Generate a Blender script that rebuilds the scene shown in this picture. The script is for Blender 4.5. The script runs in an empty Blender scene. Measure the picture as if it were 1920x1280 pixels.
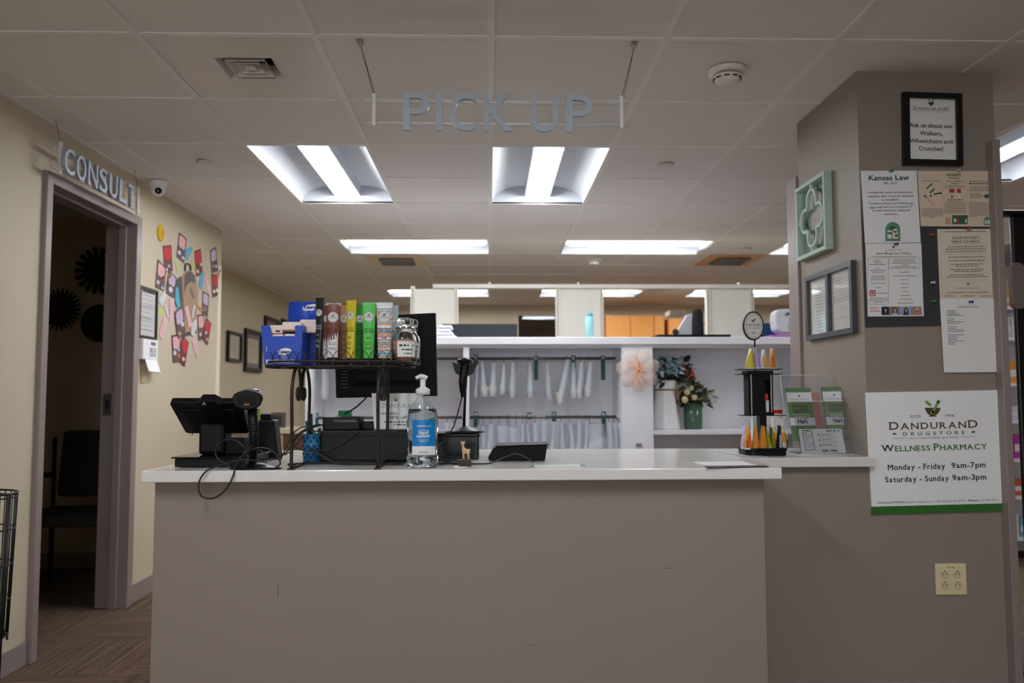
import bpy, bmesh, math, random
from mathutils import Vector, Matrix, Euler

random.seed(7)
scene = bpy.context.scene
COL = scene.collection

# ------------------------------------------------------------------ camera
CAM = Vector((0.0, 0.0, 1.15))
FPX, PITCH, YAW, ROLL = 1515.775, 0.0673775, 0.0284978, -0.0027076
_cp, _sp, _cy, _sy = math.cos(PITCH), math.sin(PITCH), math.cos(YAW), math.sin(YAW)
_fw = Vector((_sy * _cp, _cy * _cp, _sp))
_r0 = Vector((_cy, -_sy, 0))
_u0 = _r0.cross(_fw)
_rt = _r0 * math.cos(ROLL) + _u0 * math.sin(ROLL)
_up = _u0 * math.cos(ROLL) - _r0 * math.sin(ROLL)
cam_data = bpy.data.cameras.new('camera')
cam = bpy.data.objects.new('camera', cam_data)
COL.objects.link(cam)
cam.matrix_world = Matrix(((_rt.x, _up.x, -_fw.x, CAM.x), (_rt.y, _up.y, -_fw.y, CAM.y),
                           (_rt.z, _up.z, -_fw.z, CAM.z), (0, 0, 0, 1)))
cam_data.sensor_width = 36.0
cam_data.lens = FPX / 1920 * 36
cam_data.clip_start = 0.05
cam_data.dof.use_dof = True
cam_data.dof.focus_distance = 2.75
cam_data.dof.aperture_fstop = 2.8
scene.camera = cam

# ------------------------------------------------------------------ light level
TUBE = 18.0           # lamp strength of the ceiling lights
FILL = 2.6             # glow of the added fill window behind the camera
world = bpy.data.worlds.new('world')
scene.world = world
world.use_nodes = True
world.node_tree.nodes['Background'].inputs['Color'].default_value = (1.0, 0.9, 0.8, 1)
world.node_tree.nodes['Background'].inputs['Strength'].default_value = 0.02
vs = scene.view_settings
vs.view_transform = 'Standard'
vs.look = 'None'
vs.gamma = 1.0
vs.use_curve_mapping = False
vs.exposure = 1.17

# ------------------------------------------------------------------ measuring helpers (room coordinates from the survey of the photo)
def ray(px, py):
    return _fw + _rt * ((px - 960) / FPX) - _up * ((py - 640) / FPX)
def A(px, py, y):
    v = ray(px, py); return CAM + v * ((y - CAM.y) / v.y)
def AX(px, py, x):
    v = ray(px, py); return CAM + v * ((x - CAM.x) / v.x)
def AZ(px, py, z):
    v = ray(px, py); return CAM + v * ((z - CAM.z) / v.z)
def S(px, y):
    return px * y / FPX

# ------------------------------------------------------------------ materials
MATS = {}
def lin(c):
    c = c / 255.0
    return c / 12.92 if c <= 0.04045 else ((c + 0.055) / 1.055) ** 2.4
def rgb(r, g, b):
    return (lin(r), lin(g), lin(b), 1)
def mat(name, col, rough=0.6, metal=0.0, spec=0.4, noise=0.0, nscale=8.0, bump=0.0, bscale=60.0,
        emit=None, estr=0.0, trans=0.0, ior=1.45, alpha=1.0, coat=0.0, stretch=None):
    if name in MATS: return MATS[name]
    m = bpy.data.materials.new(name); m.use_nodes = True
    nt = m.node_tree; b = nt.nodes['Principled BSDF']
    c = rgb(*col)
    b.inputs['Base Color'].default_value = c
    b.inputs['Roughness'].default_value = rough
    b.inputs['Metallic'].default_value = metal
    b.inputs['Specular IOR Level'].default_value = spec
    b.inputs['IOR'].default_value = ior
    b.inputs['Transmission Weight'].default_value = trans
    b.inputs['Alpha'].default_value = alpha
    b.inputs['Coat Weight'].default_value = coat
    if emit:
        b.inputs['Emission Color'].default_value = rgb(*emit)
        b.inputs['Emission Strength'].default_value = estr
    if noise or bump:
        tc = nt.nodes.new('ShaderNodeTexCoord')
        mp = nt.nodes.new('ShaderNodeMapping')
        if stretch: mp.inputs['Scale'].default_value = stretch
        nt.links.new(tc.outputs['Object'], mp.inputs['Vector'])
    if noise:
        n = nt.nodes.new('ShaderNodeTexNoise'); n.inputs['Scale'].default_value = nscale
        n.inputs['Detail'].default_value = 5
        nt.links.new(mp.outputs['Vector'], n.inputs['Vector'])
        mx = nt.nodes.new('ShaderNodeMix'); mx.data_type = 'RGBA'
        mx.inputs[6].default_value = tuple(v * (1 - noise) for v in c[:3]) + (1,)
        mx.inputs[7].default_value = tuple(min(1, v * (1 + noise)) for v in c[:3]) + (1,)
        nt.links.new(n.outputs['Fac'], mx.inputs[0])
        nt.links.new(mx.outputs[2], b.inputs['Base Color'])
    if bump:
        n2 = nt.nodes.new('ShaderNodeTexNoise'); n2.inputs['Scale'].default_value = bscale
        n2.inputs['Detail'].default_value = 3
        nt.links.new(mp.outputs['Vector'], n2.inputs['Vector'])
        bp = nt.nodes.new('ShaderNodeBump'); bp.inputs['Strength'].default_value = bump
        bp.inputs['Distance'].default_value = 0.004
        nt.links.new(n2.outputs['Fac'], bp.inputs['Height'])
        nt.links.new(bp.outputs['Normal'], b.inputs['Normal'])
    MATS[name] = m
    return m
def flat(r, g, b, rough=0.6):
    return mat('print_%d_%d_%d_%d' % (r, g, b, int(rough * 100)), (r, g, b), rough=rough)
def film(name, col, see=0.5, rough=0.25):
    """thin milky plastic: part see-through, part diffuse with a gloss"""
    if name in MATS: return MATS[name]
    m = bpy.data.materials.new(name); m.use_nodes = True
    nt = m.node_tree; out = nt.nodes['Material Output']; b = nt.nodes['Principled BSDF']
    b.inputs['Base Color'].default_value = rgb(*col); b.inputs['Roughness'].default_value = rough
    tl = nt.nodes.new('ShaderNodeBsdfTranslucent'); tl.inputs['Color'].default_value = rgb(*col)
    m0 = nt.nodes.new('ShaderNodeMixShader'); m0.inputs[0].default_value = 0.35
    nt.links.new(b.outputs[0], m0.inputs[1]); nt.links.new(tl.outputs[0], m0.inputs[2])
    t = nt.nodes.new('ShaderNodeBsdfTransparent')
    m1 = nt.nodes.new('ShaderNodeMixShader'); m1.inputs[0].default_value = see
    nt.links.new(m0.outputs[0], m1.inputs[1]); nt.links.new(t.outputs[0], m1.inputs[2])
    nt.links.new(m1.outputs[0], out.inputs['Surface'])
    MATS[name] = m
    return m
def clear(name, tint=(1, 1, 1), gloss=0.08, rough=0.03):
    """thin clear sheet plastic / pane: straight-through with a fresnel gloss"""
    if name in MATS: return MATS[name]
    m = bpy.data.materials.new(name); m.use_nodes = True
    nt = m.node_tree; out = nt.nodes['Material Output']
    nt.nodes.remove(nt.nodes['Principled BSDF'])
    t = nt.nodes.new('ShaderNodeBsdfTransparent'); t.inputs['Color'].default_value = tint + (1,)
    g = nt.nodes.new('ShaderNodeBsdfGlossy'); g.inputs['Roughness'].default_value = rough
    f = nt.nodes.new('ShaderNodeLayerWeight'); f.inputs['Blend'].default_value = 0.5
    pw = nt.nodes.new('ShaderNodeMath'); pw.operation = 'POWER'; pw.inputs[1].default_value = 5
    ad = nt.nodes.new('ShaderNodeMath'); ad.operation = 'ADD'; ad.inputs[1].default_value = gloss
    nt.links.new(f.outputs['Facing'], pw.inputs[0]); nt.links.new(pw.outputs[0], ad.inputs[0])
    mx = nt.nodes.new('ShaderNodeMixShader')
    nt.links.new(ad.outputs[0], mx.inputs[0]); nt.links.new(t.outputs[0], mx.inputs[1]); nt.links.new(g.outputs[0], mx.inputs[2])
    nt.links.new(mx.outputs[0], out.inputs['Surface'])
    MATS[name] = m
    return m

# ------------------------------------------------------------------ text outlines from the built-in font
_tc = {}
def glyphs(s, bold=0.0, spacing=1.0, res=3):
    key = (s, bold, spacing, res)
    if key in _tc: return _tc[key]
    cu = bpy.data.curves.new('t', 'FONT'); cu.body = s; cu.size = 1.0; cu.resolution_u = res
    cu.offset = bold; cu.space_character = spacing; cu.fill_mode = 'FRONT'
    ob = bpy.data.objects.new('t', cu); COL.objects.link(ob)
    dg = bpy.context.evaluated_depsgraph_get(); dg.update()
    me = bpy.data.meshes.new_from_object(ob.evaluated_get(dg))
    vs_ = [(v.co.x, v.co.y) for v in me.vertices]; fs = [tuple(p.vertices) for p in me.polygons]
    bpy.data.objects.remove(ob); bpy.data.curves.remove(cu); bpy.data.meshes.remove(me)
    if not vs_: vs_ = [(0, 0)]; fs = []
    x0 = min(v[0] for v in vs_); x1 = max(v[0] for v in vs_)
    _tc[key] = (vs_, fs, x0, x1)
    return _tc[key]
SERIF = {'D': 'bl tl', 'A': 'bl br', 'N': 'tl bl tr', 'U': 'tl tr', 'R': 'tl bl br', 'E': 'tl bl', 'S': '', 'T': 'bc', 'W': 'tl tc tr',
         'L': 'tl bl', 'P': 'tl bl', 'H': 'tl bl tr br', 'M': 'tl bl tr br', 'C': '', 'Y': 'tl tr bc', 'F': 'tl bl', 'K': 'tl bl tr br',
         'I': 'tc bc', 'B': 'tl bl', 'O': '', 'G': '', 'V': 'tl tr', "'": '', '-': '', 'n': 'bl br', 'd': '', 'm': 'bl br', 'p': 'bl', 'r': 'bl', 'i': 'bc', 'h': 'bl br', 'l': 'bc', '1': 'bc'}

class MB:
    """collects geometry; build() links it as one mesh object"""
    def __init__(s, M=None):
        s.v = []; s.f = []; s.sm = []; s.M = M or Matrix()
    def add(s, vs_, fs, smooth=False, M=None):
        M = s.M @ M if M is not None else s.M
        o = len(s.v)
        s.v += [M @ Vector(v) for v in vs_]
        s.f += [tuple(i + o for i in f) for f in fs]
        s.sm += [smooth] * len(fs)
        return s
    def box(s, x0, x1, y0, y1, z0, z1, M=None):
        vs_ = [(x, y, z) for z in (z0, z1) for y in (y0, y1) for x in (x0, x1)]
        return s.add(vs_, [(0, 2, 3, 1), (4, 5, 7, 6), (0, 1, 5, 4), (2, 6, 7, 3), (0, 4, 6, 2), (1, 3, 7, 5)], M=M)
    def cbox(s, c, sz, rot=None, M=None):
        m = Matrix.Translation(c)
        if rot: m = m @ Euler(rot).to_matrix().to_4x4()
        if M is not None: m = M @ m
        a, b, d = sz[0] / 2, sz[1] / 2, sz[2] / 2
        return s.box(-a, a, -b, b, -d, d, M=m)
    def poly(s, pts, th, nrm, M=None):
        """flat polygon pts (3d) given thickness th along nrm"""
        n = len(pts); nrm = Vector(nrm).normalized()
        p = [Vector(q) for q in pts]
        N = (p[1] - p[0]).cross(p[2] - p[0])
        if len(p) > 3:
            N = Vector((0, 0, 0))
            for i in range(n): N += p[i].cross(p[(i + 1) % n])
        if N.dot(nrm) < 0: p.reverse()
        vs_ = [q + nrm * th for q in p] + p
        fs = [tuple(range(n)), tuple(range(2 * n - 1, n - 1, -1))]
        fs += [(i, n + i, n + (i + 1) % n, (i + 1) % n) for i in range(n)]
        return s.add(vs_, fs, M=M)
    def sheet(s, pts, M=None):
        return s.add(pts, [tuple(range(len(pts)))], M=M)
    def prism2(s, pts2, z0, z1, M=None):
        return s.poly([(x, y, z0) for x, y in pts2], z1 - z0, (0, 0, 1), M=M)
    def tube(s, pts, r, n=6, M=None, closed=False, smooth=True):
        P = [Vector(p) for p in pts]; k = len(P)
        rr = r if isinstance(r, (list, tuple)) else [r] * k
        vs_ = []; ref = None
        for i in range(k):
            a = P[i - 1] if (i > 0 or closed) else P[i]
            b = P[(i + 1) % k] if (i < k - 1 or closed) else P[i]
            t = (b - a)
            t = t.normalized() if t.length > 1e-9 else Vector((0, 0, 1))
            if ref is None:
                ref = t.orthogonal().normalized()
            ref = (ref - t * ref.dot(t))
            ref = ref.normalized() if ref.length > 1e-6 else t.orthogonal().normalized()
            bn = t.cross(ref)
            for j in range(n):
                an = 2 * math.pi * j / n
                vs_.append(P[i] + (ref * math.cos(an) + bn * math.sin(an)) * rr[i])
        fs = []
        for i in range(k if closed else k - 1):
            i2 = (i + 1) % k
            for j in range(n):
                fs.append((i * n + j, i * n + (j + 1) % n, i2 * n + (j + 1) % n, i2 * n + j))
        if not closed:
            fs.append(tuple(range(n - 1, -1, -1))); fs.append(tuple((k - 1) * n + j for j in range(n)))
        return s.add(vs_, fs, smooth, M)
    def lathe(s, prof, n=24, c=(0, 0, 0), M=None, sx=1.0, sy=1.0, smooth=True, caps=True):
        vs_ = []
        for r, z in prof:
            for j in range(n):
                an = 2 * math.pi * j / n
                vs_.append((c[0] + r * sx * math.cos(an), c[1] + r * sy * math.sin(an), c[2] + z))
        fs = []
        for i in range(len(prof) - 1):
            for j in range(n):
                fs.append((i * n + j, i * n + (j + 1) % n, (i + 1) * n + (j + 1) % n, (i + 1) * n + j))
        s.add(vs_, fs, smooth, M)
        if caps:
            cv = [Vector(v) for v in vs_]
            k = (len(prof) - 1) * n
            if prof[0][0] > 1e-5: s.add(cv[:n], [tuple(range(n - 1, -1, -1))], False, M)
            if prof[-1][0] > 1e-5: s.add(cv[k:], [tuple(range(n))], False, M)
        return s
    def loft(s, rings, smooth=True, caps=True, M=None):
        n = len(rings[0]); vs_ = [p for r in rings for p in r]; fs = []
        for i in range(len(rings) - 1):
            for j in range(n):
                fs.append((i * n + j, i * n + (j + 1) % n, (i + 1) * n + (j + 1) % n, (i + 1) * n + j))
        s.add(vs_, fs, smooth, M)
        if caps:
            s.add(rings[0], [tuple(range(n - 1, -1, -1))], False, M); s.add(rings[-1], [tuple(range(n))], False, M)
        return s
    def ball(s, c, r, n=12, m=8, M=None):
        r3 = r if isinstance(r, (tuple, list)) else (r, r, r)
        prof = [(max(1e-6, math.sin(math.pi * i / m)), -math.cos(math.pi * i / m)) for i in range(m + 1)]
        mm = Matrix.Translation(c) @ Matrix.Diagonal((r3[0], r3[1], r3[2], 1))
        if M is not None: mm = M @ mm
        return s.lathe(prof, n, M=mm, caps=False)
    # -- flat print; F is a plane matrix (x right, y up, z out) or fn(x, y) -> point
    def mapv(s, F, x, y, lift):
        if callable(F): return F(x, y)
        return F @ Vector((x, y, lift))
    def text(s, t, F, x, y, size, align='c', bold=0.0, width=None, spacing=1.0, lift=0.0006, serif=False, caps_big=None, slant=0.0):
        if serif:
            return s._serif(t, F, x, y, size, align, bold, width, spacing, lift, caps_big)
        vs_, fs, x0, x1 = glyphs(t, bold, spacing)
        w = (x1 - x0) * size
        k = (width / w) if width else 1.0
        w *= k
        ox = {'c': x - w / 2, 'l': x, 'r': x - w}[align]
        pts = [s.mapv(F, ox + (vx - x0) * size * k + slant * vy * size, y + vy * size, lift) for vx, vy in vs_]
        return s.add(pts, fs)
    def _serif(s, t, F, x, y, size, align, bold, width, spacing, lift, caps_big):
        # letters laid one by one, with slab feet; caps_big = scale of capitals at word starts
        adv = []; tot = 0
        first = True
        for i, ch in enumerate(t):
            if ch == ' ': adv.append((ch, 0.3, 1)); tot += 0.3 * spacing; first = True; continue
            vs_, fs, x0, x1 = glyphs(ch, bold)
            k = caps_big if (caps_big and (first or (i == len(t) - 1 and caps_big < 1.3 and t.isupper() and ' ' not in t))) else 1.0
            first = False
            adv.append((ch, (x1 - x0) * k, k)); tot += (x1 - x0) * k + 0.11 * spacing
        tot -= 0.11 * spacing
        sc = size; kx = (width / (tot * sc)) if width else 1.0
        cx = {'c': x - tot * sc * kx / 2, 'l': x, 'r': x - tot * sc * kx}[align]
        for ch, w, k in adv:
            if ch == ' ': cx += 0.3 * spacing * sc * kx; continue
            vs_, fs, x0, x1 = glyphs(ch, 0.0 if ch in 'MW' else bold)
            ymax = max(v[1] for v in vs_)
            for sh in ((-bold, bold) if ch in 'MW' and bold else (0,)):
                s.add([s.mapv(F, cx + (vx - x0 + sh + (bold if ch in 'MW' else 0)) * sc * k * kx, y + vy * sc * k, lift) for vx, vy in vs_], fs)
            h = 0.035 * sc * k
            for tag in SERIF.get(ch, '').split():
                fx = {'l': 0.06, 'c': 0.5, 'r': 0.94}[tag[1]] * w * sc * kx
                fy = (ymax * sc * k - h) if tag[0] == 't' else 0
                hw = 0.12 * sc * k * kx
                q = [(cx + fx - hw, y + fy), (cx + fx + hw, y + fy), (cx + fx + hw, y + fy + h), (cx + fx - hw, y + fy + h)]
                s.add([s.mapv(F, a, b, lift) for a, b in q], [(0, 1, 2, 3)])
            cx += (w + 0.11 * spacing) * sc * kx
        return s
    def rect(s, F, x0, y0, x1, y1, lift=0.0005):
        nx = max(1, int(abs(x1 - x0) / 0.008)) if callable(F) else 1
        ny = max(1, int(abs(y1 - y0) / 0.01)) if callable(F) else 1
        vs_ = [s.mapv(F, x0 + (x1 - x0) * i / nx, y0 + (y1 - y0) * j / ny, lift) for j in range(ny + 1) for i in range(nx + 1)]
        fs = [(j * (nx + 1) + i, j * (nx + 1) + i + 1, (j + 1) * (nx + 1) + i + 1, (j + 1) * (nx + 1) + i) for j in range(ny) for i in range(nx)]
        return s.add(vs_, fs, callable(F))
    def shape(s, F, pts, lift=0.0006):
        return s.add([s.mapv(F, a, b, lift) for a, b in pts], [tuple(range(len(pts)))])
    def disc(s, F, x, y, rx, ry=None, n=20, lift=0.0006):
        ry = ry or rx
        rings = 3 if callable(F) else 1
        vs_ = [s.mapv(F, x, y, lift)]; fs = []
        for k in range(1, rings + 1):
            for i in range(n):
                an = 2 * math.pi * i / n
                vs_.append(s.mapv(F, x + rx * k / rings * math.cos(an), y + ry * k / rings * math.sin(an), lift))
        for i in range(n): fs.append((0, 1 + i, 1 + (i + 1) % n))
        for k in range(rings - 1):
            for i in range(n):
                a = 1 + k * n; b = a + n
                fs.append((a + i, b + i, b + (i + 1) % n, a + (i + 1) % n))
        return s.add(vs_, fs, callable(F))
    def ring(s, F, x, y, rx, ry, w, n=28, lift=0.0007):
        vs_ = []
        for i in range(n):
            an = 2 * math.pi * i / n
            vs_.append(s.mapv(F, x + rx * math.cos(an), y + ry * math.sin(an), lift))
            vs_.append(s.mapv(F, x + (rx - w) * math.cos(an), y + (ry - w) * math.sin(an), lift))
        return s.add(vs_, [(2 * i, 2 * ((i + 1) % n), 2 * ((i + 1) % n) + 1, 2 * i + 1) for i in range(n)])
    def greek(s, F, x0, x1, y, h, align='l', fill=1.0, lift=0.0006, rnd=random):
        """a line of print too small to read: word-length dashes"""
        W = (x1 - x0) * fill
        a = x0 if align == 'l' else (x0 + x1 - W) / 2
        e = a + W
        while a < e - h:
            w = min(e - a, h * rnd.uniform(1.2, 4.5))
            s.shape(F, [(a, y), (a + w, y), (a + w, y + h), (a, y + h)], lift)
            a += w + h * 0.7
        return s
    def build(s, name, m, parent=None, local=False, smooth=None, bevel=0.0, bseg=2, origin=None):
        me = bpy.data.meshes.new(name)
        ob = bpy.data.objects.new(name, me)
        V = s.v
        if not local:
            if parent is not None:
                inv = WM[parent.name].inverted(); V = [inv @ v for v in V]
            else:
                if origin is None:
                    xs = [v.x for v in V]; ys = [v.y for v in V]; zs = [v.z for v in V]
                    origin = Vector(((min(xs) + max(xs)) / 2, (min(ys) + max(ys)) / 2, min(zs)))
                origin = Vector(origin)
                V = [v - origin for v in V]; ob.location = origin
        me.from_pydata([tuple(v) for v in V], [], s.f)
        me.polygons.foreach_set('use_smooth', [bool(smooth) if smooth is not None else b for b in s.sm])
        me.validate(); me.update()
        COL.objects.link(ob)
        mm = m if not isinstance(m, str) else MATS[m]
        me.materials.append(mm)
        if parent is not None: ob.parent = parent
        if name in PRINT: ob['kind'] = 'stuff'
        WM[ob.name] = (Matrix.Translation(ob.location) if parent is None else (WM[parent.name] if local else WM[parent.name].copy()))
        if bevel:
            bv = ob.modifiers.new('bevel', 'BEVEL'); bv.width = bevel; bv.segments = bseg
            bv.limit_method = 'ANGLE'; bv.angle_limit = math.radians(40)
        return ob
WM = {}
PRINT = {'text', 'red_text', 'lettering', 'logo_lettering', 'hours', 'address', 'address_bold', 'tagline', 'leaf_marks', 'text_frames', 'border_rule', 'column_rules', 'drawings_red', 'drawings_green', 'drawings_tan', 'drawings_pale', 'picture_bottles', 'picture_leaf', 'green_lettering', 'heading', 'slots', 'social_icon_lines', 'print'}
def sub(o):
    """world matrix of a part equals its thing's (parts carry no transform of their own)"""
    return o
def tag(o, label=None, cat=None, group=None, kind=None):
    if label: o['label'] = label
    if cat: o['category'] = cat
    if group: o['group'] = group
    if kind: o['kind'] = kind
    return o
def thing(name, label, cat, loc, rotz=0.0, group=None, M=None):
    o = bpy.data.objects.new(name, None); COL.objects.link(o)
    o.empty_display_size = 0.02
    if M is not None: o.matrix_world = M; WM[o.name] = M.copy()
    else:
        o.location = loc; o.rotation_euler = (0, 0, rotz)
        WM[o.name] = Matrix.Translation(loc) @ Matrix.Rotation(rotz, 4, 'Z')
    return tag(o, label, cat, group)
def struct(o):
    o['kind'] = 'structure'; return o
def copy_tree(o, parent=None):
    c = o.copy(); COL.objects.link(c)
    if parent is not None: c.parent = parent
    for ch in o.children: copy_tree(ch, c)
    return c
def plane(o, x, up=(0, 0, 1)):
    x = Vector(x).normalized(); u = Vector(up).normalized(); n = x.cross(u).normalized(); u = n.cross(x)
    o = Vector(o)
    return Matrix(((x.x, u.x, n.x, o.x), (x.y, u.y, n.y, o.y), (x.z, u.z, n.z, o.z), (0, 0, 0, 1)))
def spline(pts, k=8, closed=False):
    P = [Vector(p) for p in pts]; n = len(P); out = []
    rng = range(n if closed else n - 1)
    for i in rng:
        if closed: a, b, c, d = P[i - 1], P[i], P[(i + 1) % n], P[(i + 2) % n]
        else: a, b, c, d = P[max(0, i - 1)], P[i], P[i + 1], P[min(n - 1, i + 2)]
        for j in range(k):
            t = j / k
            out.append(0.5 * ((2 * b) + (c - a) * t + (2 * a - 5 * b + 4 * c - d) * t * t + (3 * b - a - 3 * c + d) * t ** 3))
    if not closed: out.append(P[-1])
    return out
def rrect(w, h, r, n=4):
    pts = []
    for cx, cy, a0 in ((w / 2 - r, h / 2 - r, 0), (-w / 2 + r, h / 2 - r, 90), (-w / 2 + r, -h / 2 + r, 180), (w / 2 - r, -h / 2 + r, 270)):
        for i in range(n + 1):
            a = math.radians(a0 + 90 * i / n); pts.append((cx + r * math.cos(a), cy + r * math.sin(a)))
    return pts

# ================================================================== THE SETTING
C = 2.3915            # ceiling height
T = 0.6096            # ceiling module
GX, GY = -1.2108, 2.7327
WL = -2.0             # left wall face
WE = 6.05             # where it ends
WR = -2.545           # set-back left wall face
YF = 11.0             # far wall face
CREAM = mat('cream_paint', (200, 187, 162), 0.55, noise=0.03, nscale=3, bump=0.06, bscale=220)
TAUPE = mat('taupe_paint', (146, 134, 124), 0.5, noise=0.035, nscale=2.5, bump=0.08, bscale=180)
TRIM = mat('taupe_trim', (146, 132, 128), 0.32, noise=0.02)
TILE = mat('ceiling_tile_mineral', (229, 224, 219), 0.9, noise=0.025, nscale=40, bump=0.25, bscale=350)
TEE = mat('ceiling_tee_paint', (232, 228, 223), 0.45)
WHITE = mat('white_laminate', (232, 230, 232), 0.35, noise=0.015, nscale=5)
WMET = mat('white_metal', (235, 235, 236), 0.35)
DARK = mat('dark_gap', (30, 28, 27), 0.8)
BLACK = mat('black_plastic', (9, 9, 10), 0.42, noise=0.15, nscale=30, bump=0.05, bscale=400, spec=0.3)
BLACKM = mat('black_matt_plastic', (7, 7, 8), 0.6, spec=0.25)
GLOSSB = mat('black_gloss', (6, 6, 7), 0.15, spec=0.35)

# carpet: squares of fine ribs laid quarter-turned
cm = bpy.data.materials.new('carpet'); cm.use_nodes = True; MATS['carpet'] = cm
nt = cm.node_tree; bs = nt.nodes['Principled BSDF']; bs.inputs['Roughness'].default_value = 0.95
tc = nt.nodes.new('ShaderNodeTexCoord')
ck = nt.nodes.new('ShaderNodeTexChecker'); ck.inputs['Scale'].default_value = 2.0
ck.inputs['Color1'].default_value = (0, 0, 0, 1); ck.inputs['Color2'].default_value = (1, 1, 1, 1)
nt.links.new(tc.outputs['Object'], ck.inputs['Vector'])
ns = []
for sc_ in ((2.5, 60, 1), (60, 2.5, 1)):
    mp = nt.nodes.new('ShaderNodeMapping'); mp.inputs['Scale'].default_value = sc_
    n = nt.nodes.new('ShaderNodeTexNoise'); n.inputs['Scale'].default_value = 1.0; n.inputs['Detail'].default_value = 4
    nt.links.new(tc.outputs['Object'], mp.inputs['Vector']); nt.links.new(mp.outputs['Vector'], n.inputs['Vector']); ns.append(n)
mx = nt.nodes.new('ShaderNodeMix'); mx.data_type = 'FLOAT'
nt.links.new(ck.outputs['Fac'], mx.inputs[0]); nt.links.new(ns[0].outputs['Fac'], mx.inputs[2]); nt.links.new(ns[1].outputs['Fac'], mx.inputs[3])
cr = nt.nodes.new('ShaderNodeValToRGB')
cr.color_ramp.elements[0].position = 0.33; cr.color_ramp.elements[0].color = rgb(64, 48, 36)
cr.color_ramp.elements[1].position = 0.66; cr.color_ramp.elements[1].color = rgb(110, 86, 66)
nt.links.new(mx.outputs[0], cr.inputs[0]); nt.links.new(cr.outputs[0], bs.inputs['Base Color'])
bp = nt.nodes.new('ShaderNodeBump'); bp.inputs['Strength'].default_value = 0.4; bp.inputs['Distance'].default_value = 0.004
nt.links.new(mx.outputs[0], bp.inputs['Height']); nt.links.new(bp.outputs['Normal'], bs.inputs['Normal'])

struct(MB().box(-4.2, 5.2, -4.0, 15.2, -0.1, 0).build('floor', cm, origin=(0, 0, 0)))

# left wall with the doorway
DY0, DY1, DZ = 3.68, 4.56, 2.118
m = MB()
m.box(-2.14, WL, -4.0, DY0 - 0.02, 0, C + 0.02); m.box(-2.14, WL, DY1 + 0.02, WE, 0, C + 0.02); m.box(-2.14, WL, DY0 - 0.02, DY1 + 0.02, DZ + 0.02, C + 0.02)
wl = struct(m.build('wall_left', CREAM, origin=(WL, 0, 0)))
struct(MB().box(WR - 0.12, -2.14, WE - 0.14, WE, 0, C + 0.02).box(WR - 0.12, WR, WE, YF, 0, C + 0.02).build('wall_left_recess', CREAM, origin=(WR, WE, 0)))
# pale corner guard at the end of the wall
g0 = AX(420, 503, WL)
tag(MB().box(WL - 0.05, WL + 0.004, WE - 0.075, WE + 0.004, 0.1, g0.z).build('corner_guard', mat('guard_vinyl', (232, 218, 190), 0.4), bevel=0.002),
    'pale vinyl corner guard at the end of the cream wall', 'corner guard')
# far wall, with an opening to one more room
ox0, ox1 = A(972, 600, YF).x, A(1042, 600, YF).x
m = MB(); m.box(WR - 0.12, ox0, YF, YF + 0.12, 0, C + 0.02); m.box(ox1, 5.2, YF, YF + 0.12, 0, C + 0.02)
m.box(ox0, ox1, YF, YF + 0.12, 2.25, C + 0.02)
struct(m.build('wall_far', CREAM, origin=(0, YF, 0)))
struct(MB().box(-2.6, 5.2, 15.0, 15.1, 0, C + 0.02).build('wall_beyond', CREAM, origin=(0, 15, 0)))
struct(MB().box(5.1, 5.2, -4, 15, 0, C + 0.02).build('wall_right_far', CREAM, origin=(5.1, 0, 0)))
m = MB(); m.box(-4.2, -1.9, -4.1, -4.0, 0, C + 0.02); m.box(0.9, 5.2, -4.1, -4.0, 0, C + 0.02); m.box(-1.9, 0.9, -4.1, -4.0, 0, 0.7); m.box(-1.9, 0.9, -4.1, -4.0, 2.2, C + 0.02)
struct(m.build('wall_behind', CREAM, origin=(0, -4, 0)))
wn = thing('fill_window', None, None, (-0.5, -4.05, 0.7)); struct(wn)  # unseen window added to brighten the front room; its panes glow
m = MB()
for x in (-1.9, -0.98, -0.06, 0.85): m.box(x, x + 0.05, -4.08, -4.0, 0.7, 2.2)
m.box(-1.9, 0.9, -4.08, -4.0, 0.7, 0.75); m.box(-1.9, 0.9, -4.08, -4.0, 2.15, 2.2); m.build('fill_window_frame', TRIM, wn)
for x in (-1.85, -0.93, -0.01): MB().box(x, x + 0.87, -4.06, -4.05, 0.75, 2.15).build('pane', mat('fill_glow', (240, 244, 250), 0.3, emit=(240, 246, 255), estr=FILL), wn)

# ---- pillar, the low wall that runs into it, the end post
PX0, PX1, PY0, PY1 = 1.415, 1.948, 3.0, 3.6
pil = struct(MB().box(PX0, PX1, PY0, PY1, 0, C + 0.004).build('pillar', TAUPE, origin=(PX0, PY0, 0)))
struct(MB().box(0.886, PX0, PY0, 3.12, 0, 0.884).build('wall_low', TAUPE, origin=(0.55, PY0, 0)))
e0 = A(1858, 262, 2.96); e1 = A(1878, 262, 2.96)
post = struct(MB().box(e0.x + 0.003, A(1893, 700, 2.96).x, 2.955, 3.62, 0, e0.z).build('trim_post', TRIM, origin=(e0.x, 2.95, 0), bevel=0.003))
# jamb strip behind the pillar's left face (edge of the next wall)
j0 = A(1511, 332, 3.64); 
struct(MB().box(PX0 - 0.012, PX0 + 0.03, 3.605, 3.72, 0.884, A(1511, 332, 3.62).z).build('trim_jamb', TRIM, origin=(PX0, 3.6, 0)))

# ---- baseboards
def baseboard(name, x0, x1, y0, y1):
    struct(MB().box(x0, x1, y0, y1, 0, 0.105).build(name, TRIM, bevel=0.004))
baseboard('baseboard_left', WL, WL + 0.008, -4.0, 3.628)
baseboard('baseboard_left_rear', WL, WL + 0.008, 4.622, WE)
baseboard('baseboard_right', 0.93, e0.x, 2.99, 3.0)
baseboard('baseboard_recess', WR, WR + 0.008, WE, YF)

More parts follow.
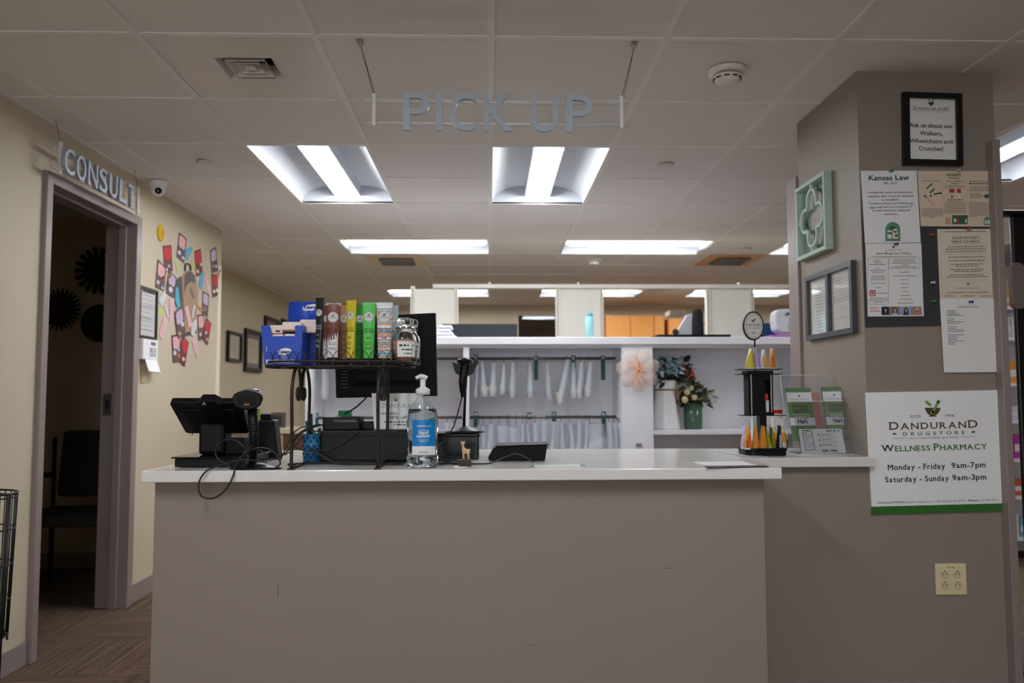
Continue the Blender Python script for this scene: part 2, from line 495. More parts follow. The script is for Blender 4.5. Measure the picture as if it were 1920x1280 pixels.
# ---- door frame
df = thing('door_1', None, None, (WL, 4.12, 0)); struct(df)
m = MB()   # near jamb, far jamb, head: face 0.05, soffit with a stop
for (a, b) in ((3.63, DY0), (DY1, 4.622)):
    m.box(-2.155, WL + 0.022, a, b, 0, DZ + 0.052)
m.box(-2.155, WL + 0.022, DY0, DY1, DZ, DZ + 0.052)
m.build('door_frame', TRIM, df, bevel=0.004)
m = MB(); m.box(-2.075, -2.035, DY0, DY0 + 0.016, 0, DZ); m.box(-2.075, -2.035, DY1 - 0.016, DY1, 0, DZ); m.box(-2.075, -2.035, DY0 + 0.016, DY1 - 0.016, DZ - 0.016, DZ)
m.build('door_stop', TRIM, df, bevel=0.002)
sp = MB().box(-2.14, -2.09, DY1 - 0.003, DY1, 1.05, 1.17).build('strike_plate', mat('brushed_steel', (150, 146, 140), 0.35, 1.0), df, bevel=0.001)
MB().box(-2.125, -2.105, DY1 - 0.0045, DY1 - 0.003, 1.085, 1.135).build('latch_hole', DARK, sp)

# ---- the unlit consulting room behind the door
m = MB(); m.box(-4.2, -4.1, 2.4, 5.7, 0, C); struct(m.build('wall_consult_left', CREAM, origin=(-4.1, 4, 0)))
struct(MB().box(-4.2, -2.14, 5.62, 5.72, 0, C).build('wall_consult_back', CREAM, origin=(-3, 5.62, 0)))
struct(MB().box(-4.2, -2.14, 2.3, 2.4, 0, C).build('wall_consult_front', CREAM, origin=(-3, 2.4, 0)))
struct(MB().box(-4.2, -2.1, 2.3, 5.72, C, C + 0.05).build('ceiling_consult', TILE, origin=(-3, 4, C)))
baseboard('baseboard_consult', -4.1, -2.14, 5.612, 5.62)

# ================================================================== CEILING
BX = A(1015, 588, 12.6).x - 0.3
FRONT = [(-1.2108, 0.2943), (0.618, 0.2943)]
fc = MB(); xs = [-2.6, -1.2108, -1.2108 + T, 0.618, 0.618 + T, 1.2276 + T, 5.2]; ys = [-4.1, 0.2943, 0.2943 + 2 * T, GY - T]
for i_ in range(len(xs) - 1):
    for j_ in range(len(ys) - 1):
        cxm, cym = (xs[i_] + xs[i_ + 1]) / 2, (ys[j_] + ys[j_ + 1]) / 2
        if not any(fx < cxm < fx + T and fy < cym < fy + 2 * T for fx, fy in FRONT): fc.box(xs[i_], xs[i_ + 1], ys[j_], ys[j_ + 1], C, C + 0.06)
struct(fc.build('ceiling_front', TILE, origin=(0, 0, C)))
ceil = struct(MB().box(-4.3, 5.3, -4.1, 15.3, C + 0.2, C + 0.25).box(-2.6, BX, YF + 0.1, 15.2, C, C + 0.03).box(BX + T, 5.2, YF + 0.1, 15.2, C, C + 0.03).box(BX, BX + T, YF + 0.1, 12.4, C, C + 0.03).box(BX, BX + T, 12.4 + T, 15.2, C, C + 0.03).build('ceiling', TILE, origin=(0, 0, C)))
COLS = list(range(-3, 9)); ROWS = list(range(-1, 14))
HOLES = {}
def hole(c, r, w=1, d=1):
    for i in range(w):
        for j in range(d): HOLES[(c + i, r + j)] = 1
# lights: (col,row,w,d)
LIGHTS = [(0, 2, 1, 2), (2, 2, 1, 2), (0, 6, 2, 1), (3, 6, 2, 1), (6, 6, 2, 1), (0, 11, 2, 1), (3, 11, 2, 1), (6, 11, 2, 1), (6, 1, 1, 2)]
for L in LIGHTS: hole(*L)
VENT = (0, 0)
hole(0, 0)
tmesh = None
def tile(c, r):
    global tmesh
    x0, x1 = GX + c * T, GX + (c + 1) * T
    y0, y1 = GY + r * T, GY + (r + 1) * T
    lim = WL if y1 < WE + 0.3 else WR
    if x1 <= lim + 0.03: return
    if y0 > YF - 0.05: return
    g = 0.0095
    full = x0 >= lim
    if full and tmesh:
        o = bpy.data.objects.new('ceiling_tile', tmesh); COL.objects.link(o)
    else:
        h = T / 2 - g
        a = -h if full else max(-h, lim - (x0 + T / 2))
        o = MB().box(a, h, -h, h, 0, 0.015).build('ceiling_tile', TILE, local=True)
        if full: tmesh = o.data
    o.parent = ceil
    o.location = Vector((x0 + T / 2, y0 + T / 2, C + 0.004)) - Vector((0, 0, C))
for c in COLS:
    for r in ROWS:
        if (c, r) not in HOLES: tile(c, r)
m = MB()
LID = {}
for i_, (c_, r_, w_, d_) in enumerate(LIGHTS):
    for a_ in range(w_):
        for b_ in range(d_): LID[(c_ + a_, r_ + b_)] = i_
for c in COLS + [COLS[-1] + 1]:
    for r in ROWS:
        x = GX + c * T; y0, y1 = GY + r * T, min(YF, GY + (r + 1) * T)
        if y0 > YF or x < (WL if y1 < WE + 0.3 else WR): continue
        if LID.get((c, r), -1) == LID.get((c - 1, r), -2): continue
        m.box(x - 0.012, x + 0.012, y0, y1, C - 0.001, C + 0.012)
for r in ROWS:
    for c in COLS:
        y = GY + r * T; x0, x1 = GX + c * T, GX + (c + 1) * T; lim = WL if y < WE else WR
        if y > YF or x1 < lim: continue
        if LID.get((c, r), -1) == LID.get((c, r - 1), -2): continue
        m.box(max(x0, lim), x1, y - 0.012, y + 0.012, C, C + 0.011)
m.build('ceiling_grid', TEE, ceil)
# wall angle along the left wall
struct(MB().box(WL, WL + 0.022, -4, WE, C - 0.002, C + 0.004).box(WR, WR + 0.022, WE, YF, C - 0.002, C + 0.004).build('trim_ceiling_angle', TEE, origin=(WL, 0, C)))

# ---- recessed lights: a curved white tray with one bright lens along its length
LENS = mat('lit_lens', (255, 255, 255), 0.5, emit=(247, 250, 255), estr=TUBE)
TRAY = mat('light_tray_enamel', (198, 202, 208), 0.45)
def light(c, r, w, d, label, group, x=None, y=None):
    x0, y0 = (GX + c * T, GY + r * T) if x is None else (x, y)
    W, D = w * T, d * T
    along_y = D > W
    t = thing('ceiling_light', label, 'ceiling light', (x0 + W / 2, y0 + D / 2, C), group=group)
    Ln, Wd = (D, W) if along_y else (W, D)
    rot = Matrix.Rotation(math.pi / 2, 4, 'Z') if along_y else Matrix()
    Mx = Matrix.Translation((x0 + W / 2, y0 + D / 2, C)) @ rot
    hl, hw, dp = Ln / 2 - 0.012, Wd / 2 - 0.012, 0.115
    n = 8; prof = []
    for i in range(n + 1):
        a = math.pi / 2 * i / n
        prof.append((-hw + (hw - 0.09) * (1 - math.cos(a)), dp * math.sin(a)))
    prof = prof + [(-p[0], p[1]) for p in reversed(prof)]
    m = MB(Mx); k = len(prof)
    m.add([(-hl, p[0], p[1]) for p in prof] + [(hl, p[0], p[1]) for p in prof], [(i, i + 1, k + i + 1, k + i) for i in range(k - 1)], True)
    m.add([(-hl, p[0], p[1]) for p in prof], [tuple(range(k))]); m.add([(hl, p[0], p[1]) for p in prof], [tuple(range(k))])
    m.build('tray', TRAY, t)
    m = MB(Mx)
    m.box(-hl, hl, -hw - 0.011, -hw, -0.002, 0.006); m.box(-hl, hl, hw, hw + 0.011, -0.002, 0.006)
    m.box(-hl - 0.011, -hl, -hw - 0.011, hw + 0.011, -0.002, 0.006); m.box(hl, hl + 0.011, -hw - 0.011, hw + 0.011, -0.002, 0.006)
    m.build('rim', TEE, t)
    lens = []
    R = 0.075
    q = [(R * (i / 5 - 1), -0.036 * (1 - (i / 5 - 1) ** 2)) for i in range(11)]
    m = MB(Mx)
    e = hl - 0.02
    rings = []
    for xx, sc in ((-e, 0.55), (-e + 0.03, 1.0), (e - 0.03, 1.0), (e, 0.55)):
        rings.append([(xx, a * sc, 0.052 + b * sc) for a, b in q])
    m.loft(rings, True, True)
    m.build('lens', LENS, t)
    MB(Mx).box(-e, e, -R - 0.006, -R, 0.043, dp).box(-e, e, R, R + 0.006, 0.043, dp).box(-e - 0.004, -e, -R - 0.006, R + 0.006, 0.043, dp).box(e, e + 0.004, -R - 0.006, R + 0.006, 0.043, dp).build('lens_housing', TRAY, t)
    return t
names = ['lit ceiling troffer running away from us, left of the pair nearest the hanging sign', 'lit ceiling troffer running away from us, right of the pair below the hanging sign',
         'wide lit ceiling troffer of the second row, at left above the counter', 'wide lit ceiling troffer of the second row, above the shelves right of centre',
         'wide lit ceiling troffer cut off by the pillar, second row', 'small far ceiling troffer seen beside the leftmost cream shelving panel',
         'small far ceiling troffer seen between the two middle cream shelving panels', 'small far ceiling troffer seen beside the rightmost cream panel',
         'ceiling troffer at the right edge, beyond the taupe pillar']
for L, nm in zip(LIGHTS, names): light(*L, nm, 'recessed ceiling lights')
light(0, 0, 1, 1, 'tiny square ceiling light in the room beyond the far opening', 'recessed ceiling lights', x=BX, y=12.4)
# the front room goes on behind us and has lights of its own
for (fx, fy), nm in zip(FRONT, ('overhead left', 'overhead right', 'far behind at left', 'far behind at right')):
    light(0, 0, 1, 2, 'ceiling troffer of the front room behind the viewpoint, ' + nm, 'recessed ceiling lights', x=fx, y=fy)

# ================================================================== COUNTER
CT = 0.922
STONE = mat('counter_solid_surface', (226, 223, 218), 0.16, noise=0.02, nscale=90, spec=0.5)
cb = tag(MB().box(-1.052, 0.883, 2.6, 3.42, 0, CT - 0.036).build('service_counter', TAUPE, bevel=0.003), 'taupe painted front and carcass of the pick up counter', 'counter')
ctop = tag(MB().box(-1.075, 0.925, 2.55, 3.5, CT - 0.036, CT).build('countertop', STONE, bevel=0.003), 'white solid countertop of the pick up counter', 'countertop')
tag(MB().box(0.927, 1.425, 2.965, 3.5, CT - 0.036, CT - 0.001).build('countertop_ledge', STONE, bevel=0.003), 'white countertop ledge running from counter to pillar', 'countertop')
# scuffs on the counter front
SC = mat('scuff', (122, 110, 101), 0.6)
for i, (px, py, w, h) in enumerate([(1243, 1066, 16, 2.2), (520, 1120, 3, 26), (985, 1210, 22, 1.6)]):
    p = A(px, py, 2.6)
    MB().box(p.x, p.x + S(w, 2.6), 2.5992, 2.6, p.z, p.z + S(h, 2.6)).build('scuff_mark', SC, cb)

# ================================================================== flat print on walls
def plane_n(o, x, n):
    n = Vector(n).normalized(); x = Vector(x); x = (x - n * x.dot(n)).normalized(); u = n.cross(x); o = Vector(o)
    return Matrix(((x.x, u.x, n.x, o.x), (x.y, u.y, n.y, o.y), (x.z, u.z, n.z, o.z), (0, 0, 0, 1)))
class PL:
    """a flat sheet on a wall: axis/val of its plane, reading direction taken from two points on it"""
    def __init__(s, axis, val, p0, p1, conv=None):
        s.ax, s.val, s.conv = axis, val, conv
        a, b = s.pt(*p0), s.pt(*p1)
        n = {'y': (0, -1, 0), 'x-': (-1, 0, 0), 'x+': (1, 0, 0)}[axis]
        s.n = Vector(n); s.F = plane_n(a, b - a, n); s.I = s.F.inverted()
    def pt(s, x, y):
        if s.conv: x, y = s.conv(x, y)
        return A(x, y, s.val) if s.ax == 'y' else AX(x, y, s.val)
    def loc(s, x, y):
        q = s.I @ s.pt(x, y); return q.x, q.y
    def text(s, mb, t, x, y, cap, w=None, align='c', **k):
        lx, ly = s.loc(x, y); _, ty = s.loc(x, y - cap)
        size = (ty - ly) / 0.72
        wd = None
        if w: a = s.loc(x - w / 2, y)[0]; b = s.loc(x + w / 2, y)[0]; wd = abs(b - a)
        mb.text(t, s.F, lx, ly, size, align, width=wd, **k)
    def greek(s, mb, x0, x1, y, h, align='c', fill=1.0, lift=0.0006):
        a = s.loc(x0, y); b = s.loc(x1, y); t = s.loc(x0, y - h)
        mb.greek(s.F, a[0], b[0], a[1], t[1] - a[1], align, fill, lift)
    def rect(s, mb, x0, y0, x1, y1, lift=0.0005):
        mb.shape(s.F, [s.loc(x0, y1), s.loc(x1, y1), s.loc(x1, y0), s.loc(x0, y0)], lift)
    def shape(s, mb, pts, lift=0.0006):
        P = [s.loc(*p) for p in pts]
        ar = sum(P[i][0] * P[(i + 1) % len(P)][1] - P[(i + 1) % len(P)][0] * P[i][1] for i in range(len(P)))
        if ar < 0: P.reverse()
        mb.shape(s.F, P, lift)
    def disc(s, mb, x, y, r, ry=None, lift=0.0006, n=20):
        a = s.loc(x, y); b = s.loc(x + r, y); c = s.loc(x, y - (ry or r))
        mb.disc(s.F, a[0], a[1], abs(b[0] - a[0]), abs(c[1] - a[1]), lift=lift, n=n)
    def line(s, mb, x0, y0, x1, y1, w, lift=0.0006):
        a, b = Vector(s.loc(x0, y0)), Vector(s.loc(x1, y1)); d = (b - a)
        nn = Vector((-d.y, d.x)).normalized() * abs(s.loc(x0, y0 - w)[1] - s.loc(x0, y0)[1]) / 2
        P = [a - nn, b - nn, b + nn, a + nn]
        mb.shape(s.F, [(p.x, p.y) for p in P], lift)
PAPER = mat('paper', (232, 231, 228), 0.55, noise=0.012, nscale=6)
LAMIN = mat('laminated_paper', (233, 233, 232), 0.18, noise=0.012, nscale=6)
BEIGEP = mat('beige_laminated_paper', (218, 199, 176), 0.2, noise=0.015)
CREAMP = mat('cream_laminated_paper', (221, 210, 190), 0.2, noise=0.015)
INK = flat(30, 30, 32); BROWN = flat(92, 60, 48); GREEN = flat(52, 110, 44); LEAF = flat(110, 160, 70); GREY = flat(105, 103, 100); DGREEN = flat(60, 84, 60)

def mortar(pl, parent, cx, cy, k, col_bowl=BROWN, col_leaf=LEAF):
    """the bowl-and-pestle mark: k = bowl width"""
    m = MB(); h = k * 0.55
    pl.shape(m, [(cx - k / 2, cy - h / 2), (cx + k / 2, cy - h / 2), (cx + k * .42, cy - h * .1), (cx + k * .3, cy + h * .22), (cx + k * .16, cy + h * .36), (cx + k * .28, cy + h / 2), (cx - k * .28, cy + h / 2), (cx - k * .16, cy + h * .36), (cx - k * .3, cy + h * .22), (cx - k * .42, cy - h * .1)])
    m.build('emblem_bowl', col_bowl, parent)
    m = MB()
    pl.shape(m, [(cx - k * .5, cy - h * 1.35), (cx - k * .3, cy - h * 1.25), (cx - k * .1, cy - h * .9), (cx - k * .08, cy - h * .62), (cx - k * .28, cy - h * .78), (cx - k * .42, cy - h * 1.02)], 0.0008)
    pl.line(m, cx - k * .02, cy + h * .1, cx + k * .36, cy - h * 1.2, k * .15, 0.0009)
    pl.disc(m, cx + k * .36, cy - h * 1.2, k * .11, lift=0.0009); pl.disc(m, cx - k * .03, cy + h * .05, k * .13, lift=0.0009)
    m.build('emblem_leaf', col_leaf, parent)

YP = 2.9985
def on_pillar(name, label, cat, corners, mtl, th=0.0008, y=YP, conv=None, base=None):
    pl = PL('y', y - th, corners[3], corners[2], conv)
    pts = [A(*(conv(*c) if conv else c), y) for c in corners]
    c0 = sum(pts, Vector()) / len(pts); c0.z = min(p.z for p in pts)
    t = thing(name, label, cat, c0)
    MB().poly(pts, th, (0, -1, 0)).build(base or 'sheet', mtl, t)
    return t, pl

# ---- pharmacy opening-hours board
Z7 = lambda x, y: (1620 + x * .2032, 720 + y * .2032)
BOARD = mat('foam_board', (242, 243, 242), 0.4)
t, pl = on_pillar('pharmacy_sign', 'white square pharmacy hours board with green bottom band on the pillar', 'sign',
                  [(10, 78), (1220, 54), (1292, 1165), (68, 1200)], BOARD, th=0.006, conv=Z7, base='board')
m = MB(); pl.shape(m, [(64, 1130), (1289, 1098), (1293, 1170), (68, 1202)]); m.build('green_band', mat('green_print', (56, 112, 48), 0.4), t)
m = MB(); pl.text(m, 'ESTD', 475, 308, 22, 92, bold=.01, serif=True); pl.text(m, '1976', 790, 300, 22, 80, bold=.01)
pl.text(m, 'DANDURAND', 642, 410, 60, 815, serif=True, bold=.012, spacing=1.6, caps_big=1.22)
pl.text(m, 'DRUGSTORE', 645, 468, 32, 570, bold=.012, spacing=1.9); m.build('lettering', BROWN, t)
m = MB(); pl.text(m, 'the compounding specialists', 642, 500, 17, 455, slant=.2); pl.line(m, 268, 500, 400, 496, 3); pl.line(m, 890, 485, 1020, 480, 3); m.build('tagline', GREY, t)
m = MB(); pl.text(m, 'WELLNESS PHARMACY', 650, 610, 50, 975, serif=True, bold=.016, caps_big=1.28); m.build('green_lettering', GREEN, t)
m = MB(); pl.text(m, 'Monday - Friday', 485, 785, 52, 530, bold=.018, serif=True); pl.text(m, '9am-7pm', 965, 770, 52, 315, bold=.018, serif=True)
pl.text(m, 'Saturday - Sunday', 490, 897, 52, 590, bold=.018, serif=True); pl.text(m, '9am-3pm', 972, 882, 52, 315, bold=.018, serif=True); m.build('hours', INK, t)
m = MB(); pl.text(m, 'Dandurand Wellness', 255, 1098, 18, 262, bold=.01); pl.text(m, 'Phone', 1005, 1080, 18, 80, bold=.025); m.build('address_bold', INK, t)
m = MB(); pl.text(m, '550 N Hillside Ste 1-100, Wichita, KS 67214', 670, 1090, 18, 555); pl.text(m, '(316) 962-4210', 1145, 1078, 18, 185); m.build('address', GREY, t)
mortar(pl, t, 633, 258, 148)
m = MB()
for x, y in ((280, 458), (1007, 441)): pl.shape(m, [(x - 22, y), (x - 8, y - 9), (x + 10, y - 8), (x + 22, y - 1), (x + 8, y + 9), (x - 10, y + 8)])
m.build('leaf_marks', GREEN, t)

# ---- framed notice at the top of the pillar
t = thing('framed_notice', 'black frame with a walkers and crutches notice, high on the pillar', 'picture frame', A(1745, 310, 3.0))
Z5 = lambda x, y: (1600 + x * .2344, 160 + y * .2344)
FR = mat('black_frame', (22, 23, 24), 0.35)
out = [(380, 65), (848, 80), (858, 652), (388, 645)]; inn = [(430, 108), (805, 122), (814, 608), (436, 598)]
def frame_ring(outp, innp, th, n, fn):
    o = [fn(*p) for p in outp]; i = [fn(*p) for p in innp]; n = Vector(n); m = MB()
    vs_ = o + i + [p + n * th for p in o] + [p + n * th for p in i]
    fs = []
    for k in range(4):
        k2 = (k + 1) % 4
        fs += [(8 + k, 8 + k2, 12 + k2, 12 + k), (k, k2, 8 + k2, 8 + k), (4 + k, 12 + k, 12 + k2, 4 + k2), (k, 4 + k, 4 + k2, k2)]
    m.add(vs_, fs)
    bm_fix.append(m)
    return m
bm_fix = []
fn = lambda x, y: A(*Z5(x, y), 2.9985)
frame_ring(out, inn, 0.02, (0, -1, 0), fn).build('frame', FR, t)
MB().poly([fn(x, y) for x, y in inn], 0.006, (0, -1, 0)).build('sheet', PAPER, t)
pl = PL('y', 2.992, inn[3], inn[2], Z5)
m = MB()
for i, (s_, w, y) in enumerate((('Ask us about our', 348, 338), ('Walkers,', 180, 400), ('Wheelchairs and', 342, 462), ('Crutches!', 196, 522))): pl.text(m, s_, 622, y, 34, w, bold=.012)
m.build('lettering', INK, t)
m = MB(); pl.text(m, 'DANDURAND', 622, 200, 24, 282, serif=True, bold=.008, spacing=1.5, caps_big=1.2); pl.text(m, 'DRUGSTORE', 622, 216, 9, 210, spacing=1.8); m.build('logo_lettering', GREY, t)
mortar(pl, t, 622, 148, 50, DGREEN, DGREEN)

# ---- dark felt pin strip board behind the papers
FELT = mat('charcoal_felt', (62, 62, 64), 0.95, noise=0.2, nscale=60, bump=0.3, bscale=200)
bd = thing('pin_board', 'charcoal felt pin board behind the pillar papers', 'pin board', A(1740, 610, 3.0))
c4 = [(1613, 322), (1862, 322), (1868, 608), (1622, 613)]
YB = 2.9935
MB().poly([A(*c, 2.9992) for c in c4], 2.9992 - YB, (0, -1, 0)).build('felt_panel', FELT, bd)
m = MB()
a, b = A(1720, 455, YB), A(1760, 454, YB)
m.box(a.x, b.x, YB - 0.0006, YB, a.z, a.z + 0.0015); m.build('panel_seam', DARK, bd)

# ---- the law notice
t, pl = on_pillar('law_notice', 'white laminated law notice with a green bottle picture on the pillar', 'notice', [(58, 684), (505, 682), (538, 1256), (92, 1262)], LAMIN, y=YB, conv=Z5)
m = MB(); pl.text(m, 'Kansas Law', 286, 757, 40, 325, bold=.02); m.build('heading', flat(38, 58, 48), t)
m = MB(); pl.text(m, '68-12-2', 295, 790, 18, 105, bold=.01); m.build('number', flat(60, 72, 64), t)
m = MB()
for s_, cx, y, w in (('Prohibits the return of prescription', 295, 862, 350), ('medication after it has been dispensed', 296, 892, 372), ('to the patient.', 294, 921, 138), ('Therefore, Dandurand Wellness can', 300, 950, 358),
                     ('not accept returned medication or', 302, 978, 338), ('provide refunds for dispensed', 304, 1006, 298), ('medication.', 302, 1036, 112)): pl.text(m, s_, cx, y, 14, w, bold=.012)
pl.line(m, 442, 953, 480, 953, 3); pl.line(m, 134, 983, 168, 983, 3); m.build('text', flat(56, 56, 60), t)
m = MB(); arch = [(255, 1246), (375, 1246), (375, 1150)] + [(315 + 60 * math.cos(a), 1150 - 58 * math.sin(a)) for a in [math.pi * i / 10 for i in range(1, 10)]] + [(255, 1150)]
pl.shape(m, arch); m.build('picture_arch', flat(92, 140, 112), t)
m = MB(); pl.rect(m, 272, 1160, 306, 1225, .0009); pl.rect(m, 314, 1165, 356, 1225, .0009); pl.disc(m, 335, 1163, 16, lift=.0009); m.build('picture_bottles', flat(226, 216, 200), t)
m = MB(); pl.rect(m, 332, 1190, 352, 1212, .0011); m.build('picture_label', flat(80, 56, 50), t)
m = MB(); pl.rect(m, 272, 1175, 306, 1190, .0011); pl.disc(m, 312, 1140, 26, 14, lift=.0008); m.build('picture_leaf', flat(58, 98, 70), t)

# ---- the sharps leaflet
t, pl = on_pillar('sharps_leaflet', 'beige landscape sharps leaflet in three columns with small drawings', 'leaflet', [(512, 684), (1102, 686), (1112, 1130), (538, 1126)], BEIGEP, y=YB, conv=Z5)
m = MB(); pl.text(m, 'SHARPS', 803, 727, 22, 115, bold=.02); m.build('heading', flat(44, 70, 58), t)
m = MB(); pl.greek(m, 762, 852, 745, 8)
pl.text(m, 'WHAT IS A SHARP?', 620, 770, 10, 142, bold=.02)
pl.text(m, 'HOW TO DISPOSE', 812, 772, 10, 135, bold=.02); pl.text(m, 'SHARPS?', 814, 790, 10, 66, bold=.02); pl.text(m, 'WHERE TO DISPOSE', 1004, 773, 10, 155, bold=.02); pl.greek(m, 922, 1088, 790, 9)
for y in range(990, 1062, 11): pl.greek(m, 546, 716, y, 4, fill=1 if y < 1050 else .3)
for y in (806, 818): pl.greek(m, 722, 900, y, 4, fill=.9)
pl.greek(m, 750, 880, 917, 6); pl.greek(m, 750, 880, 931, 5)
for y in range(945, 1025, 11): pl.greek(m, 725, 908, y, 4, fill=.95)
for y in range(812, 850, 11): pl.greek(m, 924, 1090, y, 4, fill=.95)
for y in range(866, 910, 11): pl.greek(m, 930, 1025, y, 4, 'l')
for y in range(940, 1052, 11): pl.greek(m, 924, 1092, y, 4, 'l', 1 if y < 1040 else .4)
m.build('text', flat(104, 92, 84), t)
m = MB(); pl.line(m, 718, 770, 722, 1040, 1.5); pl.line(m, 908, 770, 914, 1040, 1.5); m.build('column_rules', flat(168, 150, 134), t)
m = MB(); pl.line(m, 585, 825, 632, 785, 12); pl.line(m, 612, 860, 650, 828, 14); pl.line(m, 640, 870, 700, 862, 13); pl.disc(m, 700, 862, 9); pl.disc(m, 620, 884, 9); pl.line(m, 565, 878, 585, 898, 12)
pl.shape(m, [(1035, 885), (1070, 868), (1090, 872), (1088, 900), (1060, 905)]); pl.rect(m, 790, 1038, 914, 1110); m.build('drawings_green', flat(56, 96, 72), t)
m = MB(); pl.line(m, 580, 892, 645, 958, 12, .0004); pl.rect(m, 735, 1055, 780, 1110); m.build('drawings_tan', flat(196, 160, 128), t)
m = MB(); pl.rect(m, 768, 828, 808, 858); pl.rect(m, 828, 828, 860, 860); pl.rect(m, 782, 880, 796, 902); pl.rect(m, 828, 1066, 844, 1100, .0009); m.build('drawings_red', flat(176, 60, 52), t)
m = MB(); pl.disc(m, 812, 1080, 11, 16, lift=.0009); pl.rect(m, 838, 875, 856, 902); pl.rect(m, 894, 1070, 906, 1100, .0009); m.build('drawings_pale', flat(226, 214, 196), t)
m = MB(); pl.shape(m, [(1042, 1118), (1102, 1118), (1102, 1075), (1092, 1055), (1072, 1046), (1052, 1055), (1042, 1075)]); m.build('picture_arch', flat(92, 140, 112), t)
m = MB(); pl.rect(m, 1072, 1080, 1096, 1106, .0009); pl.rect(m, 1050, 1078, 1066, 1106, .0009); m.build('picture_bottles', flat(222, 212, 196), t)

# ---- the wellness flyer
ZW = lambda x, y: (1610 + x * .13286, 450 + y * .13286)
t, pl = on_pillar('wellness_flyer', 'white laminated wellness flyer with a row of four portraits at its foot', 'flyer', [(92, 48), (882, 42), (918, 1072), (128, 1078)], PAPER, y=YB, conv=ZW)
MB().poly([A(*ZW(*c), YB - 0.0013) for c in [(84, 44), (890, 38), (936, 1082), (925, 1108), (190, 1112), (112, 1048)]], 0.0004, (0, -1, 0)).build('laminate', clear('laminate_film', gloss=0.01), t)
m = MB(); pl.text(m, 'DANDURAND', 490, 150, 18, 232, serif=True, spacing=1.6); m.build('logo_lettering', flat(150, 128, 120), t)
m = MB(); pl.text(m, 'Better Manage Your Wellness', 496, 200, 28, 486, bold=.01); m.build('heading', flat(84, 86, 74), t)
m = MB(); pl.greek(m, 185, 820, 236, 8, fill=1)
for y, f, x0, x1 in ((296, 1, 210, 320), (322, 1, 215, 320), (348, 1, 150, 385), (404, 1, 230, 305), (432, 1, 155, 382), (458, 1, 185, 360), (510, 1, 180, 360), (536, 1, 175, 370), (563, 1, 165, 385), (616, 1, 170, 382), (672, 1, 230, 325), (754, 1, 252, 400), (828, 1, 160, 410), (854, 1, 155, 410), (880, 1, 208, 362)): pl.greek(m, x0, x1, y, 9)
for y, x0, x1 in ((280, 490, 795), (306, 485, 800), (332, 460, 828), (386, 465, 826), (458, 575, 720), (510, 478, 826), (564, 590, 706), (620, 595, 708), (675, 605, 700), (730, 610, 706), (785, 590, 732), (838, 576, 752), (893, 552, 778)): pl.greek(m, x0, x1, y, 9)
m.build('text', flat(110, 108, 108), t)
m = MB(); pl.greek(m, 605, 708, 358, 10)
for y, x1 in ((956, 295), (984, 282), (1008, 315)): pl.greek(m, 155, x1, y, 8)
m.build('red_text', flat(168, 70, 60), t)
def box_outline(pl, m, x0, y0, x1, y1, w):
    pl.line(m, x0 + 14, y0, x1 - 14, y0, w); pl.line(m, x0 + 14, y1, x1 - 14, y1, w); pl.line(m, x0, y0 + 14, x0, y1 - 14, w); pl.line(m, x1, y0 + 14, x1, y1 - 14, w)
    for a, b, c, d in ((x0, y0 + 14, x0 + 14, y0), (x1 - 14, y0, x1, y0 + 14), (x0, y1 - 14, x0 + 14, y1), (x1 - 14, y1, x1, y1 - 14)): pl.line(m, a, b, c, d, w)
m = MB(); box_outline(pl, m, 128, 250, 418, 905, 4); box_outline(pl, m, 425, 250, 862, 402, 4); m.build('text_frames', flat(120, 96, 88), t)
m = MB(); pl.rect(m, 152, 708, 238, 792); m.build('social_icon', flat(150, 40, 120), t)
m = MB(); pl.shape(m, [(152, 745), (238, 785), (238, 792), (152, 792)], .0008); m.build('social_icon_glow', flat(226, 120, 60), t)
m = MB(); q = pl.loc(195, 750); k = abs(pl.loc(215, 750)[0] - q[0]); m.ring(pl.F, q[0], q[1], k, k, k * .3, lift=.0010)
for a, b, c, d in ((168, 724, 222, 724), (168, 776, 222, 776), (168, 724, 168, 776), (222, 724, 222, 776)): pl.line(m, a, b, c, d, 5, .0010)
m.build('social_icon_lines', flat(240, 226, 220), t)
for i, (x0, x1, bg, hair, skin, top) in enumerate(((320, 428, (38, 48, 84), (20, 20, 24), (196, 150, 126), (24, 30, 60)), (428, 578, (138, 120, 114), (92, 64, 48), (206, 166, 146), (196, 186, 180)), (578, 742, (150, 164, 196), (22, 20, 22), (200, 156, 132), (40, 40, 48)), (742, 888, (150, 134, 130), (206, 170, 120), (214, 172, 150), (222, 116, 66)))):
    m = MB(); pl.rect(m, x0, 938, x1, 1056); ph = m.build('portrait', flat(*bg), t)
    cx = (x0 + x1) / 2 + 6
    m = MB(); pl.disc(m, cx, 985, 30, 36, lift=.0008, n=14); pl.rect(m, cx - 30, 985, cx + 30, 1030, .0008); m.build('portrait_hair', flat(*hair), ph)
    m = MB(); pl.shape(m, [(cx - 44, 1056), (cx - 34, 1034), (cx - 14, 1024), (cx + 14, 1024), (cx + 34, 1034), (cx + 44, 1056)], .0010); m.build('portrait_top', flat(*top), ph)
    m = MB(); pl.disc(m, cx, 990, 17, 24, lift=.0012, n=14); pl.rect(m, cx - 8, 1005, cx + 8, 1030, .0012); m.build('portrait_face', flat(*skin), ph)
mortar(pl, t, 490, 102, 40, flat(96, 66, 40), flat(110, 40, 96))

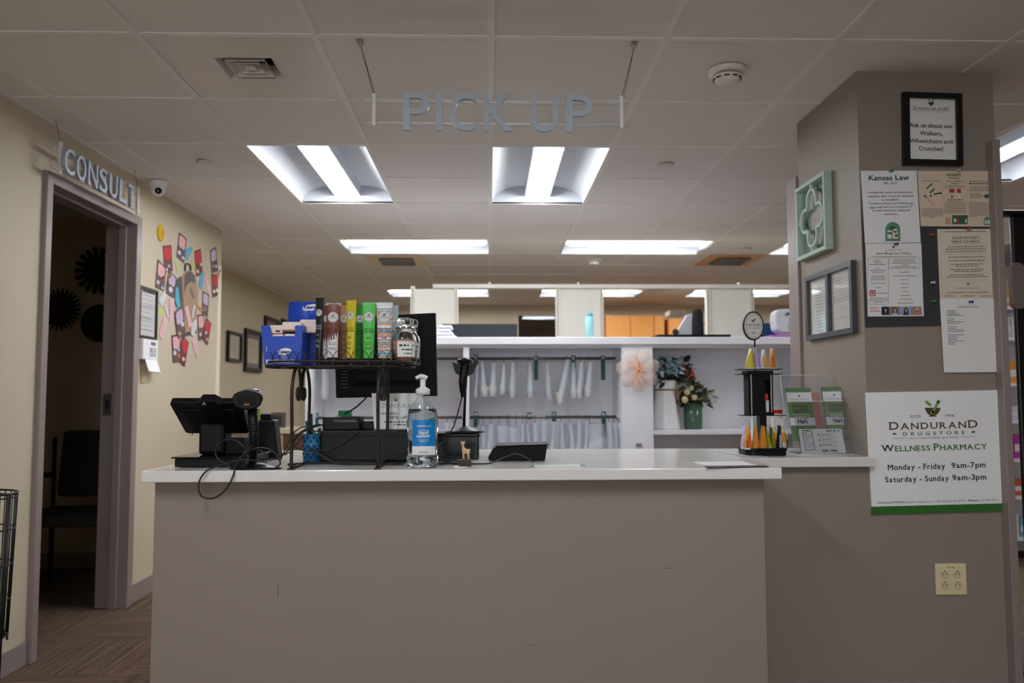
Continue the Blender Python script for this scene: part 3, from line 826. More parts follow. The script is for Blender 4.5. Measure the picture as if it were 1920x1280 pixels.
# ---- meds-to-beds notice
Z6 = lambda x, y: (1600 + x * .2188, 440 + y * .2188)
t, pl = on_pillar('bedside_delivery_notice', 'cream laminated notice in a thin ruled border, above the address list', 'notice', [(718, -48), (1206, -50), (1222, 545), (742, 552)], CREAMP, y=YB, conv=Z6)
m = MB(); pl.text(m, "DANDURAND'S", 962, 36, 22, 225, serif=True, bold=.012); pl.text(m, 'MEDS-TO-BEDS', 963, 70, 22, 240, serif=True, bold=.012); m.build('heading', flat(74, 74, 66), t)
m = MB(); pl.greek(m, 790, 1140, -22, 6)
for y, x0, x1 in ((108, 808, 1118), (128, 788, 1138), (149, 788, 1138), (196, 812, 1126), (226, 818, 1126), (257, 834, 1112), (273, 876, 1076), (303, 828, 1128), (318, 860, 1094), (349, 834, 1124), (366, 806, 1152), (501, 794, 1170), (529, 778, 872), (529, 926, 1042), (529, 1090, 1184)): pl.greek(m, x0, x1, y, 7)
m.build('text', flat(112, 104, 92), t)
m = MB(); pl.text(m, 'DANDURAND', 982, 464, 15, 192, serif=True, spacing=1.6); m.build('logo_lettering', flat(168, 132, 116), t)
m = MB()
for y in (84, 162, 386): pl.line(m, 770, y + 3, 1142, y, 2)
for a, b, c, d in ((742, -26, 1182, -28), (1182, -28, 1194, 515), (742, -26, 762, 520)): pl.line(m, a, b, c, d, 2)
m.build('border_rule', flat(176, 160, 138), t)
mortar(pl, t, 982, 424, 28, flat(120, 110, 70), flat(120, 110, 70))

# ---- loose list of addresses hanging below it
t, pl = on_pillar('address_list', 'plain white paper with a short address list, hanging below the cream notice', 'paper', [(740, 549), (1222, 546), (1258, 1176), (776, 1180)], PAPER, y=YB - 0.0018, conv=Z6)
m = MB(); pl.text(m, 'THE BILLING LOCATIONS', 983, 622, 9, 178, bold=.02)
rn = random.Random(3)
y = 654
for n_, k in ((0, 4), (1, 4), (2, 4), (3, 7)):
    for i in range(k):
        x0 = 800 + (y - 654) * .045; pl.greek(m, x0, x0 + rn.choice((60, 82, 108, 140)), y, 5, 'l'); y += 13.6
    y += 14
m.build('text', flat(70, 70, 72), t)
# ---- push pins
for i, (px, py, c, lb, d) in enumerate(((1667, 321, (46, 140, 80), 'green push pin at the top of the law notice', 0), (1812, 430, (206, 84, 84), 'red push pin at the top of the cream notice', 0), (1742, 441, (206, 60, 70), 'red push pin in bare felt near the top', 0),
                                ((1745, 530, (220, 220, 222), 'white push pin in the bare felt', 0)), (1746, 565, (40, 150, 86), 'green push pin in the bare felt', 0), (1816, 566, (34, 60, 160), 'blue push pin at the top of the address list', 0), (1676, 458, (110, 36, 90), 'dark purple push pin between law notice and wellness flyer', 0), (1793, 320, (210, 180, 178), 'pale pink push pin at the top of the sharps leaflet', 0))):
    p = A(px, py, YB - 0.003)
    Mx = Matrix.Translation(p) @ Matrix.Rotation(math.pi / 2, 4, 'X') @ Matrix.Rotation(0.5, 4, 'Y')
    m = MB(Mx); m.lathe([(0.001, -0.001), (0.001, 0.003), (0.0045, 0.004), (0.0042, 0.006), (0.0026, 0.008), (0.0026, 0.013), (0.0052, 0.015), (0.005, 0.017), (0.0005, 0.0175)], 12)
    tag(m.build('push_pin', mat('pin_%d' % i, c, 0.3)), lb, 'push pin', 'push pins on the pillar')

# ---- outlet
t = thing('wall_outlet', 'ivory double wall outlet low on the pillar', 'outlet', A(1782, 1115, 3.0))
IV = mat('ivory_plastic', (226, 211, 170), 0.35)
Mx = Matrix.Translation(A(1782, 1085, 2.9985))
MB(Mx).box(-.058, .058, -.005, 0, -.057, .057).build('plate', IV, t, bevel=0.002)
for sx in (-.024, .024):
    for sz in (.02, -.02):
        rc = MB(Mx @ Matrix.Translation((sx, -.0052, sz - .003)) @ Matrix.Rotation(math.pi / 2, 4, 'X')).lathe([(.0165, 0), (.016, .0012)], 20, smooth=False).build('receptacle', mat('ivory_face', (214, 198, 156), 0.35), t)
        m = MB(Mx)
        m.box(sx - .0075, sx - .0055, -.0068, -.006, sz - .004, sz + .004); m.box(sx + .0055, sx + .0075, -.0068, -.006, sz - .003, sz + .003); m.box(sx + .0055, sx + .010, -.0068, -.006, sz - .001, sz + .001)
        m.lathe([(.0025, -.0068), (.0025, -.006)], 8, c=(sx, 0, 0), M=Matrix.Translation((0, 0, sz + .009)) @ Matrix.Rotation(math.pi / 2, 4, 'X') @ Matrix.Translation((0, 0, 0.013)))
        m.build('slots', DARK, rc)
m = MB(); m.text('CK 1-38', plane(A(1782, 1064.5, 2.9933), (1, 0, 0)), 0, 0, .007, bold=.02); m.build('lettering', INK, t)

# ================================================================== pillar's left face
XL = PX0 - 0.0008
# green quatrefoil mirror
ZQ = lambda x, y: (1490 + x * .2659, 310 + y * .2656)
MINT = mat('mint_paint', (168, 190, 174), 0.5)
fn = lambda x, y: AX(*ZQ(x, y), XL)
oq = [(34, 190), (238, 52), (292, 582), (92, 662)]
p = [fn(*c) for c in oq]
pl = PL('x-', XL, oq[3], oq[2], ZQ)
w = (p[1] - p[0]).length * .5 + (p[2] - p[3]).length * .5; h = ((p[0] - p[3]).length + (p[1] - p[2]).length) / 2
ctr = sum(p, Vector()) / 4
th = 0.034
Fq = plane((XL, ctr.y, ctr.z), (0, -1, 0))
w = abs(p[0].y - p[1].y); 
t = thing('quatrefoil_mirror', 'mint green square mirror with a quatrefoil fretwork on the pillar side', 'mirror', (XL, ctr.y, ctr.z - h / 2))
b = 0.018
m = MB(Fq)
m.box(-w / 2, w / 2, h / 2 - b, h / 2, 0, th); m.box(-w / 2, w / 2, -h / 2, -h / 2 + b, 0, th); m.box(-w / 2, -w / 2 + b, -h / 2 + b, h / 2 - b, 0, th); m.box(w / 2 - b, w / 2, -h / 2 + b, h / 2 - b, 0, th)
m.build('frame', MINT, t, bevel=0.002)
# fretwork: quatrefoil outline strip
R = h * .172; D = R * 1.3
ol = []
for q, (dx, dy) in enumerate(((1, 0), (0, 1), (-1, 0), (0, -1))):
    for i in range(13):
        a = math.radians(-112 + 224 * i / 12 + 90 * q); ol.append((dx * D * w / h * 1.0 + R * math.cos(a) * w / h, dy * D + R * math.sin(a)))
m = MB(Fq); n = len(ol); sw = 0.013
inn2 = []
for i in range(n):
    a, c_ = Vector(ol[i - 1]), Vector(ol[(i + 1) % n]); d = (c_ - a).normalized(); inn2.append((ol[i][0] - d.y * sw * -1 * -1, ol[i][1] + d.x * sw))
z1 = th * .8
vs_ = [(x, y, z) for z in (z1 - .012, z1) for x, y in ol] + [(x, y, z) for z in (z1 - .012, z1) for x, y in inn2]
fs = []
for i in range(n):
    j = (i + 1) % n
    fs += [(n + i, n + j, 3 * n + j, 3 * n + i), (i, j, n + j, n + i), (2 * n + j, 2 * n + i, 3 * n + i, 3 * n + j), (j, i, 2 * n + i, 2 * n + j)]
m.add(vs_, fs)
m.build('quatrefoil', MINT, t)
ext = D + R
for bx4 in ((-.008, .008, ext - .004, h / 2 - b), (-.008, .008, -h / 2 + b, -ext + .004), (-w / 2 + b, -ext * w / h + .004, -.008, .008), (ext * w / h - .004, w / 2 - b, -.008, .008)):
    MB(Fq).box(*bx4, z1 - .012, z1).build('strut', MINT, t)
MB(Fq).box(-w / 2 + .01, w / 2 - .01, -h / 2 + .01, h / 2 - .01, 0.001, 0.005).build('mirror_glass', mat('mirror', (215, 218, 220), 0.03, 1.0), t)

# double certificate frame
fn = lambda x, y: AX(*ZQ(x, y), XL)
p = [fn(*c) for c in [(98, 790), (430, 668), (445, 1180), (110, 1240)]]
w = abs(p[0].y - p[1].y); ctr = sum(p, Vector()) / 4; h = (p[0].z + p[1].z - p[2].z - p[3].z) / 2
Fd = plane((XL, ctr.y, ctr.z), (0, -1, 0))
t = thing('certificate_frame', 'dark grey double frame holding two white certificates on the pillar side', 'picture frame', (XL, ctr.y, ctr.z - h / 2))
GFR = mat('charcoal_frame', (66, 68, 74), 0.35); th = .02; b = .022
m = MB(Fd); m.box(-w / 2, w / 2, h / 2 - b, h / 2, 0, th); m.box(-w / 2, w / 2, -h / 2, -h / 2 + b, 0, th); m.box(-w / 2, -w / 2 + b, -h / 2 + b, h / 2 - b, 0, th); m.box(w / 2 - b, w / 2, -h / 2 + b, h / 2 - b, 0, th); m.box(-.012, .012, -h / 2 + b, h / 2 - b, 0, th)
m.build('frame', GFR, t, bevel=0.001)
for sx in (-1, 1):
    cx = sx * (w / 4 - .003)
    pg = MB(Fd).box(cx - w / 4 + .006, cx + w / 4 - .006, -h / 2 + .012, h / 2 - .012, 0.001, 0.004).build('certificate', PAPER, t)
    m = MB()
    F2 = Fd @ Matrix.Translation((cx, 0, .004))
    if sx < 0:
        m.text('DANDURAND', F2, .01, h / 2 - .07, .014, serif=True, spacing=1.4)
        for i in range(16): m.greek(F2, -w * .07, w * .1, h * .22 - i * .014, .003, 'l', .9)
        m.shape(F2, [(-.012, h / 2 - .05), (.0, h / 2 - .05), (-.003, h / 2 - .06), (-.009, h / 2 - .06)])
    else:
        for i in range(3): m.greek(F2, -w * .18, w * .02, h * .33 - i * .012, .003, 'l', .9)
        for yy in (.2, .02, -.02, -.26): m.rect(F2, -w * .19, h * yy, w * .19, h * yy + .0012)
        for i in range(5): m.greek(F2, -w * .18, w * .18, h * .15 - i * .011, .002, 'l', .9)
        m.ring(F2, 0, -.05, .018, .022, .0015)
    m.build('text', flat(150, 148, 140), pg)
    MB(Fd).box(cx - w / 4 + .006, cx + w / 4 - .006, -h / 2 + .012, h / 2 - .012, 0.0062, 0.0072).build('pane', clear('glass_pane', gloss=0.05), t)

# ================================================================== things on the ceiling
# supply-air diffuser in its steel panel (near left)
x0, y0 = GX, GY
t = thing('air_vent', 'square steel ceiling panel with a stepped air diffuser, near the hanging sign', 'air vent', (x0 + T / 2, y0 + T / 2, C))
SHEET = mat('grey_sheet_metal', (214, 208, 202), 0.3, noise=0.02, nscale=4)
q0, q1 = AZ(415, 112, C), AZ(522, 150, C)
vx, vy, vh = x0 + T * .5, y0 + T * .46, .105
vx = (AZ(470, 130, C)).x; vy = AZ(470, 130, C).y
m = MB(); g = .013; zt = C + .003
for a, b, c_, d in ((x0 + g, vx - vh, y0 + g, y0 + T - g), (vx + vh, x0 + T - g, y0 + g, y0 + T - g), (vx - vh, vx + vh, y0 + g, vy - vh), (vx - vh, vx + vh, vy + vh, y0 + T - g)): m.box(a, b, c_, d, zt, zt + .004)
m.build('panel', SHEET, t)
MB().box(vx - vh, vx + vh, vy - vh, vy + vh, C + .07, C + .075).build('duct', DARK, t)
for k, (h0, h1, za, zb) in enumerate(((.105, .085, .0, .05), (.075, .05, .0, .045), (.045, .022, .002, .04))):
    m = MB()
    o = [(-h0, -h0), (h0, -h0), (h0, h0), (-h0, h0)]; i2 = [(-h1, -h1), (h1, -h1), (h1, h1), (-h1, h1)]
    vs_ = [(vx + a * (1 if k else 1), vy + b, C + za) for a, b in o] + [(vx + a, vy + b, C + zb) for a, b in i2]
    vs_ += [(x, y, z + .003) for x, y, z in vs_]
    fs = []
    for j in range(4): jj = (j + 1) % 4; fs += [(j, jj, 4 + jj, 4 + j), (8 + jj, 8 + j, 12 + j, 12 + jj), (j, 8 + j, 8 + jj, jj)]
    m.add(vs_, fs); m.build('vane', SHEET, t)
MB().box(vx - .02, vx + .02, vy - .02, vy + .02, C + .004, C + .008).build('center_plate', SHEET, t)
# far grilles: (px,py,w,frame colour; the second has orange light painted in)
for px, py, wpx, col, lb in ((745, 489, 62, (226, 206, 176), 'far ceiling air grille in a cream surround, left of centre'), (1368, 488, 62, (220, 160, 108), 'far ceiling air grille with orange light painted into its surround, right of centre')):
    p = AZ(px, py, C)
    t = thing('air_grille', lb, 'air vent', (p.x, p.y, C), group='far air grilles')
    sm = mat('grille_frame_%d' % px, col, .5); hw = S(wpx, p.y) / 2 * 1.0
    MB().box(p.x - hw * 1.7, p.x + hw * 1.7, p.y - .29, p.y + .29, C - .004, C + .001).build('surround', sm, t)
    MB().box(p.x - hw, p.x + hw, p.y - .17, p.y + .17, C - .006, C - .004).build('duct', DARK, t)
    for k in range(6):
        yy = p.y - .15 + k * .06
        m = MB(Matrix.Translation((p.x, yy, C - .012)) @ Matrix.Rotation(.7, 4, 'X')); m.box(-hw, hw, -.017, .017, -.0015, .0015); m.build('slat', mat('grille_slat', (176, 170, 162), .5), t)
# smoke detectors
SDW = mat('detector_plastic', (232, 226, 218), .4)
for px, py, sc, lb in ((1363, 132, 1.0, 'round white smoke detector on the ceiling near the pillar'), (1113, 486, 1.0, 'small white smoke detector on the far ceiling')):
    p = AZ(px, py, C)
    t = thing('smoke_detector', lb, 'smoke detector', (p.x, p.y, C), group='smoke detectors')
    M0 = Matrix.Translation((p.x, p.y, C))
    MB(M0).lathe([(.0, -.018), (.056, -.018), (.07, -.012), (.072, 0)], 32).build('base', SDW, t)
    MB(M0).lathe([(.0, -.024), (.045, -.024), (.045, -.018)], 32).build('gap_ring', DARK, t)
    MB(M0).lathe([(.0, -.052), (.03, -.051), (.046, -.044), (.05, -.034), (.05, -.03), (.053, -.024)], 32).build('sensor_head', SDW, t)
    m = MB(M0)
    for k in range(10):
        a = 2 * math.pi * k / 10; m.cbox((math.cos(a) * .0505, math.sin(a) * .0505, -.036), (.004, .02, .004), (0, 0, a))
    m.build('slots', DARK, t)
# concealed sprinkler covers
for px, py, lb in ((383, 303, 'flat round sprinkler cover in the ceiling above the consult doorway wall'), (1249, 308, 'flat round sprinkler cover right of the near lit troffers'), (648, 526, 'tiny sprinkler cover on the far ceiling above the counter rack'), (1402, 466, 'small sprinkler cover beside the cut off far troffer'), (1085, 526, 'tiny sprinkler cover on the far ceiling above the shelving bar')):
    p = AZ(px, py, C)
    tag(MB(Matrix.Translation((p.x, p.y, C))).lathe([(0, -.012), (.036, -.012), (.04, -.009), (.04, -.004), (.034, 0)], 28).build('sprinkler_cover', mat('sprinkler_white', (222, 212, 204), .4)), lb, 'sprinkler cover', 'sprinkler covers')

# ================================================================== PICK UP sign
STEEL = mat('brushed_letter_steel', (168, 176, 186), 0.4, 0.15, noise=.04, nscale=3)
ACR = mat('frosted_white_acrylic', (214, 210, 206), 0.35)
def solid_glyph(ch, F, x0, x1, y0, y1, th, bold):
    """letter filled to a box in plane F, extruded th behind it"""
    vs_, fs, a, b = glyphs(ch, bold, 1.0, 5)
    ya = min(v[1] for v in vs_); yb = max(v[1] for v in vs_)
    pts = [(x0 + (v[0] - a) / (b - a) * (x1 - x0), y0 + (v[1] - ya) / (yb - ya) * (y1 - y0)) for v in vs_]
    n = len(pts); m = MB(F)
    V = [(x, y, 0) for x, y in pts] + [(x, y, -th) for x, y in pts]
    cnt = {}
    for f in fs:
        for i in range(len(f)):
            e = (f[i], f[(i + 1) % len(f)]); cnt[e] = cnt.get(e, 0) + 1
    Fs = list(fs) + [tuple(n + i for i in reversed(f)) for f in fs]
    for (p, q) in cnt:
        if (q, p) not in cnt: Fs.append((p, n + p, n + q, q))
    m.add(V, Fs); return m
YS = 2.70
t = thing('hanging_sign', 'brushed metal PICK UP letters on white rails hanging from the ceiling', 'sign', A(925, 243, YS))
lo, hi = A(700, 236, YS), A(1164, 241, YS)
F = plane_n(A(757, 243, YS - .012), A(1110, 247.6, YS - .012) - A(757, 243, YS - .012), (0, -1, 0)); I = F.inverted()
def fl(px, py, y=YS - .012): q = I @ A(px, py, y); return q.x, q.y
for ch, xa, xb in (('P', 756, 805.6), ('I', 817.5, 828.6), ('C', 843.7, 893.9), ('K', 907, 960.5), ('U', 995.6, 1045.5), ('P', 1062, 1110.5)):
    x0_, y0_ = fl(xa, 243 + (xa - 757) * .013); x1_, y1_ = fl(xb, 243 + (xb - 757) * .013 - 69.6)
    ob = solid_glyph(ch, F, x0_, x1_, y0_, y1_, .014, .004).build('letter', STEEL, t)
for ya, yb in ((188.5, 193.5), (229, 234)):
    a, b = A(686, ya, YS), A(1181, yb, YS)
    m = MB(); m.tube([a + Vector((0, .006, 0)), b + Vector((0, .006, 0))], .0052, 8); m.build('rail', ACR, t)
for xa, ya, yb in ((702, 176, 236), (1164.5, 181, 241)):
    a, b = A(xa, ya, YS), A(xa, yb, YS)
    MB().box(a.x - .006, a.x + .006, YS - .008, YS - .002, b.z, a.z).build('end_bar', ACR, t, bevel=.001)
for xa, ya, hx, hy in ((700.5, 177, 676, 78), (1166, 182, 1189, 82)):
    a = A(xa, ya, YS - .005); h_ = AZ(hx, hy, C); h_.z = C - .012
    MB().tube([a, h_], .0011, 5).tube([a + Vector((.006, 0, -.004)), h_], .0009, 5).build('wire', mat('dark_wire', (70, 62, 56), .4, .6), t)
    MB().box(h_.x - .012, h_.x + .012, h_.y - .012, h_.y + .012, C - .006, C - .001).lathe([(.004, -.02), (.008, -.014), (.008, -.006)], 10, c=(h_.x, h_.y, C)).build('ceiling_clip', mat('clip_grey', (168, 160, 154), .35, .4), t)

# ================================================================== CONSULT sign on the left wall
XS = -1.90
t = thing('consult_sign', 'brushed metal CONSULT letters on white rails over the dark doorway', 'sign', AX(180, 350, XS))
b0 = AX(122, 322, XS); 
F = plane((XS, b0.y, b0.z), (0, 1, 0)); I = F.inverted()
def cl(px, py): q = I @ AX(px, py, XS); return q.x, q.y
ht = cl(124, 273)[1] - cl(124, 322)[1]
for ch, xa, xb in (('C', 121, 140), ('O', 144, 162), ('N', 166, 184), ('S', 187, 202.5), ('U', 206.5, 221.5), ('L', 225.5, 240), ('T', 243, 253)):
    x0_ = cl(xa, 330)[0]; x1_ = cl(xb, 330)[0]
    solid_glyph(ch, F, x0_, x1_, 0, ht, .018, .004).build('letter', STEEL, t)
ye0, ye1 = AX(98, 290, XS - .036).y, AX(262, 370, XS - .036).y
for zz in (.82, .12):
    MB().tube([(XS - .036, ye0, b0.z + ht * zz), (XS - .036, ye1, b0.z + ht * zz)], .006, 8).build('rail', ACR, t)
for px, py in ((113, 290), (258, 370)):
    y = AX(px, py, XS - .024).y
    MB().box(XS - .03, XS - .018, y - .008, y + .008, b0.z - .01, b0.z + ht + .02).build('end_bar', ACR, t, bevel=.001)
    MB().tube([(XS - .025, y, b0.z + ht + .018), (XS - .035, y - .03, C - .004)], .0012, 5).build('wire', MATS['dark_wire'], t)

# security camera
p = AX(297, 338, WL + .09); p.z = C
t = thing('security_camera', 'white dome security camera on the ceiling past the consult sign', 'camera', (p.x, p.y, C))
MB(Matrix.Translation((p.x, p.y, C))).lathe([(.042, -.034), (.05, -.012), (.051, 0)], 24).build('mount', WMET, t)
q = Vector((p.x + .004, p.y - .008, C - .05))
MB().ball(q, .038, 20, 12).build('eyeball', WMET, t)
d = (Vector((.35, -.8, -.35))).normalized(); Mx = Matrix.Translation(q) @ d.to_track_quat('Z', 'Y').to_matrix().to_4x4()
lensr = MB(Mx).lathe([(.029, .024), (.027, .034), (.022, .036)], 20).build('lens_ring', WMET, t)
MB(Mx).lathe([(0, .0375), (.015, .037), (.0215, .0355)], 20, caps=False).build('lens_glass', GLOSSB, lensr)

# ================================================================== papers on the left wall
ZL = lambda x, y: (280 + x * .2187, 420 + y * .21875)
def wallpaper(name, label, cat, pts, col, lvl=0, group=None, th=.0008, inner=None, extra=None):
    x = WL + .0006 + lvl * .0012
    P = [AX(*ZL(*p), x) for p in pts]
    c0 = sum(P, Vector()) / len(P); c0.z = min(p.z for p in P)
    mt = mat('card_%d_%d_%d' % col, col, .5)
    pl = PL('x+', x + th, pts[0], (pts[0][0] + 30, pts[0][1] + 14), ZL); pl.F = plane((x + th, P[0].y, P[0].z), (0, 1, 0)); pl.I = pl.F.inverted()
    if not inner and not extra:
        return tag(MB().poly(P, th, (1, 0, 0)).build(name, mt), label, cat, group), pl
    t = thing(name, label, cat, c0, group=group)
    MB().poly(P, th, (1, 0, 0)).build('card', mt, t)
    for nm, q, c in (inner or []):
        m = MB()
        if len(q) == 4 and not isinstance(q[0], tuple): pl.disc(m, q[0], q[1], q[2], q[3], n=14)
        else: pl.shape(m, q)
        m.build(nm, flat(*c), t)
    return t, pl
MAROON, CHOC = (112, 44, 46), (98, 70, 72)
PINK, RED, LIL, SIL = (232, 178, 178), (208, 48, 56), (206, 184, 208), (206, 210, 216)
G1 = 'paper snack cards around the backpack'
def card(label, pts, base, panel, discs, lvl):
    (ax, ay), (bx, by), (cx, cy), (dx, dy) = pts
    def uv(u, v): return (ax * (1 - u) * (1 - v) + bx * u * (1 - v) + cx * u * v + dx * (1 - u) * v, ay * (1 - u) * (1 - v) + by * u * (1 - v) + cy * u * v + dy * (1 - u) * v)
    inn = [('panel', [uv(.12, .12), uv(.25, .07), uv(.75, .07), uv(.88, .12), uv(.88, .45), uv(.75, .52), uv(.25, .52), uv(.12, .45)], panel)]
    for u, v, r, c in discs: x, y = uv(u, v); inn.append(('picture', (x, y, r, r * 1.5), c))
    t, pl = wallpaper('paper_card', label, 'paper card', pts, base, lvl, G1, inner=inn)
    m = MB()
    for k in range(4):
        a, b = uv(.28, .2 + k * .08), uv(.72, .2 + k * .08); pl.line(m, a[0], a[1], b[0], b[1], 3.0, .0009)
    m.build('text', flat(max(0, panel[0] - 50), max(0, panel[1] - 50), max(0, panel[2] - 50)), t)
OR = (214, 120, 60)
card('brown card with pink panel at the very top of the paper collage', [(254, 68), (320, 125), (298, 340), (232, 280)], CHOC, PINK, [(.3, .75, 13, SIL), (.8, .82, 10, SIL)], 1)
card('maroon card with red panel near the yellow button', [(115, 186), (188, 178), (200, 405), (130, 415)], MAROON, RED, [(.6, .78, 10, (150, 190, 214)), (.3, .9, 10, SIL)], 1)
card('brown card with pink panel at the left edge of the collage', [(72, 298), (145, 375), (125, 575), (52, 540)], CHOC, PINK, [(.25, .78, 12, SIL), (.8, .5, 12, (196, 66, 50)), (.8, .9, 10, (170, 190, 200))], 2)
card('brown card with lilac panel leaning on the left side of the backpack', [(170, 400), (235, 460), (210, 632), (140, 590)], CHOC, LIL, [(.5, .72, 17, SIL), (.1, .2, 12, OR)], 3)
card('maroon card with red panel above the right shoulder of the backpack', [(385, 232), (440, 210), (458, 430), (402, 450)], MAROON, RED, [(.3, .82, 10, (226, 214, 208)), (.85, .6, 9, SIL)], 1)
card('brown card with lilac panel at the top right of the collage', [(520, 228), (570, 192), (590, 400), (535, 425)], CHOC, LIL, [(.3, .7, 9, (180, 150, 130)), (.75, .78, 9, SIL)], 1)
card('maroon card with red panel at the far right of the collage', [(532, 430), (582, 428), (592, 610), (542, 632)], MAROON, RED, [(.3, .75, 10, (236, 232, 228)), (.8, .75, 10, (236, 232, 228))], 2)
card('brown card with lilac panel right of the backpack', [(458, 570), (514, 605), (500, 800), (450, 765)], CHOC, LIL, [(.45, .7, 15, (130, 120, 126))], 1)
card('brown card with pink panel at the lower right of the backpack', [(412, 775), (468, 770), (476, 985), (420, 998)], CHOC, PINK, [(.35, .78, 10, SIL)], 2)
card('tilted maroon card with red panel at the lower right', [(490, 800), (532, 855), (500, 1040), (455, 980)], MAROON, RED, [(.4, .6, 9, SIL), (.75, .8, 10, (170, 160, 160))], 3)
card('brown card with lilac panel over the lower left of the backpack', [(216, 752), (285, 695), (312, 945), (245, 985)], CHOC, LIL, [(.75, .6, 14, SIL), (.3, .85, 11, (196, 160, 120))], 5)
card('brown card with pink panel at the bottom of the collage', [(192, 950), (258, 945), (280, 1175), (205, 1190)], CHOC, PINK, [(.25, .65, 14, SIL), (.75, .55, 11, (160, 180, 200)), (.7, .78, 12, OR)], 3)
card('tilted maroon card with red panel at the bottom of the collage', [(285, 950), (338, 1015), (304, 1222), (258, 1175)], MAROON, RED, [(.6, .78, 12, (220, 196, 180))], 4)
G2 = 'paper strips around the backpack'
def strip(name, label, pts, col, lvl=2, lines=0):
    o, pl = wallpaper(name, label, 'paper strip', pts, col, lvl, G2, extra=lines or None)
    if lines:
        m = MB(); (ax, ay), (bx, by), (cx, cy), (dx, dy) = pts[0], pts[1], pts[-2], pts[-1]
        for k in range(lines):
            v = .2 + .6 * k / max(1, lines - 1)
            pl.line(m, ax * .85 * (1 - v) + dx * .85 * v + .15 * (bx * (1 - v) + cx * v), ay * .85 * (1 - v) + dy * .85 * v + .15 * (by * (1 - v) + cy * v), bx * .85 * (1 - v) + cx * .85 * v + .15 * (ax * (1 - v) + dx * v), by * .85 * (1 - v) + cy * .85 * v + .15 * (ay * (1 - v) + dy * v), 3.5, .0008)
        m.build('text', flat(max(0, col[0] - 46), max(0, col[1] - 46), max(0, col[2] - 46)), o)
LIME, AQUA, BLUSH, PALE = (190, 208, 96), (70, 172, 200), (230, 186, 190), (214, 214, 216)
strip('paper_strip', 'lime strip left of the backpack handle', [(210, 305), (222, 303), (256, 405), (244, 416)], LIME, 1)
strip('paper_strip', 'lime strip right of the backpack handle', [(348, 308), (362, 303), (398, 380), (388, 396)], LIME, 1)
strip('paper_strip', 'lime strip beside the framed notice', [(58, 742), (112, 728), (120, 760), (66, 788)], LIME, 1)
strip('paper_strip', 'torn aqua paper above the backpack handle', [(325, 205), (362, 192), (366, 230), (345, 262), (325, 318), (304, 270), (308, 235)], AQUA, 2)
strip('paper_strip', 'aqua strip on the left side of the backpack', [(226, 542), (245, 540), (268, 705), (244, 722), (220, 660)], AQUA, 5)
strip('paper_strip', 'aqua strip right of the backpack', [(440, 425), (468, 402), (452, 560), (424, 540)], AQUA, 2)
strip('paper_strip', 'blush strip beside the maroon card at upper right', [(472, 425), (490, 440), (526, 560), (505, 582), (464, 480)], BLUSH, 1, 4)
strip('paper_strip', 'blush strip left of the backpack middle', [(174, 638), (214, 636), (210, 838), (174, 835)], BLUSH, 2, 5)
strip('paper_strip', 'blush strip below the framed notice corner', [(125, 788), (160, 830), (108, 992), (82, 940)], BLUSH, 2, 5)
strip('paper_strip', 'blush strip across the backpack front', [(302, 720), (330, 695), (368, 870), (338, 890)], BLUSH, 6, 5)
strip('paper_strip', 'blush strip hanging lowest at the right', [(365, 1000), (388, 975), (430, 1095), (404, 1150)], BLUSH, 2, 4)
strip('paper_strip', 'grey-white torn paper left of the backpack', [(112, 590), (146, 560), (150, 610), (104, 710), (78, 650)], PALE, 2, 3)
strip('paper_strip', 'narrow white strip left of the backpack', [(126, 692), (140, 688), (172, 795), (160, 802)], PALE, 2)
strip('paper_strip', 'narrow white strip on the right of the backpack', [(374, 718), (390, 684), (394, 700), (376, 800), (362, 805)], PALE, 6)
strip('paper_strip', 'torn white paper over the backpack bottom', [(366, 850), (398, 810), (410, 850), (382, 968), (354, 940)], PALE, 6, 4)
strip('paper_strip', 'orange curl of paper right of the backpack', [(414, 692), (435, 715), (465, 735), (458, 748), (425, 735)], (206, 140, 70), 3)
strip('paper_strip', 'orange stick of paper at the wall end', [(590, 420), (598, 395), (620, 388), (600, 420), (596, 478)], (170, 96, 60), 3)
# the backpack
t, pl = wallpaper('paper_backpack', 'brown paper backpack at the heart of the wall collage', 'paper cutout',
                  [(272, 470), (292, 420), (325, 398), (360, 402), (392, 440), (410, 520), (418, 600), (412, 680), (400, 800), (405, 930), (300, 962), (290, 930), (288, 780), (278, 660)], (172, 140, 108), 3,
                  inner=[('upper_pocket', [(298, 500), (300, 440), (325, 405), (360, 408), (388, 445), (398, 505), (350, 492), (318, 530), (300, 600)], (92, 84, 84)),
                         ('badge', [(350, 545), (362, 540), (390, 625), (385, 645), (372, 640), (346, 585)], (128, 112, 96)), ('base', [(288, 935), (404, 905), (404, 935), (300, 966)], (70, 66, 66)), ('side_band', [(270, 470), (280, 450), (292, 640), (304, 930), (292, 930), (276, 660)], (120, 96, 74))])
m = MB()
pts = [AX(*ZL(*q), WL + .006) for q in ((306, 402), (310, 350), (330, 340), (350, 356), (354, 400))]
m.tube(spline(pts, 5), .006, 6); m.build('handle', flat(60, 56, 54), t)
wallpaper('paper_strap', 'dark grey-green paper strap behind the backpack', 'paper cutout', [(230, 480), (262, 448), (276, 450), (284, 700), (250, 722), (222, 680)], (70, 78, 76), 2)
# yellow button
p = AX(300, 437, WL)
t = thing('round_button', 'yellow round button on the wall beside the collage', 'button', (WL, p.y, p.z - .04))
MB(plane(p, (0, 1, 0))).lathe([(.044, 0), (.046, .006), (.04, .012), (0, .014)], 28, sy=1.1).build('disc', mat('yellow_plastic', (226, 178, 32), .4), t)
m = MB(); F = plane(p + Vector((.0142, 0, 0)), (0, 1, 0)); m.disc(F, -.01, .01, .004, n=10); m.disc(F, .01, .01, .004, n=10); m.ring(F, 0, -.008, .014, .008, .003); m.build('print', flat(150, 110, 20), t)
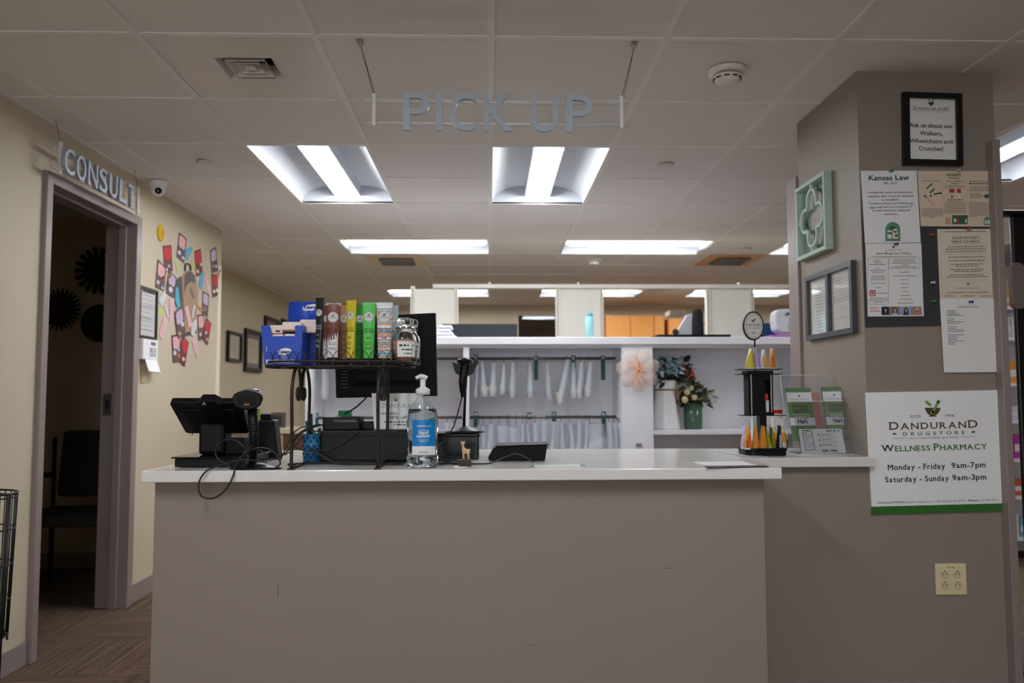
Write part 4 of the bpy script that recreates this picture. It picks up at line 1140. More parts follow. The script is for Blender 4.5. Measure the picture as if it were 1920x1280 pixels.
# framed notice by the door
c4 = [(258.5, 535), (292, 544), (287.5, 636), (257, 632)]
P = [AX(*c, WL) for c in c4]; cy_ = (P[0].y + P[1].y) / 2; w = (P[1].y - P[0].y); zt = (P[0].z + P[1].z) / 2; zb = (P[2].z + P[3].z) / 2
t = thing('door_notice_frame', 'thin black frame with a white notice beside the doorway', 'picture frame', (WL, cy_, zb))
F = plane((WL + .001, cy_, (zt + zb) / 2), (0, 1, 0)); h = zt - zb; b = .013
m = MB(F); m.box(-w / 2, w / 2, h / 2 - b, h / 2, 0, .016); m.box(-w / 2, w / 2, -h / 2, -h / 2 + b, 0, .016); m.box(-w / 2, -w / 2 + b, -h / 2 + b, h / 2 - b, 0, .016); m.box(w / 2 - b, w / 2, -h / 2 + b, h / 2 - b, 0, .016); m.build('frame', FR, t)
sh = MB(F).box(-w / 2 + .01, w / 2 - .01, -h / 2 + .01, h / 2 - .01, 0, .004).build('sheet', PAPER, t)
m = MB(); F2 = F @ Matrix.Translation((0, 0, .004))
for yy in (.12, -.12, -.34): m.rect(F2, -w * .38, h * yy, w * .34, h * yy + .004)
for k in range(9): m.greek(F2, -w * .38, w * .36, h * (.34 - k * .085), .003, 'l', .9)
m.build('text', flat(130, 134, 142), sh)
m = MB(); m.rect(F2, -w * .3, h * .40, w * .4, h * .44); m.build('heading', flat(52, 56, 62), sh)
MB(F).box(-w / 2 + .01, w / 2 - .01, -h / 2 + .01, h / 2 - .01, .007, .008).build('pane', clear('glass_pane', gloss=0.05), t)
# alarm keypad with its open flap
c4 = [(259, 634), (287, 638), (285, 675), (259, 673)]
P = [AX(*c, WL) for c in c4]; cy_ = (P[0].y + P[1].y) / 2; w = P[1].y - P[0].y; zt, zb = P[0].z, P[3].z; h = zt - zb
F = plane((WL + .001, cy_, (zt + zb) / 2), (0, 1, 0))
t = thing('alarm_keypad', 'white alarm keypad with its flap hanging open below the framed notice', 'keypad', (WL, cy_, zb))
MB(F).box(-w / 2, w / 2, -h / 2, h / 2, 0, .03).build('housing', WMET, t, bevel=.004)
MB(F).box(0, w * .32, h * .22, h * .38, .03, .0305).build('screen', flat(100, 108, 108), t)
for r_ in range(4):
    for c_ in range(3):
        x = -w * .06 + c_ * w * .15; y = h * .08 - r_ * h * .11
        MB(F).box(x, x + w * .1, y - .008, y, .03, .033).build('key', flat(206, 70, 50) if (r_, c_) == (0, 0) else flat(70, 120, 190) if (r_, c_) == (1, 0) else flat(178, 178, 180), t)
P2 = [AX(*c, WL + .03) for c in ((262, 675), (283, 675), (288, 697), (268, 697))]
fl_ = MB(F @ Matrix.Translation((0, -h / 2, .03)) @ Matrix.Rotation(-.3, 4, 'X')); fl_.box(-w * .36, w * .42, -.075, 0, -.002, .002).box(-w * .36, w * .42, -.075, -.071, .002, .008); fl_.build('flap', WMET, t)
p = AX(269, 698, WL)
tag(MB(plane(p, (0, 1, 0))).box(-.035, .035, -.06, .05, 0, .007).build('switch_plate', IV, bevel=.002), 'ivory switch plate half hidden below the alarm keypad', 'switch')

# frames on the set-back wall
def wall_frame(label, c4, x, mtl, bpx, sheet, extra=None):
    P = [AX(*c, x) for c in c4]; y0, y1 = (P[0].y + P[3].y) / 2, (P[1].y + P[2].y) / 2; zt, zb = (P[0].z + P[1].z) / 2, (P[2].z + P[3].z) / 2
    w, h = y1 - y0, zt - zb
    F = plane((x + .001, (y0 + y1) / 2, (zt + zb) / 2), (0, 1, 0)); b = bpx
    t = thing('picture_frame', label, 'picture frame', (x, (y0 + y1) / 2, zb), group='frames on the set-back wall')
    m = MB(F); m.box(-w / 2, w / 2, h / 2 - b, h / 2, 0, .03); m.box(-w / 2, w / 2, -h / 2, -h / 2 + b, 0, .03); m.box(-w / 2, -w / 2 + b, -h / 2 + b, h / 2 - b, 0, .03); m.box(w / 2 - b, w / 2, -h / 2 + b, h / 2 - b, 0, .03); m.build('frame', mtl, t)
    mt_ = MB(F).box(-w / 2 + b * .8, w / 2 - b * .8, -h / 2 + b * .8, h / 2 - b * .8, 0, .008).build('mat_board', flat(*sheet), t)
    if extra:
        MB(F).box(-w / 2 + b + .06, w / 2 - b - .06, -h / 2 + b + .05, h / 2 - b - .05, .008, .010).build('certificate', flat(*extra), mt_)
    m = MB(); F2 = F @ Matrix.Translation((0, 0, .010))
    for k in range(5): m.greek(F2, -w * .2, w * .2, h * (.2 - k * .08), .008, 'c', 1)
    m.build('text', flat(150, 146, 132), mt_)
    MB(F).box(-w / 2 + b * .9, w / 2 - b * .9, -h / 2 + b * .9, h / 2 - b * .9, .014, .015).build('pane', clear('glass_pane', gloss=0.05), t)
wall_frame('small black frame with pale sheet, nearest on the set-back wall', [(424, 620), (450, 625), (449, 681), (423, 676)], WR, FR, .03, (206, 204, 188))
wall_frame('black frame with blue mat and cream certificate on the set-back wall', [(457, 616), (488, 622), (487, 701), (456, 694)], WR, FR, .045, (78, 84, 116), (212, 204, 176))
wall_frame('black frame high behind the tissue boxes', [(494, 592), (520, 600), (520, 660), (494, 660)], WR, FR, .045, (120, 112, 96), (190, 178, 150))
wall_frame('small dark frame farthest along the set-back wall', [(526, 597), (540, 602), (540, 650), (526, 648)], WR, FR, .045, (120, 112, 96))

# ================================================================== consulting room: chair and three wall ornaments
WD = mat('black_chair_frame', (22, 20, 19), .45); FAB = mat('dark_pattern_fabric', (58, 54, 50), .95, noise=.4, nscale=22)
cy0 = 5.05; cx0 = A(150, 960, cy0).x
t = thing('waiting_chair', 'dark patterned armchair standing in the unlit consulting room', 'chair', (cx0, cy0, 0))
MB().box(cx0 - .27, cx0 + .25, cy0 - .27, cy0 + .2, .40, .47).build('seat', FAB, t, bevel=.02)
MB(Matrix.Translation((cx0, cy0 + .24, .72)) @ Matrix.Rotation(-.15, 4, 'X')).box(-.25, .25, -.03, .03, -.2, .22).build('backrest', FAB, t, bevel=.03)
for sx in (-1, 1):
    for sy in (-.24, .2): MB().tube([(cx0 + sx * .27, cy0 + sy, 0), (cx0 + sx * .27, cy0 + sy, .65 if sy < 0 else .9)], .014, 8).build('leg', WD, t)
    MB().tube(spline([(cx0 + sx * .27, cy0 - .26, .6), (cx0 + sx * .29, cy0 - .1, .67), (cx0 + sx * .27, cy0 + .2, .66)], 6), .016, 8).build('armrest', WD, t)
for px, py, r, lb, sp_ in ((112, 580, .15, 'spiky dark sunburst ornament, lowest left in the consulting room', 26), (185, 507, .17, 'dark petal ornament highest in the consulting room', 18), (188, 606, .13, 'round dark ornament nearest the door jamb', 0)):
    p = A(px, py, 5.615)
    t = thing('wall_ornament', lb, 'wall ornament', (p.x, 5.62, p.z - r), group='wall ornaments in the consulting room')
    F = plane((p.x, 5.619, p.z), (1, 0, 0)); MB(F).lathe([(r * .62, 0), (r * .6, .02), (r * .5, .03), (r * .3, .018), (0, .016)], 32).build('disc', mat('dark_bronze', (46, 38, 32), .5, .4), t)
    if sp_:
        for k in range(sp_):
            a = 2 * math.pi * k / sp_; m = MB(F @ Matrix.Rotation(a, 4, 'Z'))
            m.poly([(r * .55, -.012, 0), (r * .9, -.018 if sp_ < 20 else -.006, 0), (r, 0, 0), (r * .9, .018 if sp_ < 20 else .006, 0), (r * .55, .012, 0)], .008, (0, 0, 1)); m.build('ray', MATS['dark_bronze'], t)
    else:
        MB(F).lathe([(r, 0), (r, .012), (r * .62, .018), (r * .6, 0)], 32).build('rim', MATS['dark_bronze'], t)

# ================================================================== ON THE COUNTER
WIREM = mat('bronze_wire', (58, 50, 45), .42, .5)
def superellipse(a, b, n=20, e=2.6):
    out = []
    for i in range(n):
        t_ = 2 * math.pi * i / n; c_, s_ = math.cos(t_), math.sin(t_)
        out.append((a * math.copysign(abs(c_) ** (2 / e), c_), b * math.copysign(abs(s_) ** (2 / e), s_)))
    return out
# ---- two-legged wire riser with a scalloped tray
RX0, RX1 = A(497, 672, 2.64).x, A(778, 672, 2.64).x
RC = (RX0 + RX1) / 2; RYc = 2.66; ra, rb = (RX1 - RX0) / 2, .098
RZ = A(640, 677, 2.57).z
riser = thing('wire_riser', 'brown wire display riser with scalloped tray on two scrolled legs', 'display riser', (RC, RYc, CT))
el = superellipse(ra, rb, 44, 3.2)
m = MB(); m.tube([(RC + x, RYc + y, RZ) for x, y in el], .004, 6, closed=True); m.build('tray_rim', WIREM, riser)
m = MB(); m.tube([(RC + x * .985, RYc + y * .96, RZ - .016) for x, y in el], .003, 6, closed=True); m.build('lower_rim', WIREM, riser)
for k in range(9):
    yy = -rb * .85 + k * rb * 1.7 / 8; xx = ra * (1 - abs(yy / rb) ** 3.2) ** (1 / 3.2)
    MB().tube([(RC - xx, RYc + yy, RZ - .012), (RC + xx, RYc + yy, RZ - .012)], .0016, 5).build('tray_wire', WIREM, riser)
for k in range(6):
    xx = -ra * .8 + k * ra * 1.6 / 5
    MB().tube([(RC + xx, RYc - rb * .96, RZ - .015), (RC + xx, RYc + rb * .96, RZ - .015)], .0022, 5).build('cross_wire', WIREM, riser)
# scallops along the rim
per = []; L_ = 0
for i in range(len(el)): per.append(L_); L_ += (Vector(el[(i + 1) % len(el)]) - Vector(el[i])).length
per.append(L_)
def onrim(s_):
    s_ %= L_
    for i in range(len(el)):
        if per[i] <= s_ <= per[i + 1] + 1e-9:
            f = (s_ - per[i]) / max(1e-9, per[i + 1] - per[i]); a, b = Vector(el[i]), Vector(el[(i + 1) % len(el)]); return a.lerp(b, f)
NS = 42; stp = L_ / NS
for k in range(NS):
    pts = []
    for j in range(9):
        u = j / 8; q = onrim((k + u * 1.35) * stp); hgt = .031 * math.sin(math.pi * u)
        pts.append((RC + q.x * 1.0, RYc + q.y * 1.0 * (1 + .0), RZ + hgt))
    MB().tube(pts, .0013, 4).build('scallop', WIREM, riser)
for lx in (A(546, 880, 2.57).x, A(708, 880, 2.57).x):
    leg = MB()
    yf, yr = 2.57, 2.81
    top = RZ - .014; yc = (yf + yr) / 2
    for s_, y0_ in ((1, yf), (-1, yr)):
        arc = [(lx, y0_, CT + .003), (lx, y0_, CT + .13), (lx, y0_ - s_ * .006, top - .075), (lx, y0_ + s_ * .03, top - .012), (lx, yc - s_ * .05, top - .004), (lx, yc - s_ * .016, top - .03), (lx, yc - s_ * .010, top - .075)]
        cyy, czz, r0 = yc - s_ * .036, top - .085, .026
        for j in range(1, 9):
            a = -.1 - j * .62; r_ = r0 - j * .0016; arc.append((lx, cyy + s_ * r_ * math.cos(a), czz + r_ * math.sin(a)))
        leg.tube(spline(arc, 5), .0055, 8)
    leg.tube([(lx, yf, CT + .004), (lx, yr, CT + .004)], .005, 6)
    leg.build('leg', WIREM, riser)
    MB(Matrix.Translation((lx, 2.566, CT))).lathe([(.012, 0), (.011, .004), (0, .006)], 12).build('foot', WIREM, riser)

TZ = RZ - .010     # tray floor
# ---- lotion tubes standing on their caps in the tray
EMB = mat('tube_emblem', (214, 212, 210), .35)
CAPM = mat('black_cap', (24, 24, 25), .35)
def goat(m, F, cx, cy, k, lift=.0009):
    m.shape(F, [(cx - .5 * k, cy + .12 * k), (cx + .3 * k, cy + .15 * k), (cx + .3 * k, cy - .18 * k), (cx - .42 * k, cy - .18 * k)], lift)
    for x in (-.4, -.22, .12, .26): m.shape(F, [(cx + x * k - .04 * k, cy - .55 * k), (cx + x * k + .05 * k, cy - .55 * k), (cx + x * k + .06 * k, cy - .1 * k), (cx + x * k - .06 * k, cy - .1 * k)], lift)
    m.shape(F, [(cx + .2 * k, cy + .05 * k), (cx + .34 * k, cy + .05 * k), (cx + .62 * k, cy + .3 * k), (cx + .58 * k, cy + .5 * k), (cx + .36 * k, cy + .45 * k)], lift)
def lotion_tube(label, xl, xr, ytop, ybot, y, col, cap_px=12, ink=None, stripes=None, top_band=None, rotz=0.0, shine=.28, lines=(), splash=False):
    """flat-ended squeeze tube; pixel extents fix its width and height at depth y"""
    base = A((xl + xr) / 2, ybot, y); H = A((xl + xr) / 2, ytop, y).z - TZ; Wd = S(xr - xl, y) * 1.0
    M0 = Matrix.Translation((base.x, y, TZ)) @ Matrix.Rotation(rotz, 4, 'Z')
    t = thing('lotion_tube', label, 'lotion tube', (base.x, y, TZ), group='squeeze tubes on the wire riser', M=M0)
    ch = max(.016, S(cap_px, y)); wt = Wd / 2 / max(.5, math.cos(rotz)); wb = wt * .74; db = wb * .85
    def aw(h): f = h / (H - ch); return wb + (wt - wb) * f
    def dw(h): f = h / (H - ch); return db * (1 - f) ** .75 + .0012
    rings = []
    for k in range(10):
        h = (H - ch) * (k / 9); a, d = aw(h), dw(h)
        rings.append([(a * math.cos(q), d * math.sin(q), ch + h) for q in [2 * math.pi * i / 24 for i in range(24)]])
    MB().loft(rings).build('body', mat('tube_%d_%d_%d' % col, col, shine), t, local=True)
    MB().lathe([(wb * .8, 0), (wb * .86, ch * .95), (wb * .8, ch)], 24, sy=.85).build('cap', CAPM, t, local=True)
    MB().box(-wt, wt, -.0014, .0014, H - .008, H).build('crimp', mat('tube_%d_%d_%d' % (top_band or col), top_band or col, shine), t, local=True)
    def F(x, hh):
        h = max(0, min(H - ch, hh - ch)); a, d = aw(h) * 1.003, dw(h)
        return Vector((x, -d * math.sqrt(max(0, 1 - (min(abs(x), a * .999) / a) ** 2)) - .0006, hh))
    if stripes:
        rn = random.Random(5); hh = ch + .004; k = 0
        while hh < H - .012:
            th = rn.uniform(.0025, .0055); mm = MB()
            n_ = 14; up = []; dn = []
            ph = rn.uniform(0, 6)
            for i in range(n_ + 1):
                x = -aw(hh - ch) * .97 + 2 * aw(hh - ch) * .97 * i / n_; wv = .0011 * math.sin(ph + i * 1.1)
                up.append(F(x, hh + th + wv)); dn.append(F(x, hh + wv * .6))
            V = dn + up; mm.add(V, [(i, i + 1, n_ + 2 + i, n_ + 1 + i) for i in range(n_)], True)
            mm.build('stripe', flat(*stripes[k % len(stripes)], .3), t, local=True); hh += th + rn.uniform(.0018, .0045); k += 1
    if splash:
        mm = MB(); n_ = 16; lo = [F(-aw(0) * .93 + 1.86 * aw(0) * i / n_, ch + .003) for i in range(n_ + 1)]
        up = [F(-aw(0) * .96 + 1.92 * aw(0) * i / n_, ch + H * .30 + H * (.06 * math.sin(i * 1.7) + .10 * (i / n_) ** 2)) for i in range(n_ + 1)]
        mid = [a.lerp(b, .5) for a, b in zip(lo, up)]; mid = [F(p.x, p.z) for p in mid]
        V = lo + mid + up; k = n_ + 1
        mm.add(V, [(j * k + i, j * k + i + 1, (j + 1) * k + i + 1, (j + 1) * k + i) for j in range(2) for i in range(n_)], True); mm.build('milk_print', flat(226, 222, 220, .3), t, local=True)
    er = wt * .72
    F2 = lambda x, h: F(x, h) + Vector((0, -.0005, 0))
    F3 = lambda x, h: F(x, h) + Vector((0, -.0010, 0))
    ez = ch + (H - ch) * .74
    mm = MB(); mm.disc(F2, 0, ez, er, er, 28); em = mm.build('emblem', EMB, t, local=True)
    mm = MB(); goat(mm, F3, 0, ez + er * .38, er * .55)
    mm.text('DIONIS', F3, 0, ez - er * .22, er * .36, width=er * 1.35, bold=.0); mm.ring(F3, 0, ez, er * .93, er * .93, er * .04)
    mm.build('lettering', flat(58, 58, 58), em, local=True)
    ic = flat(*ink) if ink else flat(30, 30, 30)
    mm = MB()
    for i, (s_, f, sz) in enumerate(lines):
        mm.text(s_, F3, 0, ch + (H - ch) * f, sz, width=min(wt * 1.45, .05))
    for k in (-1, 1): mm.disc(F3, k * er * .22, ch + (H - ch) * .36, er * .17, er * .14, 12)
    for f in (.27, .24, .18, .155): mm.greek(F3, -wt * .5, wt * .5, ch + (H - ch) * f, .0016, 'c', .9)
    mm.build('text', ic, t, local=True)
    return t
GM = ('GOAT MILK', .50, .0085); HC = ('HAND CREAM', .455, .0085)
lotion_tube('slim black squeeze tube beside the tissue box', 590, 607, 558, 668, 2.60, (34, 36, 38), ink=(196, 196, 196), lines=(GM, HC), rotz=-.4, cap_px=16)
lotion_tube('brown squeeze tube with milk splash, half hidden behind the front brown one', 603, 622, 571, 664, 2.70, (112, 62, 54), splash=True, lines=(GM,), top_band=(150, 148, 146), rotz=.3)
lotion_tube('brown squeeze tube with white milk splash and silver top', 610.5, 638, 568, 662, 2.605, (122, 70, 60), splash=True, lines=(GM, HC), top_band=(176, 176, 174))
lotion_tube('tan squeeze tube between the brown and the yellow ones', 634, 654, 572, 660, 2.69, (172, 130, 98), lines=(GM, HC), top_band=(214, 150, 70), rotz=.25)
lotion_tube('yellow squeeze tube turned at an angle', 648, 668, 563, 664, 2.60, (206, 190, 44), ink=(70, 64, 20), lines=(GM, HC), rotz=-.4)
lotion_tube('dark green squeeze tube behind the bright green one', 664, 684, 572, 662, 2.70, (48, 128, 54), ink=(20, 52, 24), lines=(GM, HC), rotz=.25)
lotion_tube('bright green squeeze tube in the front row', 678.5, 704, 567, 664, 2.60, (96, 196, 92), ink=(26, 64, 30), lines=(GM, HC))
lotion_tube('squeeze tube striped in orange, blue and red', 705, 736, 567, 664, 2.60, (206, 222, 226), ink=(54, 60, 66), stripes=((224, 150, 66), (96, 182, 206), (206, 92, 62), (238, 236, 230), (214, 128, 120)), lines=(GM, HC))
lotion_tube('pale grey-blue squeeze tube behind the striped one', 730, 747, 572, 660, 2.71, (168, 186, 192), lines=(GM,), rotz=-.3)

# ---- tissue packs in blue display cartons
BLUE = mat('blue_carton', (34, 74, 184), .35); CART = mat('carton_inside', (206, 190, 176), .7)
WRAP = mat('tissue_wrap', (232, 214, 206), .3)
yb_ = 2.595
xl_, xr_ = A(497, 668, yb_).x, A(563, 668, yb_).x; zt_ = A(530, 610, yb_).z
t = thing('tissue_carton', 'blue tissue display carton with open cut-out front, at the end of the riser', 'tissue carton', ((xl_ + xr_) / 2, yb_ + .05, TZ))
fx = [(xl_, TZ), (xr_, TZ), (xr_ + .006, zt_), (xr_ - .016, zt_), (xr_ - .018, zt_ - .034), (xl_ + .022, zt_ - .034), (xl_ + .014, zt_), (xl_ - .014, zt_)]
MB().poly([(x, yb_, z) for x, z in fx], .0015, (0, -1, 0)).build('front_panel', BLUE, t)
yk = yb_ + .115
MB().poly([(xr_, yb_, TZ), (xr_, yk, TZ), (xr_ + .006, yk, zt_ + .002), (xr_ + .006, yb_, zt_)], .0015, (1, 0, 0)).build('side_panel', BLUE, t)
MB().poly([(xl_, yb_, TZ), (xl_, yk, TZ), (xl_ - .014, yk, zt_ + .002), (xl_ - .014, yb_, zt_)], .0015, (-1, 0, 0)).build('side_panel', BLUE, t)
MB().poly([(xl_, yk, TZ), (xr_, yk, TZ), (xr_, yk, zt_), (xl_, yk, zt_)], .0015, (0, 1, 0)).build('rear_panel', BLUE, t)
MB().box(xl_, xr_, yb_, yk, TZ, TZ + .002).build('bottom_panel', CART, t)
F = plane((xl_, yb_ - .0016, TZ), (1, 0, 0)); w = xr_ - xl_
m = MB(); m.rect(F, .004, .006, w * .84, .016); m.build('white_band', flat(226, 226, 226), t)
def cloud(m, F, cx, cy, w, h, lift=.0006):
    pts = []
    for i in range(28):
        a = 2 * math.pi * i / 28; r_ = 1 + .07 * math.cos(a * 9); pts.append((cx + w / 2 * r_ * math.cos(a), cy + h / 2 * r_ * math.sin(a) + .06 * w * math.cos(a * 1)))
    m.shape(F, pts, lift)
m = MB(); cloud(m, F, w * .55, .042, w * .40, .022); cl_ = m.build('logo_cloud', flat(232, 232, 234), t)
m = MB(); m.text('Kleenex', F, w * .55, .037, .015, width=w * .36, bold=.03, lift=.001, slant=.12); m.build('lettering', flat(30, 50, 130), cl_)
m = MB(); m.greek(F, w * .4, w * .7, .026, .002, 'c', 1); m.greek(F, w * .45, w * .65, .021, .002, 'c', 1); m.rect(F, .004, .042, .006, .058); m.build('text', flat(206, 214, 232), t)
# packets inside (each a soft pack)
pk = [(xl_ + .004, xl_ + w * .49, 0), (xl_ + w * .51, xr_ - .003, 0)]
for i, (a, b, lv, lb) in enumerate(((pk[0][0], pk[0][1], 0, 'lower tissue pack at left in the blue carton'), (pk[1][0], pk[1][1], 0, 'lower tissue pack at right in the blue carton'), (pk[0][0] - .004, pk[0][1] - .002, 1, 'upper tissue pack at left in the blue carton'), (pk[1][0] - .008, pk[1][1] + .004, 1.45, 'tissue pack standing proud at centre of the blue carton'))):
    z0 = zt_ - .052 + lv * .024
    if lv == 0: z0 = TZ + .003
    z1 = (zt_ - .026) if lv == 0 else z0 + .030
    o = thing('tissue_pack', lb, 'tissue pack', ((a + b) / 2, yb_ + .05, z0), group='tissue packs')
    MB().box(a, b, yb_ + .006, yb_ + .09, z0, z1).build('wrapper', WRAP, o, bevel=.006)
    m = MB(); m.box(a + .003, b - .003, yb_ + .0055, yb_ + .0062, z0 + .001, z0 + .004); m.build('seal_stripe', flat(196, 92, 60), o)
    if lv: m = MB(); m.box(b - .022, b - .008, yb_ + .0053, yb_ + .0061, z0 + .008, z0 + .013); m.build('print', INK, o)
# second carton behind with its tall header
y2 = 2.715; xa, xb = A(543, 600, y2).x, A(602, 600, y2).x; zh = A(565, 566, y2).z
t = thing('tissue_carton', 'blue tissue carton with a tall printed header, behind the open one', 'tissue carton', ((xa + xb) / 2, y2, TZ))
MB().box(xa - .002, xb, y2 - .004, y2 + .03, TZ, A(565, 612, y2).z).build('carton_body', BLUE, t)
rg = []
for k in range(9):
    z = A(565, 616, y2).z + (zh - A(565, 616, y2).z) * k / 8; bow = .014 * math.sin(math.pi * k / 8)
    rg.append([(xa, y2 - .006 - bow, z), (xb, y2 - .006 - bow, z), (xb, y2 - .003 - bow, z), (xa, y2 - .003 - bow, z)])
MB().loft(rg).build('header_card', BLUE, t, smooth=True)
FH = lambda x, z: Vector((x, y2 - .0068 - .014 * math.sin(math.pi * max(0, min(1, (z - A(565, 616, y2).z) / (zh - A(565, 616, y2).z)))), z))
zc_ = A(585, 577, y2).z; xc_ = A(585, 577, y2).x
m = MB(); cloud(m, FH, xc_, zc_, .056, .022); cl_ = m.build('logo_cloud', flat(232, 232, 234), t)
m = MB(); m.text('Kleenex', lambda x, z: FH(x, z) + Vector((0, -.0006, 0)), xc_, zc_ - .005, .018, width=.05, bold=.03, slant=.12); m.build('lettering', flat(30, 50, 130), cl_)
o = thing('tissue_pack', 'tissue pack lying on the rear blue carton', 'tissue pack', (A(582, 606, 2.66).x, 2.66, zt_ - .02), group='tissue packs')
MB().box(A(563, 606, 2.65).x, A(596, 606, 2.65).x, 2.64, 2.69, zt_ - .02, A(580, 599, 2.65).z).build('wrapper', WRAP, o, bevel=.005)

# ---- two stoppered glass jars
GLASS = mat('clear_glass', (250, 252, 252), .02, trans=1.0, ior=1.45)
SALT = mat('peach_bath_salt', (206, 140, 112), .8, noise=.2, nscale=180, bump=.6, bscale=300)
for xc, yj, wpx, yt, lb in ((758, 2.615, 46, 596, 'stoppered glass jar of peach salts with white label, at the end of the riser'), (770, 2.70, 36, 598, 'rear stoppered glass jar half hidden behind the front one')):
    p = A(xc, 665, yj); R_ = S(wpx, yj) / 2; H = A(xc, yt, yj).z - TZ
    M0 = Matrix.Translation((p.x, yj, TZ))
    t = thing('glass_jar', lb, 'glass jar', (p.x, yj, TZ), group='stoppered glass jars')
    k = H
    prof = [(0, .002), (R_ * .92, .0), (R_, .006), (R_, k * .52), (R_ * .9, k * .62), (R_ * .62, k * .68), (R_ * .58, k * .74), (R_ * .74, k * .77), (R_ * .74, k * .79), (R_ * .5, k * .79), (R_ * .5, k * .70), (R_ * .82, k * .6), (R_ * .9, k * .52), (R_ * .9, .01), (0, .01)]
    MB(M0).lathe(prof, 28, caps=False).build('jar_body', GLASS, t)
    MB(M0).lathe([(0, .012), (R_ * .88, .012), (R_ * .88, k * .5), (R_ * .5, k * .54), (0, k * .53)], 24).build('contents', SALT, t)
    MB(M0).lathe([(0, k * .72), (R_ * .46, k * .72), (R_ * .5, k * .8), (R_ * .7, k * .82), (R_ * .76, k * .9), (R_ * .7, k * .97), (R_ * .3, k), (0, k)], 28).build('stopper', GLASS, t)
    def FJ(x, h, R_=R_, M0=M0): return M0 @ Vector((R_ * 1.012 * math.sin(x / R_), -R_ * 1.012 * math.cos(x / R_), h))
    m = MB(); m.rect(FJ, -R_ * .5, k * .16, R_ * 1.15, k * .49); lb_ = m.build('label', flat(228, 226, 222), t)
    FJ2 = lambda x, h, R_=R_, M0=M0: M0 @ Vector((R_ * 1.03 * math.sin(x / R_), -R_ * 1.03 * math.cos(x / R_), h))
    m = MB(); m.greek(FJ2, -R_ * .3, R_ * .9, k * .38, .006, 'c', 1); m.greek(FJ2, -R_ * .1, R_ * .8, k * .30, .004, 'c', 1); m.greek(FJ2, -R_ * .0, R_ * .8, k * .22, .003, 'c', .8); m.build('text', INK, lb_)
    MB(M0).rect(lambda x, h, R_=R_: Vector((R_ * .66 * math.sin(x / R_ / .66), -R_ * .66 * math.cos(x / R_ / .66), h)), -R_ * .1, k * .70, R_ * .5, k * .75).build('neck_label', flat(222, 222, 220), t)

# ---- hand sanitizer bottle with pump
yh = 2.62; pc = A(792, 878, yh); Rw = S(60, yh) / 2; hz = lambda py: A(792, py, yh).z - CT
M0 = Matrix.Translation((pc.x, yh, CT))
t = thing('hand_sanitizer', 'clear pump bottle of hand sanitizer with blue and white label', 'bottle', (pc.x, yh, CT))
ht_ = hz(703)
def bprof(k=1.0, lo=0.0):
    pts = [(.90, 0.0), (1.0, .02), (1.0, .13), (.94, .15), (.93, .17), (.95, .19), (.95, .36), (.99, .38), (1.0, .41), (.985, .50), (.93, .565), (.80, .635), (.62, .69), (.42, .735), (.33, .76), (.32, .80)]
    return [(r_ * Rw * k, z * ht_ + lo) for r_, z in pts]
PET = clear('clear_plastic_bottle', (.93, .96, .98), .07)
MB(M0).lathe([(.0, .003)] + bprof(), 32, sx=1, sy=.72, caps=False).build('bottle', PET, t)
GEL = mat('clear_gel', (232, 240, 244), .03, trans=1.0, ior=1.25)
fillz = hz(766)
gp = [(r_ * .965, z) for r_, z in bprof() if z < fillz]
gp = [(0, .004)] + [(gp[0][0], .006)] + gp[1:] + [(gp[-1][0] * .97, fillz), (0, fillz)]
MB(M0).lathe(gp, 32, sx=1, sy=.70, caps=False).build('gel', GEL, t)
rn = random.Random(9)
bm_ = MB(M0)
for k in range(220):
    a = rn.uniform(math.pi * 1.02, math.pi * 1.98); z = rn.uniform(.012, .15 * ht_) if k < 160 else rn.uniform(.37, .5) * ht_
    r_ = Rw * rn.uniform(.75, .93); bm_.ball((r_ * math.cos(a), r_ * .7 * math.sin(a), z), rn.uniform(.0008, .002), 6, 4)
o = bm_.build('bubbles', mat('bubble_gloss', (225, 232, 236), .1), t); o['kind'] = 'stuff'
PUMP = mat('frosted_pump_plastic', (226, 228, 228), .35)
MB(M0).lathe([(.36 * Rw, .785 * ht_), (.44 * Rw, .79 * ht_), (.44 * Rw, .845 * ht_), (.3 * Rw, .86 * ht_), (.17 * Rw, .87 * ht_), (.17 * Rw, .955 * ht_), (0, .955 * ht_)], 24).build('pump_collar', PUMP, t)
MB(M0).tube(spline([(.26 * Rw, 0, .965 * ht_), (0, 0, .985 * ht_), (-.2 * Rw, 0, .985 * ht_), (-.42 * Rw, -.004, .965 * ht_)], 5), [.007] * 6 + [.0075] * 5 + [.006] * 5, 8).build('pump_head', PUMP, t)
MB(M0).tube([(0, 0, .8 * ht_), (-.004, 0, .45 * ht_), (-.016, -.01, .02)], .0035, 8).build('dip_tube', PUMP, t)
FB = lambda x, h: M0 @ Vector((x, -.72 * Rw * 1.0 * math.sqrt(max(0, 1 - (x / Rw) ** 2)) - .0015, h))
lw = S(42, yh) / 2; lx = S(3.5, yh)
m = MB(); m.rect(FB, lx - lw, hz(851), lx + lw, hz(835)); m.build('label_white', flat(230, 230, 230, .3), t)
m = MB(); m.rect(FB, lx - lw, hz(835), lx + lw, hz(786)); lbl = m.build('label_blue', flat(20, 126, 196, .3), t)
FB2 = lambda x, h: FB(x, h) + Vector((0, -.0008, 0))
m = MB(); m.text('amazon', FB2, lx - lw * .22, hz(799), .0085, bold=.03); m.text('basics', FB2, lx + lw * .42, hz(799), .0075); m.text('moisturizing', FB2, lx, hz(806), .006, width=lw * .85)
m.text('hand', FB2, lx, hz(812.5), .0165, bold=.02); m.text('sanitizer', FB2, lx, hz(818.5), .0155, width=lw * 1.2, bold=.02); m.greek(FB2, lx - lw * .5, lx + lw * .5, hz(824), .0018, 'c', 1); m.greek(FB2, lx - lw * .3, lx + lw * .3, hz(827), .0018, 'c', 1); m.build('lettering', flat(226, 236, 242), lbl)
